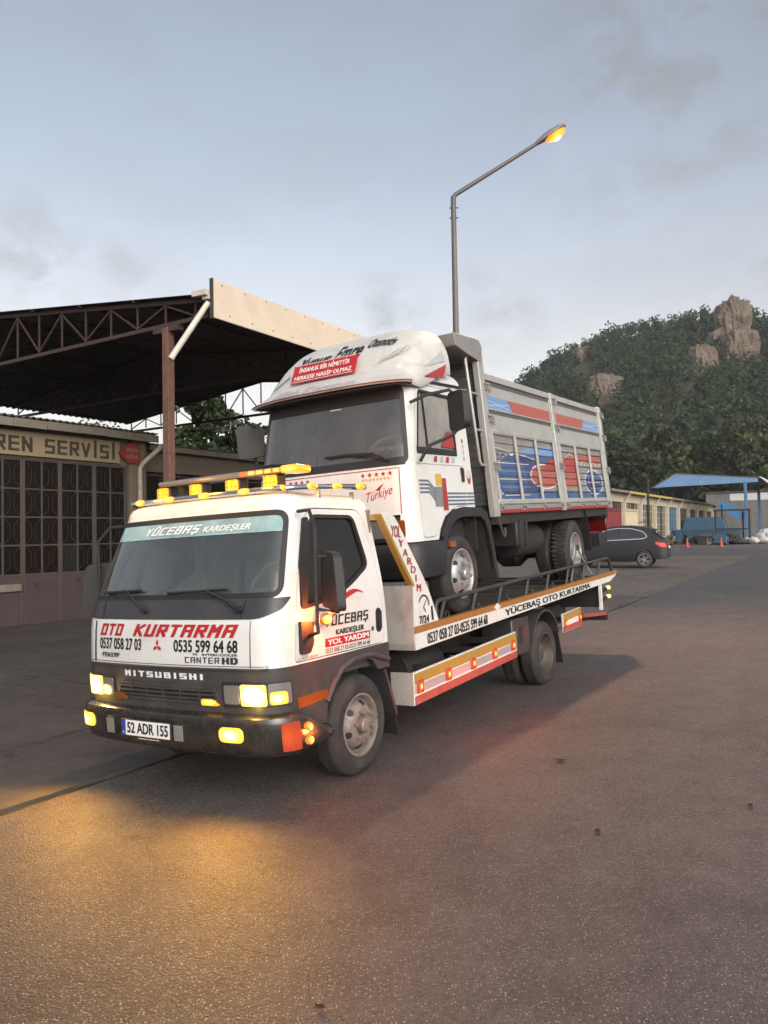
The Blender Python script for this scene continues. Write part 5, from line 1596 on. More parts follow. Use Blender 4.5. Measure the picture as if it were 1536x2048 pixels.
for k in range(7):
    for b0 in (1.05, 3.95):
        xx = b0 + .17 * k
        if xx < 2.2 or (xx > 3.9 and xx < 5.1):
            MB().tube([bx(xx + .05 * math.cos(R(t)), 1.585 + .05 * math.sin(R(t)), .030) for t in range(20, 200, 20)], .006, 5).build('painted_curl', LINE if b0 > 3 else NAVY, CT)

# ratchet strap round the rear wheel of the carried truck
STRAP = mat('grey_webbing', (.16, .155, .14), .8, var=.2)
st_o = empty('ratchet_strap', CT.matrix_world @ Matrix.Translation((3.2, -.98, .04)), 'grey lashing strap from the deck over the rear wheel of the carried truck', 'strap')
def strap(p, q, w=.045):
    p, q = Vector(p), Vector(q)
    MB().bar(p - Vector((3.2, -.98, .04)), q - Vector((3.2, -.98, .04)), w, .006, (0, -1, 0)).build('webbing', STRAP, st_o)
strap((3.05, -1.0, .0), (3.42, -.985, .44))
strap((3.42, -.985, .44), (3.95, -1.0, .02))
MB().box(.2, .27, -.03, .0, .36, .43).build('buckle', TUBE, st_o, .006)

# ================================================================ STREET LAMP
UVF = frame(Vector((0, 0, 0)), U, V, Vector((0, 0, 1)))
def W3(u, v, z): return U * u + V * v + Vector((0, 0, z))
GALV = mat('galvanised_steel', (0.13, 0.12, 0.115), 0.55, 0.3, var=0.12, dirt=.3, dirt_c=(.14, .12, .1), scale=3)
lp0 = uv(13.5, 6.71)
LP = empty('street_lamp', UVF @ Matrix.Translation(UVF.inverted() @ lp0), 'tall grey street lamp with a slanted arm and glowing orange head, behind the trucks', 'street lamp')
def lpf(u, v, z): return Vector((u - 13.5, v - 6.71, z - lp0.z))
MB().cyl(lpf(13.5, 6.71, lp0.z), lpf(13.5, 6.71, 7.9), .088, .05, 16).build('pole', GALV, LP)
MB().cyl(lpf(13.5, 6.71, lp0.z), lpf(13.5, 6.71, lp0.z + .03), .2, .2, 16).build('base_plate', GALV, LP)
tip = lpf(14.40, 5.27, 9.42)
MB().tube([lpf(13.5, 6.71, 7.85), lpf(13.5, 6.71, 8.36), lpf(13.53, 6.665, 8.42), tip], [.052, .052, .045, .034], 12).build('arm', GALV, LP)
for z in (7.95, 8.15):
    MB().cyl(lpf(13.55, 6.63, z), lpf(13.46, 6.78, z), .014).build('clamp_bolt', GALV, LP)
d_ = (tip - lpf(13.53, 6.665, 8.42)).normalized()
sd_ = d_.cross(Vector((0, 0, 1))).normalized()
un_ = sd_.cross(d_).normalized()
HF = frame(tip - d_ * .05, d_, sd_, un_)
HEADM = mat('lamp_head_grey', (.20, .19, .18), .45, .2, var=.1)
rg = []
for x, w, h0, h1 in ((0, .04, .035, -.03), (.06, .07, .06, -.035), (.2, .10, .085, -.04), (.36, .135, .095, -.04), (.52, .135, .085, -.035), (.64, .10, .055, -.03), (.69, .04, .02, -.02)):
    rg.append([HF @ Vector((x, w * math.cos(t), (h0 if math.sin(t) > 0 else -h1 * -1 * -1) * abs(math.sin(t)) if math.sin(t) > 0 else h1 * abs(math.sin(t)))) for t in [i * math.pi / 8 for i in range(16)]])
hd = MB().loft(rg).build('lamp_head', HEADM, LP, ang=60)
SODIUM = glow('sodium_glow', (1.0, .20, .01), 1.7, (1.0, .45, .06), 1.7, 'xy')
bw = []
for k, (sc_, dz) in enumerate(((1, 0), (.9, -.04), (.68, -.075), (.35, -.095))):
    bw.append([HF @ Vector((.43 + .23 * sc_ * math.cos(t), .135 * sc_ * math.sin(t), -.035 + dz)) for t in [i * math.pi / 10 for i in range(20)]])
MB().loft(bw, False, True).build('glowing_bowl', SODIUM, hd)
MB().lathe([(0, -.012), (.06, -.008), (.075, 0), (.06, .008), (0, .012)], HF @ Vector((.43, 0, -.138)), un_, 20).build('lamp_bulb', glow('sodium_core', (1.0, .78, .34), 3.0), hd)
lc = HF @ Vector((.43, 0, -.18))
pt_light('street_lamp_light', aim(lc, (-.35, -.5, -1)), (1.0, .55, .33), 3700, LP, .12, 140)

# ================================================================ GARAGE
GZ = gz(*(U * 12 + V * 17).xy)
FV = 17.0
PLASTER = mat('yellowed_plaster', (.15, .12, .085), .85, var=.15, dirt=.6, dirt_c=(.14, .11, .08), dscale=2.5, bump=.15, bscale=14)
FASCIA = mat('old_fascia', (.20, .175, .14), .8, var=.15, dirt=.6, dirt_c=(.10, .08, .06), dscale=3)
ROOFT = mat('corrugated_roof', (.12, .10, .09), .7, var=.25, dirt=.5, dirt_c=(.06, .05, .04))
PURPLE = mat('faded_purple_steel', (.062, .042, .050), .6, .1, var=.15, dirt=.6, dirt_c=(.10, .06, .045), dscale=3)
PURFR = mat('purple_frame', (.075, .056, .052), .6, .1, var=.15, dirt=.5, dirt_c=(.10, .06, .04), dscale=5)
PANE = glass('dirty_pane', (.05, .045, .04), .22, .25, dust=.35, dust_sheen_c=(.030, .024, .018))
BROKEN = mat('dark_opening', (.006, .005, .005), .9)
GB = empty('garage_building', UVF @ Matrix.Translation((12, FV, GZ)), 'low plastered garage with purple folding doors and corrugated roof, under the canopy', 'building')
def gb(u, v, z): return Vector((u - 12, v - FV, z - GZ))
def gbx(m_, u0, u1, v0, v1, z0, z1): return m_.box(u0 - 12, u1 - 12, v0 - FV, v1 - FV, z0 - GZ, z1 - GZ)
w_ = MB()
gbx(w_, -2, 14.1, FV + .02, FV + .3, 3.72, 4.45)
w_.build('lintel_wall', PLASTER, GB)
gbx(MB(), 14.08, 14.62, FV - .06, FV + .3, GZ - .1, 4.45).build('pillar', PLASTER, GB, .02)
gbx(MB(), -2.3, -2.0, FV, FV + 9, GZ - .1, 4.45).build('side_wall', PLASTER, GB)
gbx(MB(), 14.32, 14.6, FV + .3, FV + 9, GZ - .1, 4.45).build('side_wall', PLASTER, GB)
gbx(MB(), -2, 14.3, FV + 8.7, FV + 9, GZ - .1, 4.45).build('rear_wall', PLASTER, GB)
# roof: corrugated sheet, each sheet a piece
def corr(u0, u1, v0, z0, v1, z1, pitch=.18, amp=.025, t=.012):
    n = int((u1 - u0) / pitch * 6)
    a, b = [], []
    for i in range(n + 1):
        u = u0 + (u1 - u0) * i / n
        o = amp * math.cos(2 * math.pi * u / pitch)
        a.append((u, v0, z0 + o)); b.append((u, v1, z1 + o))
    return a, b
def corr_mesh(m_, fn, *k):
    a, b = corr(*k)
    n = len(a)
    vs = [fn(*p) for p in a + b] + [fn(p[0], p[1], p[2] - .014) for p in a + b]
    fs = []
    for i in range(n - 1):
        fs += [(i, i + 1, n + i + 1, n + i), (2 * n + i, 3 * n + i, 3 * n + i + 1, 2 * n + i + 1), (i, 2 * n + i, 2 * n + i + 1, i + 1), (n + i, n + i + 1, 3 * n + i + 1, 3 * n + i)]
    return m_.add(vs, fs)
for i in range(9):
    corr_mesh(MB(), gb, -2.4 + 1.9 * i, -2.4 + 1.9 * (i + 1) + .06, FV - .42, 4.64 + .004 * (i % 2), FV + 9.2, 5.4 + .004 * (i % 2)).build('roof_sheet', ROOFT, GB)
for i in range(20):
    u0 = -2.4 + .86 * i
    dz = random.uniform(-.012, .012)
    gbx(MB(), u0, u0 + .845, FV - .40, FV - .365, 4.40 + dz, 4.60 + dz).build('fascia_board', FASCIA, GB, .006)
gbx(MB(), -2.4, 14.8, FV - .36, FV + .02, 4.44, 4.47).build('soffit', FASCIA, GB)
# doors: leaves with panes, bars and sheet panels
ROD = mat('dark_rod', (.035, .028, .026), .7, var=.3)
def leaf(u0, u1, broken=()):
    L_ = empty('door_leaf', Matrix())
    L_.parent = GB
    z0, z1, zp = GZ + .03, 3.72, .90
    y = FV + .06
    for a, b in ((u0, u0 + .055), (u1 - .055, u1)):
        gbx(MB(), a, b, y - .03, y + .03, z0, z1).build('stile', PURFR, L_, .006)
    gbx(MB(), u0 + .055, u1 - .055, y - .015, y + .015, z0, zp).build('sheet_panel', PURPLE, L_)
    gbx(MB(), u0 + .055, u1 - .055, y - .028, y + .028, z1 - .06, z1 - .002).build('top_rail', PURFR, L_)
    gbx(MB(), u0 + .055, u1 - .055, y - .028, y + .028, zp, zp + .05).build('middle_rail', PURFR, L_)
    um = (u0 + u1) / 2
    gbx(MB(), um - .022, um + .022, y - .024, y + .024, zp + .05, z1 - .06).build('mullion', PURFR, L_)
    rows = 4
    hz = (z1 - .06 - zp - .05) / rows
    for r in range(rows):
        za = zp + .05 + hz * r
        if r: gbx(MB(), u0 + .055, u1 - .055, y - .02, y + .02, za - .018, za + .018).build('glazing_bar', PURFR, L_)
        for c, (a, b) in enumerate(((u0 + .055, um - .022), (um + .022, u1 - .055))):
            gbx(MB(), a, b, y - .004, y + .004, za + .012, za + hz - .012).build('pane', BROKEN if (r, c) in broken else PANE, L_)
            cx, cz = (a + b) / 2, za + hz / 2
            w, h = (b - a) / 2 - .01, hz / 2 - .03
            for sx in (-1, 1):
                MB().tube([gb(cx + sx * w, y - .022, cz - h), gb(cx + sx * .05, y - .022, cz - .16), gb(cx + sx * .05, y - .022, cz + .16), gb(cx + sx * w, y - .022, cz + h)], .006, 4).build('grille_rod', ROD, L_)
    return L_
for i, u0 in enumerate((5.86, 6.90, 7.94, 8.98, 9.98, 10.99, 11.99, 13.0)):
    lf_ = leaf(u0, u0 + (1.0 if u0 > 9 else 1.02), ((0, 0),) if i == 6 else ())
gbx(MB(), 5.8, 14.1, FV + .3, FV + .34, GZ, 3.72).build('dark_interior', BROKEN, GB)
gbx(MB(), -2, 5.82, FV + .02, FV + .3, GZ - .1, 3.72).build('front_wall', PLASTER, GB)
for u0 in (11.1, 12.3):
    MB().tube([gb(u0 + .05, FV - .02, .72), gb(u0 + .16, FV - .06, .80), gb(u0 + .30, FV - .02, .52)], .012, 6).build('door_handle', PURFR, GB)
gbx(MB(), 10.35, 10.92, FV - .02, FV + .0, .55, .72).build('mail_slot', FASCIA, GB, .03)
# downpipe
PIPE = mat('old_pipe', (.40, .36, .29), .6, var=.12, dirt=.6, dirt_c=(.12, .09, .06), dscale=6)
MB().tube([gb(14.85, FV - .42, 4.33), gb(14.82, FV - .38, 4.25), gb(14.42, FV - .14, 3.80), gb(14.36, FV - .12, 3.66), gb(14.36, FV - .12, GZ + .1)], .065, 12).build('downpipe', PIPE, GB)
# sign board above the doors
SIGN = mat('cream_sign', (.25, .20, .125), .6, var=.08, dirt=.5, dirt_c=(.25, .17, .08), dscale=1.2)
SG = empty('sign_board', UVF @ Matrix.Translation((12, FV - .05, 4.06)), 'long cream sign board with brown lettering above the purple garage doors', 'sign')
MB().box(7.6 - 12, 13.72 - 12, -.03, .03, -.295, .285).build('board', SIGN, SG, .006)
sgf2 = lambda x, y, d: Vector((x - 12, -.03 + d, y - 4.06))
BROWN = mat('brown_lettering', (.035, .026, .02), .6, var=.5, scale=2)
btext('FREN SERVİSİ', 9.86, 13.55, 3.86, 4.22, sgf2, BROWN, SG, 0, .85)
AR = empty('arrow_sign', UVF @ Matrix.Translation((14.0, FV - .12, 4.06)), 'red arrow shaped sign pointing left, beside the cream sign board', 'sign')
MB().prism(rpoly([(-.36, .0), (-.05, .27), (.36, .27), (.36, -.27), (-.05, -.27)], .02), lambda x, y, d: Vector((x, -.02 + d, y)), 0, .035).build('panel', mat('red_sign', (.22, .02, .018), .5, var=.1, dirt=.3, dirt_c=(.14, .03, .02)), AR, .004)
arf = lambda x, y, d: Vector((x, -.02 + d, y))
text('EROL', -.10, .28, .05, .15, arf, SIGN, AR)
text('USTA', -.10, .28, -.14, -.04, arf, SIGN, AR)

# neighbouring workshop behind the tow truck cab
WG = empty('neighbour_workshop', UVF @ Matrix.Translation((21, FV + .3, GZ)), 'darker plastered workshop with small paned windows, right of the downpipe', 'building')
def wg(m_, u0, u1, v0, v1, z0, z1): return m_.box(u0 - 21, u1 - 21, v0 - FV - .3, v1 - FV - .3, z0 - GZ, z1 - GZ)
wg(MB(), 14.64, 28, FV + .32, FV + .55, 3.66, 4.32).build('lintel_wall', PLASTER, WG)
wg(MB(), 14.64, 28, FV + .32, FV + .55, GZ - .1, .55).build('low_wall', PLASTER, WG)
for u0 in (14.64, 18.9, 23.3, 27.7):
    wg(MB(), u0, u0 + .3, FV + .30, FV + .55, .55, 3.66).build('pillar', PLASTER, WG)
wg(MB(), 14.64, 28, FV + 8, FV + 8.3, GZ - .1, 4.3).build('rear_wall', PLASTER, WG)
wg(MB(), 27.72, 28, FV + .55, FV + 8, GZ - .1, 4.3).build('side_wall', PLASTER, WG)
for u0 in (14.94, 19.2, 23.6):
    wn3 = wg(MB(), u0, u0 + 3.96, FV + .45, FV + .47, .55, 3.66).build('window', PANE, WG)
    for k in range(7):
        wg(MB(), u0 + .66 * k, u0 + .66 * k + .035, FV + .42, FV + .45, .55, 3.66).build('glazing_bar', PURFR, wn3)
    for k in range(5):
        wg(MB(), u0, u0 + 3.96, FV + .425, FV + .446, .6 + .74 * k, .635 + .74 * k).build('glazing_bar', PURFR, wn3)
    wg(MB(), u0, u0 + 3.96, FV + .48, FV + .5, .55, 3.66).build('dark_interior', BROKEN, WG)
for i in range(7):
    corr_mesh(MB(), lambda u, v, z: Vector((u - 21, v - FV - .3, z - GZ)), 14.7 + 1.9 * i, 14.7 + 1.9 * (i + 1) + .05, FV + .0, 4.42 + .004 * (i % 2), FV + 8.4, 5.1 + .004 * (i % 2)).build('roof_sheet', ROOFT, WG)
for i in range(15):
    wg(MB(), 14.84 + .88 * i, 14.84 + .88 * i + .865, FV + .0, FV + .035, 4.24, 4.40).build('fascia_board', FASCIA, WG, .006)
wg(MB(), 14.84, 28, FV + .04, FV + .32, 4.285, 4.31).build('soffit', FASCIA, WG)

# ================================================================ CANOPY
RUST = mat('rusty_red_steel', (.062, .036, .029), .65, .2, var=.25, dirt=.6, dirt_c=(.05, .03, .025), dscale=5, bump=.15, bscale=20)
RUSTC = mat('peeling_red_steel', (.17, .085, .062), .65, .1, var=.3, dirt=.8, dirt_c=(.05, .03, .025), dscale=9, bump=.2, bscale=20)
CREAM = mat('cream_cladding', (.70, .59, .46), .55, var=.04, dirt=.3, dirt_c=(.4, .32, .24), dscale=1.5)
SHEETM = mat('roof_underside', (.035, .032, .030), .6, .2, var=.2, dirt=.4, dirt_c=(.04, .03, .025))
CP = empty('steel_canopy', UVF @ Matrix.Translation((15, 17, GZ)), 'open steel canopy on rusty posts with a cream edge panel, left of the trucks', 'canopy')
def cp(u, v, z): return Vector((u - 15, v - 17, z - GZ))
RZ = lambda v: 6.22 + .118 * (min(v, 17) - 10) if v <= 17 else 7.046 - .118 * (v - 17)
for i in range(10):
    for a, b in ((10.05, 17.0), (17.0, 24.1)):
        corr_mesh(MB(), cp, 10.2 + .96 * i, 10.2 + .96 * (i + 1) + .03, a, RZ(a) + .004 * (i % 2), b, RZ(b) + .004 * (i % 2), .24, .02).build('roof_sheet', SHEETM, CP)
for u in (10.36, 15.0, 19.6):
    tr = empty('truss', Matrix())
    tr.parent = CP
    MB().bar(cp(u, 10.25, 5.86), cp(u, 23.8, 5.82), .06, .075).build('bottom_chord', RUST, tr)
    MB().bar(cp(u, 10.25, RZ(10.25) - .09), cp(u, 17, RZ(17) - .09), .07, .08).build('top_chord', RUST, tr)
    MB().bar(cp(u, 17, RZ(17) - .09), cp(u, 23.8, RZ(23.8) - .09), .07, .08).build('top_chord', RUST, tr)
    n = 16
    vsn = [10.6 + (23.5 - 10.6) * k / n for k in range(n + 1)]
    for k, v in enumerate(vsn):
        MB().bar(cp(u, v, 5.90), cp(u, v, RZ(v) - .13), .032, .032).build('web_post', RUST, tr)
        if k < n:
            a, b = (v, vsn[k + 1]) if k % 2 == 0 else (vsn[k + 1], v)
            MB().bar(cp(u, a, 5.91), cp(u, b, RZ(b) - .14), .03, .03).build('web_diagonal', RUST, tr)
for k in range(9):
    v = 10.5 + 1.66 * k
    MB().bar(cp(10.2, v, RZ(v) - .045), cp(19.8, v, RZ(v) - .045), .05, .05).build('purlin', RUST, CP)
for v in (11.35, 23.4):
    for u in (10.36, 19.6):
        c_ = MB().bar(cp(u, v, GZ), cp(u, v, 5.80), .165, .165).build('post', RUSTC, CP, .01)
        MB().bar(cp(u, v - .35, 5.76), cp(u, v + .35, 5.76), .14, .10).build('post_cap', RUST, c_)
        MB().box(u - 15 - .17, u - 15 + .17, v - 17 - .17, v - 17 + .17, 0, .02).build('post_plate', RUST, c_)
pn = MB().box(10.18 - 15, 19.8 - 15, 9.96 - 17, 10.0 - 17, 5.74 - GZ, 6.44 - GZ).build('edge_panel', CREAM, CP, .004)
MB().box(10.15 - 15, 10.178 - 15, 9.955 - 17, 10.03 - 17, 5.72 - GZ, 6.46 - GZ).build('edge_trim', mat('dark_trim', (.05, .04, .035), .6), CP)
for i in range(8):
    for z in (5.85, 6.38):
        MB().cyl(cp(10.4 + .62 * i + (.2 if z < 6 else 0), 9.96, z), cp(10.4 + .62 * i + (.2 if z < 6 else 0), 9.952, z), .014, n=8).build('rivet', MATS['dark_trim'], pn)
WPIPE = mat('white_pvc', (.60, .56, .50), .45, var=.05, dirt=.4, dirt_c=(.3, .24, .18))
MB().tube([cp(10.16, 10.06, 6.02), cp(10.12, 10.10, 5.95), cp(9.5, 10.35, 4.90)], .055, 12).build('drainpipe', WPIPE, CP)
MB().tube([cp(10.08, 10.02, 6.19), cp(10.08, 10.36, 6.20)], .07, 4).build('gutter_end', WPIPE, CP)
MB().box(10.1 - 15, 19.8 - 15, 10.02 - 17, 10.17 - 17, 6.08 - GZ, 6.17 - GZ).build('gutter', WPIPE, CP)
MB().tube([cp(10.45 + .0, 11.22, 4.15), cp(10.40, 11.10, 4.17), cp(10.36, 11.08, 4.22), cp(10.36, 11.16, 4.26)], .02, 6).build('wire_coil', GALV, CP)

# ================================================================ TREES
def leaf_mat(name, c0, c1):
    mt = bpy.data.materials.new(name)
    mt.use_nodes = True
    n, l = mt.node_tree.nodes, mt.node_tree.links
    b = n['Principled BSDF']
    b.inputs['Roughness'].default_value = .6
    at = n.new('ShaderNodeAttribute')
    at.attribute_name = 'tint'
    m_ = n.new('ShaderNodeMix')
    m_.data_type = 'RGBA'
    m_.inputs['A'].default_value = (*c0, 1)
    m_.inputs['B'].default_value = (*c1, 1)
    l.new(at.outputs['Fac'], m_.inputs['Factor'])
    l.new(m_.outputs['Result'], b.inputs['Base Color'])
    b.inputs['Specular IOR Level'].default_value = .25
    return mt
LEAF = leaf_mat('leaves_green', (.015, .026, .010), (.058, .080, .027))
LEAFL = leaf_mat('leaves_light', (.030, .040, .013), (.085, .092, .032))
LEAFD = leaf_mat('leaves_dark', (.010, .016, .008), (.030, .042, .016))
ROCKM = mat('pale_rock', (.17, .13, .10), .9, var=.5, scale=.3, dirt=.85, dirt_c=(.035, .042, .022), dscale=.22, bump=.8, bscale=.7)
BARK = mat('bark', (.06, .045, .035), .9, var=.3, bump=.4, bscale=12)
def leaf_mesh(name, P, size, mt, parent, tint, rng, aspect=1.0):
    """P: n x 3 centres; one small folded leaf quad each, all in one mesh"""
    n = len(P)
    a = rng.normal(size=(n, 3)); a /= np.linalg.norm(a, axis=1)[:, None]
    b = rng.normal(size=(n, 3)); b -= a * (a * b).sum(1)[:, None]; b /= np.linalg.norm(b, axis=1)[:, None]
    s_ = (np.asarray(size) * rng.uniform(.65, 1.35, n))[:, None]
    a *= s_ * .5; b *= s_ * .5 * aspect
    co = np.stack([P - a - b * .35, P - b * .9 + a * .1, P + a + b * .25, P + b * .9 - a * .1], 1).reshape(-1, 3)
    me = bpy.data.meshes.new(name)
    me.vertices.add(4 * n); me.loops.add(4 * n); me.polygons.add(n)
    me.vertices.foreach_set('co', co.ravel())
    me.loops.foreach_set('vertex_index', np.arange(4 * n, dtype=np.int32))
    me.polygons.foreach_set('loop_start', np.arange(0, 4 * n, 4, dtype=np.int32))
    me.polygons.foreach_set('loop_total', np.full(n, 4, np.int32))
    at = me.attributes.new('tint', 'FLOAT', 'FACE')
    at.data.foreach_set('value', np.clip(tint + rng.normal(0, .15, n), 0, 1).astype(np.float32))
    me.update(calc_edges=True)
    me.materials.append(mt)
    o = bpy.data.objects.new(name, me)
    col.objects.link(o)
    if parent is not None: o.parent = parent
    return o
def blob_points(rng, lobes, n):
    out, tn = [], []
    for c, r, k in lobes:
        m_ = max(3, int(n * k))
        d = rng.normal(size=(m_, 3)); d /= np.linalg.norm(d, axis=1)[:, None]
        rad = rng.uniform(.35, 1.0, m_) ** .5
        out.append(np.array(c) + d * rad[:, None] * np.array(r))
        tn.append(np.full(m_, rng.uniform(.15, .85)) + d[:, 2] * .1)
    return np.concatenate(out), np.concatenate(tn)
def tree(pos, h, r, seed, mt, label, cat='tree', group=None, n=4000, size=.2, lean=0, crown0=.35, name='tree'):
    rng = np.random.default_rng(seed)
    T = empty(name, pos, label, cat, group)
    tk = MB()
    lobes = []
    top = Vector((lean, 0, h * .75))
    tk.tube([(0, 0, -.1), (lean * .2, 0, h * .2), (lean * .5, 0, h * .45), top], [r * .075, r * .06, r * .045, r * .02], 8)
    k = 12
    for i in range(k):
        t = crown0 + (1 - crown0) * (i + .5) / k
        ang = i * 2.4 + seed
        rr = r * (.75 * math.sin(math.pi * min(.93, .12 + (t - crown0) / (1 - crown0) * .86)) + .1)
        c = np.array([lean * t + rr * .62 * math.cos(ang), rr * .62 * math.sin(ang), h * t * .93])
        lr = r * rng.uniform(.30, .48)
        lobes.append((c, (lr, lr, lr * .72), rng.uniform(.7, 1.3) / k))
        p0 = Vector((lean * t * .8, 0, h * max(.15, t - .22)))
        tk.tube([p0, p0.lerp(Vector(c), .55) + Vector((0, 0, .05 * h)), Vector(c)], [r * .03, r * .018, r * .008], 5)
    tk.build('trunk', BARK, T)
    P, tn = blob_points(rng, lobes, n)
    leaf_mesh('crown', P, size, mt, T, tn, rng)
    return T
tree(uv(24.5, 24.2), 8.3, 2.5, 3, LEAF, 'leafy tree behind the workshop, left of the carried truck cab', n=5200, size=.26, crown0=.25)
tree(uv(21.0, 27.2), 7.1, 1.9, 8, LEAFL, 'small feathery tree top showing above the garage roof', n=2200, size=.16, crown0=.45)
tree(uv(29.0, 26.0), 7.2, 2.4, 5, LEAFD, 'dark tree standing behind the workshop roof, partly hidden by the carried truck', n=3500, size=.26, crown0=.25)

# ================================================================ HILL
hp = [(860, 1064), (960, 900), (1030, 775), (1060, 732), (1110, 702), (1180, 668), (1250, 652), (1330, 638), (1400, 624), (1450, 614), (1490, 612), (1512, 642), (1536, 650), (1600, 650), (1750, 680), (2000, 780), (2300, 930), (2600, 1060)]
crest_t = [((x - 768) / 1540 * 300, max(0, 1.7 + (1072 - .0175 * (x - 768) - y - (32 if x < 1200 else 22)) / 1540 * 300)) for x, y in hp]
def hill_h(X, Y):
    c = lerp_tab(crest_t, X)
    t = (Y - 150) / 150
    if t <= 0: return gz(X, Y) - .4
    f = min(1, t) ** .82 if t <= 1 else max(0, 1 - (t - 1) * .9)
    q = c * f
    q += 3.2 * noise.noise((X * .03, Y * .03, 2)) * min(1, t * 2) * min(1, c / 30) + 1.2 * noise.noise((X * .1, Y * .1, 5)) * min(1, t * 2) * min(1, c / 30)
    return max(q, -.5)
hx = [15 + 5 * i for i in range(75)]
hy = [145 + 5 * i for i in range(56)]
hm = MB()
hm.add([(x, y, hill_h(x, y)) for x in hx for y in hy], [(i * len(hy) + j, (i + 1) * len(hy) + j, (i + 1) * len(hy) + j + 1, i * len(hy) + j + 1) for i in range(len(hx) - 1) for j in range(len(hy) - 1)])
hill = hm.build('hill', GRASSY)
hill['kind'] = 'structure'
def px_hill(x, y):
    """where a line of sight meets the hill, used to set the rocks into the slope"""
    d = fw * 1540 + rt * (x - 768) - up * (y - 1024)
    d = d / d.y
    Y = 150
    while Y < 420:
        p = Vector((0, 0, H)) + d * Y
        if p.z < hill_h(p.x, p.y): return p
        Y += 1
    return Vector((0, 0, H)) + d * 300
rocks = []
for x0, x1, y0, y1, seed in ((1440, 1500, 596, 700, 1), (1180, 1246, 748, 826, 2), (1384, 1434, 690, 750, 3), (1146, 1196, 694, 732, 4), (1095, 1110, 735, 752, 5), (1330, 1350, 725, 738, 6), (1450, 1520, 655, 745, 7), (1420, 1470, 660, 735, 8)):
    p = px_hill((x0 + x1) / 2, y1 - (y1 - y0) * .25 if seed != 1 else 690)
    k = p.y / 1540
    rx, rz = (x1 - x0) / 2 * k, (y1 - y0) / 2 * k
    d = fw * 1540 + rt * ((x0 + x1) / 2 - 768) - up * ((y0 + y1) / 2 - 1024)
    c = Vector((0, 0, H)) + d / d.y * p.y
    rm = MB()
    nn, mm_ = 60, 72
    vs = []
    for i in range(nn + 1):
        ph = math.pi * i / nn
        for j in range(mm_):
            th = 2 * math.pi * j / mm_
            q = Vector((math.sin(ph) * math.cos(th), math.sin(ph) * math.sin(th), math.cos(ph)))
            sq = 1 / max(abs(q.x), abs(q.y), abs(q.z)) ** .45
            q = q * sq
            f = 1 + .20 * noise.noise((q.x * 2.3 + seed * 9, q.y * 2.3, q.z * .7)) + .14 * noise.noise((q.x * 6 + seed, q.y * 6, q.z * 1.5)) + .16 * abs(noise.noise((q.x * 11, q.y * 11 + seed, q.z * 2.2))) - .12 * abs(noise.noise((q.x * 5 + 4, q.y * 5, q.z * 9 + seed))) + .07 * noise.noise((q.x * 26, q.y * 26, q.z * 14))
            vs.append(c + Vector((q.x * rx * f, q.y * rx * .9 * f + rx * .35, q.z * rz * f + (p.z - c.z) * 0)))
    fs = [(i * mm_ + j, i * mm_ + (j + 1) % mm_, (i + 1) * mm_ + (j + 1) % mm_, (i + 1) * mm_ + j) for i in range(nn) for j in range(mm_)]
    ro = rm.add(vs, fs).build('cliff', ROCKM, hill, ang=25)
    rocks.append((c, rx, rz))
rng = np.random.default_rng(11)
Ps, Ts, Ss, cores = [], [], [], MB()
Pl, Tl, Sl = [], [], []
ico = bmesh.new()
bmesh.ops.create_icosphere(ico, subdivisions=1, radius=1)
iv = [v.co.copy() for v in ico.verts]
ifc = [tuple(v.index for v in f.verts) for f in ico.faces]
ico.free()
yy = 152.0
while yy < 318:
    st = 4.6 + (yy - 150) * .008
    xx = 22.0
    while xx < 235:
        X, Y = xx + rng.uniform(-1.8, 1.8), yy + rng.uniform(-1.8, 1.8)
        z = hill_h(X, Y)
        c_ = lerp_tab(crest_t, X)
        ok = z > .3 and c_ > 2 and (X - 768 / 1540 * 0) / Y < .60
        r = rng.uniform(2.3, 4.2) * (1.0 if Y > 190 else 1.1)
        for rc_, rx, rz in rocks:
            # leave the bare faces free, as seen from the foot of the hill
            kx = (X * rc_.y / Y - rc_.x) / (rx * .78)
            kz = ((z + r - H) * rc_.y / Y + H - rc_.z) / (rz * .80)
            if kx * kx + kz * kz < 1 and Y < rc_.y + 4: ok = False
        if ok:
            hgt = r * rng.uniform(1.1, 1.7)
            n_ = int(260 if Y < 220 else 200)
            nl = 8
            for q in range(nl):
                lc_ = np.array([X, Y, z + hgt * .75]) + rng.normal(size=3) * np.array([.42, .42, .35]) * r
                d = rng.normal(size=(n_ // nl, 3)); d /= np.linalg.norm(d, axis=1)[:, None]
                Ps.append(lc_ + d * r * rng.uniform(.34, .52) * rng.uniform(.7, 1.0, n_ // nl)[:, None])
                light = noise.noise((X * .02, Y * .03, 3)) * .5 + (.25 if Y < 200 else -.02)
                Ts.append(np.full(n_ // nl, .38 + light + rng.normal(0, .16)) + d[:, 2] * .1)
                Ss.append(np.full(n_ // nl, r * .21))
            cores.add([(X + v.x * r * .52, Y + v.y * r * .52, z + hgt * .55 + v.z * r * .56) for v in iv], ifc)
        xx += st
    yy += st * .95
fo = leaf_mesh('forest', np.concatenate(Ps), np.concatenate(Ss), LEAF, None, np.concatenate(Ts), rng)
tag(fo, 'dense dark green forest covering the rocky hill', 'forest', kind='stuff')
fu = cores.build('crown_cores', mat('crown_shade', (.014, .022, .009), .9), None, smooth=True)  # solid cores fill the crowns; their inner shade is put into the colour
tag(fu, 'solid cores in the hill tree crowns, coloured dark as their inner shade', 'forest', kind='stuff')
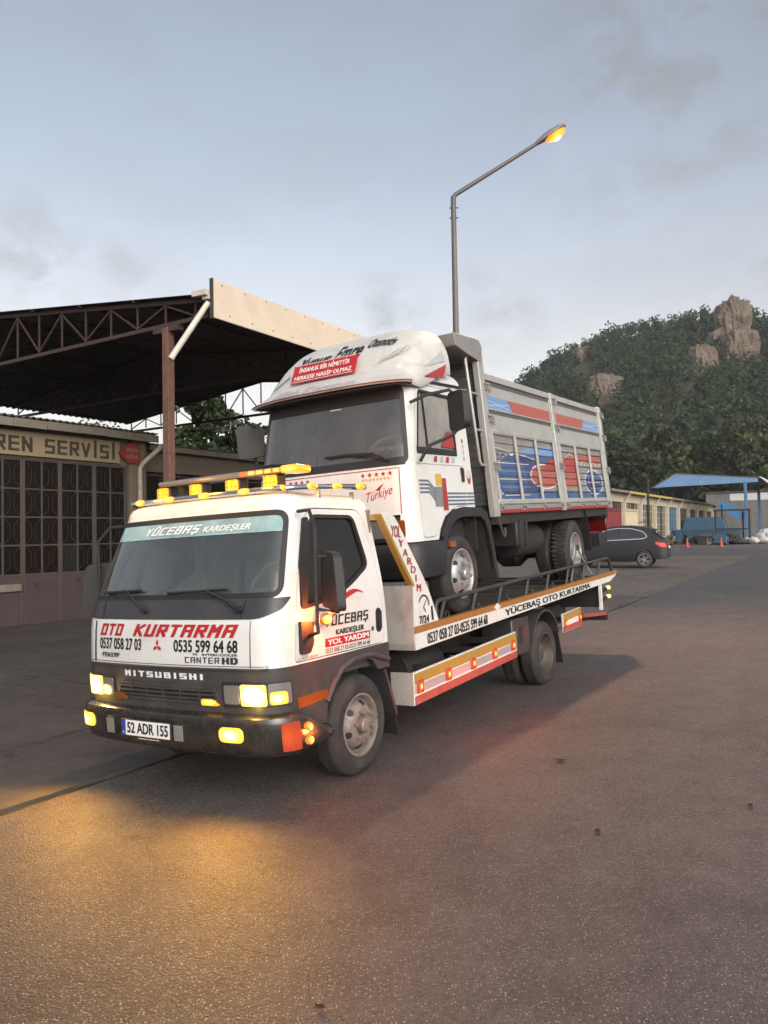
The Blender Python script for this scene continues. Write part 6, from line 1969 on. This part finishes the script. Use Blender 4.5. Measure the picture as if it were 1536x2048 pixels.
FOOT = ['dark tree at the hill foot just right of the load box', 'mid green tree behind the dark one beside the load box', 'tall pale green tree rising left of the blue canopy peak', 'rounded green tree behind the blue canopy peak',
        'low dark tree behind the yellow edged roof', 'broad green tree above the middle of the blue canopy', 'pale green tree above the blue canopy post', 'tall pale tree at the right edge of the picture', 'green tree at the hill foot cut by the right edge of the picture',
        'low green tree directly over the left slope of the blue canopy', 'low dark tree directly over the middle of the blue canopy', 'low green tree over the right end of the blue canopy', 'green tree between the load box and the tall pale tree', 'green tree at the hill foot mostly hidden by the load box']
# trees that stand out at the foot of the hill
for i, (x, D, top, rr, mt) in enumerate(((1195, 122, 880, 5.5, LEAFD), (1240, 135, 855, 6, LEAF), (1325, 126, 845, 6.5, LEAFL), (1385, 132, 872, 5.5, LEAF), (1262, 116, 905, 4.5, LEAFD), (1440, 128, 850, 6.0, LEAF), (1478, 120, 848, 5.5, LEAFL), (1525, 126, 835, 6.5, LEAFL), (1580, 128, 850, 6.5, LEAF), (1355, 116, 915, 4.5, LEAF), (1415, 116, 912, 4.2, LEAFD), (1500, 114, 910, 4.5, LEAF), (1290, 138, 880, 5.5, LEAF), (1150, 128, 900, 5.5, LEAF))):
    X, Y = (x - 768) / 1540 * D, D
    z0 = gz(X, Y)
    h = 1.7 + (1072 - .0175 * (x - 768) - top) / 1540 * D - z0
    tree(Vector((X, Y, z0)), h, rr, 20 + i, mt, FOOT[i], group='trees at the foot of the hill', n=2600, size=.75, crown0=.12)

# ================================================================ FAR ROW OF WORKSHOPS
ROWW = mat('cream_wall', (.50, .44, .33), .8, var=.12, dirt=.5, dirt_c=(.24, .19, .13), dscale=.8)
ROWF = mat('brown_frame', (.13, .10, .08), .7, var=.2)
ROWG = glass('far_pane', (.12, .12, .12), .6, .15, dust=.22, dust_sheen_c=(.16, .15, .13))
ROWB = mat('blue_frame', (.10, .20, .30), .6, var=.15)
ROWGB = glass('blue_pane', (.20, .30, .34), .8, .1, dust=.3, dust_sheen_c=(.20, .34, .42))
YEDGE = mat('yellow_edge', (.50, .36, .10), .6, var=.1, dirt=.4, dirt_c=(.3, .22, .1))
bays = []
u0 = 59.0
k = 0
while u0 < 116:
    w = 5.4
    z0 = gz(*(U * (u0 + 2.7) + V * 17).xy)
    nm = 'workshop'
    B = empty(nm, UVF @ Matrix.Translation((u0, 17, z0)))
    blue = k == 4
    fr, gl_ = (ROWB, ROWGB) if blue else (ROWF, ROWG)
    ORD = ['first', 'second', 'third', 'fourth', 'fifth', 'sixth', 'seventh', 'eighth', 'ninth', 'tenth', 'eleventh']
    lab = 'workshop bay with blue framed glass doors in the far cream row' if blue else ORD[k] + ' bay from the containers in the far cream row, with brown paned doors'
    tag(B, lab, 'building', 'bays of the far workshop row')
    MB().box(0, w, .0, .3, 3.75, 4.55).build('lintel_wall', ROWW, B)
    MB().box(0, .55, -.06, .3, -.3, 3.75).build('pillar', ROWW, B)
    MB().box(0, w, 7.7, 8, -.3, 4.5).build('rear_wall', ROWW, B)
    MB().box(0, .2, .3, 7.7, -.3, 4.5).build('side_wall', ROWW, B)
    MB().prism([(-.55, 4.58), (8.2, 5.5), (8.2, 5.56), (-.55, 4.64)], lambda a, b, d: Vector((-.02 + d, a, b)), 0, w + .02).build('roof', ROOFT, B)
    ye = 60 < u0 < 78
    MB().box(-.01, w - .01, -.6, -.56, 4.46, 4.66).build('roof_edge', YEDGE if ye else FASCIA, B)
    MB().box(.55, w, .34, .36, -.1, 3.75).build('dark_interior', BROKEN, B)
    n = 4
    for i in range(n):
        a = .58 + (w - .62) * i / n
        b = .58 + (w - .62) * (i + 1) / n - .05
        lf = MB().box(a, b, .14, .19, 0, .75).build('door_panel', fr, B)
        MB().box(a, b, .158, .17, .75, 3.75).build('pane', gl_, lf)
        br = MB()
        for q in range(3):
            xx = a + (b - a) * q / 2
            br.box(max(a, xx - .03), min(b, xx + .03) if q else a + .06, .12, .15, .75, 3.75)
        for q in range(6):
            zz = .75 + 3.0 * q / 5
            br.box(a, b, .125, .145, zz - .025, zz + .025)
        br.build('glazing_bars', ROWW if ye and i % 2 else fr, lf)
    if u0 > 60:
        MB().tube([(.25, -.55, 4.40), (.3, -.4, 4.2), (.28, -.14, 3.7), (.28, -.12, .1)], .07, 8).build('downpipe', mat('white_downpipe', (.5, .48, .44), .5), B)
    u0 += w
    k += 1

# ================================================================ CONTAINERS
def container(name, u, v, rz, L_, mt, label, cream=False):
    z0 = gz(*(U * u + V * v).xy)
    C_ = empty(name, UVF @ Matrix.Translation((u, v, z0)) @ Matrix.Rotation(rz, 4, 'Z'), label, 'container')
    w, h = 2.44, 2.75
    def wall(fn, l_, nm):
        n = int(l_ / .07)
        pts = []
        for i in range(n + 1):
            x = l_ * i / n
            pts.append((x, (0, .0, .036, .036)[i % 4]))
        vs = [fn(x, d, z) for z in (.15, h - .12) for x, d in pts]
        MB().add(vs, [(i, i + 1, n + 2 + i, n + 1 + i) for i in range(n)]).build(nm, mt, C_, smooth=False)
    wall(lambda x, d, z: Vector((x, d + .02, z)), L_, 'corrugated_side')
    wall(lambda x, d, z: Vector((x, w - d - .02, z)), L_, 'corrugated_side')
    wall(lambda x, d, z: Vector((L_ - .02 - d, x * w / L_, z)), L_, 'corrugated_end')
    MB().box(.02, .06, .05, w - .05, .15, h - .12).build('end_doors', mt, C_)
    for y in (.55, 1.0, 1.45, 1.9):
        MB().cyl((.0, y, .2), (.0, y, h - .15), .022, n=8).build('lock_rod', GALV, C_)
    MB().box(0, L_, 0, w, h - .12, h - .09).build('roof', mt, C_)
    for x in (0, L_ - .12):
        for y in (0, w - .12):
            MB().box(x, x + .12, y, y + .12, 0, h).build('corner_post', mt, C_)
    for y in (0, w - .1):
        MB().box(.12, L_ - .12, y, y + .1, 0, .15).build('bottom_rail', mt, C_)
        MB().box(.12, L_ - .12, y, y + .1, h - .12, h).build('top_rail', mt, C_)
    return C_
MAROON = mat('maroon_paint', (.20, .028, .038), .55, var=.08, dirt=.2, dirt_c=(.12, .03, .03))
CREAMC = mat('cream_container_paint', (.56, .47, .31), .55, var=.06, dirt=.3, dirt_c=(.35, .26, .16))
container('storage_container', 40.1, 11.85, R(0), 4.4, MAROON, 'maroon storage container behind the dark car')
container('storage_container', 45.7, 11.95, R(0), 2.99, CREAMC, 'cream corrugated container beside the maroon one')

# ================================================================ BLUE CANOPY
BLUEP = mat('blue_canopy_paint', (.075, .17, .33), .55, var=.1, dirt=.3, dirt_c=(.05, .09, .15), dscale=1)
GREYR = mat('grey_sheet', (.22, .215, .205), .6, .2, var=.12, dirt=.4, dirt_c=(.12, .1, .08), dscale=1)
bz = gz(*(U * 87 + V * 14).xy)
BC = empty('blue_canopy', UVF @ Matrix.Translation((87, 14, bz)), 'open canopy with a blue gable panel and blue post, before the far workshops', 'canopy')
def bc(u, v, z): return Vector((u - 87, v - 14, z - bz))
gp_ = [(18.75, 6.25), (16.7, 7.65), (9.4, 7.05), (9.4, 6.65)]
MB().prism(gp_, lambda v, z, d: bc(83.2 + (18.7 - v) * .55 + d, v, z), 0, .08).build('gable_panel', BLUEP, BC)
MB().prism([(18.9, 6.30), (16.7, 7.72), (9.2, 7.12), (9.2, 7.06), (16.7, 7.64), (18.9, 6.22)], lambda v, z, d: bc(83.1 + (18.7 - v) * .55 + d, v, z), 0, 16).build('roof', ROOFT, BC)
for u, v in ((87.7, 10.55), (99.5, 10.55), (99.5, 18.3)):
    MB().bar(bc(u, v, bz), bc(u, v, 6.75), .30, .30).build('post', BLUEP, BC, .02)
MB().prism([(9.15, 7.2), (9.3, 7.2), (8.2, 6.2), (8.05, 6.2)], lambda v, z, d: bc(88.4 + d, v, z), 0, 10).build('side_panel', mat('white_sheet', (.62, .62, .60), .5), BC)
# grey shed behind
gz0 = gz(*(U * 110 + V * 14).xy)
GS = empty('grey_shed', UVF @ Matrix.Translation((109, 12.5, gz0)), 'grey corrugated metal shed behind the blue canopy post', 'building')
for i in range(36):
    y = -5.4 + .3 * i
    MB().box(-.03 if i % 2 else 0, .04, y, y + .29, 0, 6.2).build('wall_sheet', GREYR, GS)
MB().box(.04, 9, -5.4, 5.4, 0, 6.1).build('body', GREYR, GS)
MB().box(-.08, -.04, -4.2, 2.5, 5.1, 6.0).build('white_panel', MATS['white_sheet'], GS)
MB().box(-.3, 9.2, -5.7, 5.7, 6.2, 6.32).build('roof', ROOFT, GS)

# ================================================================ SKIP, SCRAP, SACKS, CONES, POLES
BLUED = mat('dull_blue_steel', (.045, .115, .19), .6, .1, var=.2, dirt=.4, dirt_c=(.06, .06, .06), dscale=1)
sk0 = uv(84.5, 13.9)
SK = empty('blue_skip', UVF @ Matrix.Translation(UVF.inverted() @ sk0), 'long low blue steel skip in front of the far workshops', 'skip')
MB().loft([[Vector((x, y, z)) for x, y in ((-.75, -2.9), (.75, -2.9), (.75, 2.7), (-.75, 2.7))] if z < .5 else [Vector((x, y, z)) for x, y in ((-.95, -3.2), (.95, -3.2), (.95, 3.0), (-.95, 3.0))] for z in (.05, 1.35)], True, False).build('tub', BLUED, SK)
for a, b in (((-.95, -3.2), (.95, -3.2)), ((.95, -3.2), (.95, 3.0)), ((.95, 3.0), (-.95, 3.0)), ((-.95, 3.0), (-.95, -3.2))):
    MB().bar((*a, 1.37), (*b, 1.37), .1, .1).build('rim', BLUED, SK)
for y in (-2.2, -.8, .6, 2.0):
    MB().bar((-.80, y, .08), (-.97, y, 1.3), .08, .06).build('rib', BLUED, SK)
mc0 = uv(88.5, 14.5)
MC = empty('blue_baler', UVF @ Matrix.Translation(UVF.inverted() @ mc0), 'blue machine with a raised chute standing behind the long blue skip', 'machine')
MB().loft([[Vector((x, y, z)) for x, y in ((-.9, a), (.9, a), (.9, b), (-.9, b))] for z, a, b in ((0, -2.0, 2.4), (1.6, -2.0, 2.4), (2.6, -1.6, 2.0), (2.7, -1.5, 1.9))]).build('hopper', BLUED, MC, .04)
MB().bar((-.6, -3.8, 2.6), (-.6, -1.4, 4.1), .9, .08, (1, 0, 0)).build('chute', mat('bright_blue_sheet', (.06, .20, .42), .5), MC)
for y in (-3.6, -1.6):
    MB().bar((-.6, y, 0), (-.6, y, 3.2 + (y + 3.6) * .4), .14, .14).build('leg', CHASSIS, MC)
# gantry frame
fr0 = uv(80.2, 10.9)
FRM = empty('gantry', UVF @ Matrix.Translation(UVF.inverted() @ fr0), 'dark steel frame standing among the scrap before the blue canopy', 'gantry')
for y in (-1.5, 1.5):
    MB().bar((0, y, 0), (0, y, 3.3), .16, .16).build('upright', CHASSIS, FRM)
MB().bar((0, -1.6, 3.2), (0, 1.6, 3.2), .16, .16).build('crossbar', CHASSIS, FRM)
MB().bar((0, -1.5, 1.4), (0, 1.5, 1.4), .12, .12).build('crossbar', CHASSIS, FRM)
# scrap
SCR = [mat('scrap_brown', (.10, .065, .045), .8, .3, var=.4), mat('scrap_grey', (.14, .135, .13), .7, .4, var=.4), mat('scrap_black', (.03, .028, .026), .7, var=.3), mat('scrap_blue', (.05, .09, .14), .7, var=.3)]
rs = random.Random(21)
for i in range(30):
    v = rs.uniform(9.6, 16.2)
    uu = rs.uniform(74.5, 78.5)
    p = uv(uu, v)
    kind = i % 4
    S = empty('scrap_piece', Matrix.Translation(p + Vector((0, 0, .02))) @ Matrix.Rotation(rs.uniform(0, 6), 4, 'Z') @ Matrix.Rotation(rs.uniform(-.35, .35), 4, 'X'))
    tag(S, *(('old black tyre ring thrown on the scrap before the blue skip', 'tyre', 'tyres in the scrap'), ('rusty machine casing in the scrap before the blue skip', 'scrap', 'casings in the scrap'), ('pair of bent pipes sticking out of the scrap before the blue skip', 'pipes', 'pipes in the scrap'), ('crumpled metal sheet in the scrap before the blue skip', 'scrap', 'sheets in the scrap'))[kind])
    m_ = SCR[rs.randrange(4)]
    if kind == 0:
        MB().lathe([(.18, -.1), (.33, -.1), (.36, -.05), (.36, .05), (.33, .1), (.18, .1)], (0, 0, .3), (rs.uniform(-.5, .5), rs.uniform(-.5, .5), 1), 18, True).build('ring', SCR[2], S)
    elif kind == 1:
        a = rs.uniform(.4, .9)
        b_ = MB().box(-a, a, -.35, .35, 0, rs.uniform(.4, .9)).build('casing', m_, S, .05)
        MB().cyl((-a * .6, .2, .3), (-a * .6, .9, .75), .08).build('stub', SCR[1], S)
    elif kind == 2:
        MB().tube([(-1.1, 0, .1), (-.4, .2, .5), (.5, -.1, .8), (1.2, .3, .5)], .06, 7).build('bent_pipe', m_, S)
        MB().tube([(-.8, -.3, .05), (.2, .1, .35), (.9, -.4, .9)], .045, 7).build('bent_pipe', SCR[0], S)
    else:
        MB().prism(rpoly([(-.7, 0), (.6, .05), (.75, .7), (.1, .95), (-.6, .65)], .1), lambda x, z, d: Vector((x, d + .15 * z + .06 * math.sin(x * 5), z)), 0, .04).build('bent_sheet', m_, S)
# sacks
SACK = mat('white_sack', (.50, .48, .46), .8, var=.12, scale=4, dirt=.4, dirt_c=(.26, .21, .17), dscale=3)
for i, (du, dv, dz, s_) in enumerate(((0, 0, 0, 1), (.5, -1.0, 0, 1.05), (.2, -2.1, 0, .95), (.9, -.5, .42, .95), (.8, -1.6, .42, 1), (.1, -3.1, 0, 1), (.9, .6, 0, .9), (1.3, -1.0, .8, .9), (.6, -4.2, 0, 1.0))):
    p = uv(78.3 + du, 8.9 + dv)
    p.z += dz + .28 * s_
    sm_ = MB()
    vs = []
    for a in range(13):
        ph = math.pi * a / 12
        for b in range(20):
            th = 2 * math.pi * b / 20
            q = Vector((math.sin(ph) * math.cos(th), math.sin(ph) * math.sin(th), math.cos(ph)))
            f = 1 + .22 * noise.noise(q * 1.7 + Vector((i * 5, 0, 0))) + .12 * noise.noise(q * 4 + Vector((0, i * 3, 0)))
            vs.append(Vector((q.x * .48 * f * s_, q.y * .68 * f * s_, max(-.3, q.z * .36 * f) * s_)))
    sm_.add(vs, [(a * 20 + b, a * 20 + (b + 1) % 20, (a + 1) * 20 + (b + 1) % 20, (a + 1) * 20 + b) for a in range(12) for b in range(20)])
    so = sm_.build('sack', SACK)
    so.matrix_world = Matrix.Translation(p) @ Matrix.Rotation(i * 1.1, 4, 'Z')
    tag(so, 'full white sack in the heap right of the blue canopy post', 'sack', 'heap of white sacks')
# cones
CONE = mat('orange_cone', (.42, .085, .035), .6, var=.12)
for x_, y_, lab in ((64.6, 12.1, 'faded orange traffic cone standing nearest the blue framed doors'), (66.8, 9.93, 'orange traffic cone standing before the scrap, nearer the white sacks')):
    p = uv(x_, y_)
    K = empty('traffic_cone', Matrix.Translation(p), lab, 'traffic cone', 'traffic cones before the scrap')
    MB().lathe([(.0, .035), (.17, .035), (.13, .12), (.035, .72), (.02, .74), (0, .74)], (0, 0, 0), (0, 0, 1), 18).build('cone', CONE, K)
    MB().box(-.21, .21, -.21, .21, 0, .035).build('foot', CONE, K, .01)
pp0 = uv(51.5, 11.97)
PO = empty('thin_pole', Matrix.Translation(pp0), 'thin dark pole rising behind the parked car', 'pole')
MB().cyl((0, 0, 0), (0, 0, 4.8), .085, .065, 10).build('shaft', CHASSIS, PO)
MB().bar((-.9, 0, 1.9), (.1, 0, 2.0), .06, .06).build('bracket', CHASSIS, PO)
po2 = uv(96, 8.6)
PO2 = empty('roadside_post', Matrix.Translation(po2), 'slim grey post beside the grey shed at the right edge', 'pole')
MB().cyl((0, 0, 0), (0, 0, 5.6), .1, .08, 10).build('shaft', GALV, PO2)
MB().cyl((0, 0, 0), (0, 0, .05), .22, .22, 10).build('base', GALV, PO2)

# ================================================================ PARKED CAR
CARP = mat('charcoal_car_paint', (.010, .0105, .0115), .32, .1, var=.05, coat=.2)
CARG = glass('car_glass', (.10, .11, .11), 1.1, .02, dust=.03)
cw = uv(33.84, 8.14)
hd_ = Vector((-.915, .405, 0))
Mcar = frame(cw, hd_, Vector((-hd_.y, hd_.x, 0)), Vector((0, 0, 1)))
CAR = empty('parked_car', Mcar @ Matrix.Translation((-1.0, -.93, 0)) @ Matrix.Diagonal((1, 1, 1.05, 1)), 'dark grey hatchback SUV parked behind the tow truck bed', 'car')
side_o = []
def arcp(cx, r, a0, a1, n=9): return [(cx + r * math.cos(R(a0 + (a1 - a0) * i / n)), .35 + r * math.sin(R(a0 + (a1 - a0) * i / n))) for i in range(n + 1)]
bodyo = [(.08, .36), (.0, .58), (.03, .80), (.12, 1.0), (.20, 1.10), (.60, 1.46), (.54, 1.55), (.86, 1.64), (1.5, 1.72), (2.2, 1.72), (2.75, 1.60), (3.45, 1.14), (4.1, 1.0), (4.45, .85), (4.58, .6), (4.55, .36), (4.4, .27)] + arcp(3.65, .40, 0, 180) + [(3.2, .24), (1.4, .24)] + arcp(.95, .40, 0, 180)
def ch(z): return .93 - .05 * max(0, .5 - z) - (.0 if z < .95 else .28 * (z - .95)) + .012 * math.sin(z * 5)
lft = lambda x, z, d=0.0: Vector((x, ch(z) - d - .10 * sstep(3.9, 4.6, x) - .06 * sstep(.35, 0, x), z))
rgt = lambda x, z, d=0.0: Vector((x, -lft(x, z, d).y, z))
cb = MB()
cb.patch(bodyo, lft, .14)
cb.patch(bodyo, rgt, .14)
nb = len(bodyo)
ringL = [lft(x, z) for x, z in bodyo]
ringR = [rgt(x, z) for x, z in bodyo]
st = []
for k in range(9):
    t = k / 8
    st.append([Vector((a.x - (.04 * math.sin(math.pi * t) if a.x < .6 else (-.06 * math.sin(math.pi * t) if a.x > 4 else 0)), a.y + (b.y - a.y) * t, a.z + (.03 * math.sin(math.pi * t) if a.z > 1.0 else 0))) for a, b in zip(ringL, ringR)])
cb.loft(st, False, False)
cbo = cb.build('body', CARP, CAR, ang=40)
wpo = rpoly([(.84, 1.27), (1.0, 1.20), (3.05, 1.12), (2.62, 1.52), (2.1, 1.61), (1.5, 1.60), (1.0, 1.47)], [.04, .05, .06, .1, .1, .1, .1])
for fn in (lft, rgt):
    f2 = lambda x, z, d: fn(x, z, d - .006)
    wv = MB().patch(grow(wpo, .03), lambda x, z, d: fn(x, z, d - .005), .14, .01, [grow(wpo, .0)]).build('chrome_trim', CHROME, CAR)
    for x0, x1 in ((.78, 1.02), (1.06, 1.95), (2.03, 3.05)):
        seg = []
        pl_ = clip_bay(wpo, x0, x1, 1.0, 1.7)
        if pl_: MB().patch(pl_, lambda x, z, d: fn(x, z, -.004), .16).build('side_window', CARG, CAR)
    MB().patch(wpo, lambda x, z, d: fn(x, z, -.002), .16).build('window_surround', SEAL, CAR)
    for x in (1.35, 2.35):
        MB().patch(rrect(x - .12, x + .12, 1.0, 1.035, .012), lambda x, z, d: fn(x, z, d - .03), .1, .03).build('door_handle', CARP, CAR)
    for x in (1.02, 2.02, 3.1):
        MB().patch([(x, .42), (x + .008, .42), (x + .008, 1.08), (x, 1.08)], lambda x, z, d: fn(x, z, -.002), .2).build('door_gap', SEAL, CAR)
    MB().patch(rpoly([(.035, .84), (.06, .97), (.50, 1.06), (.48, .98), (.30, .86)], .02), lambda x, z, d: fn(x, z, d - .008), .08, .01).build('tail_lamp', glow('car_tail_lamp', (.9, .05, .02), .35), CAR)
    MB().patch(rpoly([(1.45, .46), (3.05, .46), (3.0, .58), (1.5, .55)], .03), lambda x, z, d: fn(x, z, d - .012), .14, .012).build('door_moulding', CARP, CAR)
    for cx in (.95, 3.65):
        MB().patch(arcp(cx, .455, 0, 180) + arcp(cx, .40, 180, 0), lambda x, z, d: fn(x, z, d - .012), .12, .02).build('arch_trim', BLACK, CAR)
MB().patch(rpoly([(-.62, 1.12), (.62, 1.12), (.55, 1.46), (-.55, 1.46)], .06), lambda y, z, d: Vector((.22 + (z - 1.08) * .84 - .055 - .03 * math.cos(y * 2), y, z + .015)), .15).build('rear_window', CARG, CAR)
MB().patch(rrect(-.60, .60, 1.52, 1.56, .01), lambda y, z, d: Vector((.42 + d, y, z)), .15, .3).build('spoiler', CARP, CAR, .01)
MB().patch(rrect(-.26, .26, .78, .89, .01), lambda y, z, d: Vector((-.03 + d, y, z)), .2, .03).build('licence_plate', WHTTXT, CAR)
MB().patch(rrect(-.85, .85, .36, .50, .03), lambda y, z, d: Vector((-.04 + d + .12 * (y / .85) ** 4, y, z)), .12, .1).build('rear_bumper_trim', BLACK, CAR)
for y in (-.55, .55):
    MB().patch(rrect(y - .2, y + .2, .37, .42, .02), lambda y, z, d: Vector((-.06 + d + .12 * (y / .85) ** 4, y, z)), .1, .03).build('exhaust_trim', CHROME, CAR)
for fn_s in (-1, 1):
    MB().tube([(.95, fn_s * .62, 1.60), (1.1, fn_s * .62, 1.67), (2.1, fn_s * .63, 1.69), (2.35, fn_s * .63, 1.62)], .018, 6).build('roof_rail', CHROME, CAR)
ALLOY = mat('alloy', (.42, .42, .43), .3, .8, var=.05)
for cx in (.95, 3.65):
    for s_ in (-1, 1):
        Wc = empty('wheel', Matrix())
        Wc.parent = CAR
        Wc.matrix_local = Matrix.Translation((cx, s_ * .915, .35))
        ax = (0, s_, 0)
        MB().lathe([(.24, -.02), (.25, .0), (.32, .006), (.345, -.02), (.35, -.05), (.35, -.18), (.33, -.21), (.24, -.2)], (0, 0, 0), ax, 36, True).build('tyre', RUBBER, Wc)
        MB().lathe([(.245, -.005), (.235, .0), (.225, -.02), (.22, -.08), (0, -.09)], (0, 0, 0), ax, 28, cap0=False).build('rim_barrel', BLACK, Wc)
        MB().lathe([(.248, -.008), (.246, .006), (.228, .006), (.226, -.008)], (0, 0, 0), ax, 28, True).build('rim_edge', ALLOY, Wc)
        for i in range(5):
            for o_ in (-.11, .11):
                t = 2 * math.pi * i / 5 + o_
                t2 = 2 * math.pi * i / 5 + o_ * 2.0
                MB().bar((.04 * math.cos(t), s_ * -.015, .04 * math.sin(t)), (.235 * math.cos(t2), s_ * -.002, .235 * math.sin(t2)), .028, .03, (0, 1, 0)).build('spoke', ALLOY, Wc)
        MB().cyl((0, s_ * -.03, 0), (0, s_ * .002, 0), .05, .045, 14).build('hub_cap', ALLOY, Wc)

# ================================================================ LITTER
DEADLEAF = mat('dead_leaf', (.035, .022, .014), .9, var=.3)
for i, (x, y, s_, lab) in enumerate(((1122, 1524, .10, 'curled dead leaf lying alone on the road right of the tow truck'), (1195, 1666, .07, 'small flat dead leaf on the asphalt in the right foreground'), (640, 2020, .05, 'small dead leaf on the road at the bottom edge'), (1500, 1615, .06, 'dead leaf on the road near the right edge'))):
    d = fw * 1540 + rt * (x - 768) - up * (y - 1024)
    nrm = Nr
    t = -(Vector((0, 0, H)).dot(nrm)) / d.dot(nrm)
    p = Vector((0, 0, H)) + d * t
    lm_ = MB()
    pts = [(-1, 0), (-.5, .42), (.1, .55), (.55, .3), (1, 0), (.5, -.32), (.05, -.5), (-.55, -.4)]
    vs = [Vector((a * s_ / 2, b * s_ / 2, .012 + .25 * s_ * (a * a * .5 + b * b))) for a, b in pts] + [Vector((0, 0, .008))]
    lm_.add(vs, [(k, (k + 1) % 8, 8) for k in range(8)])
    lo = lm_.build('dead_leaf', DEADLEAF, smooth=False)
    lo.matrix_world = Matrix.Translation(p) @ Matrix.Rotation(i * 1.3, 4, 'Z')
    sm_ = lo.modifiers.new('thick', 'SOLIDIFY'); sm_.thickness = .002
    tag(lo, lab, 'leaf', 'dead leaves on the road')

# ================================================================ 0.0003
hz_ = MB().box(-160, 420, -40, 560, -2, 125).build('haze', GRASSY)
hz_.data.materials.clear()
hmt = bpy.data.materials.new('evening_haze')
hmt.use_nodes = True
hn, hl_ = hmt.node_tree.nodes, hmt.node_tree.links
hn.clear()
pv = hn.new('ShaderNodeVolumePrincipled')
pv.inputs['Color'].default_value = (.82, .88, .93, 1)
pv.inputs['Density'].default_value = 0.0003
ho = hn.new('ShaderNodeOutputMaterial')
hl_.new(pv.outputs[0], ho.inputs['Volume'])
hz_.data.materials.append(hmt)
tag(hz_, 'thin pale evening haze over the whole place', 'haze', kind='stuff')
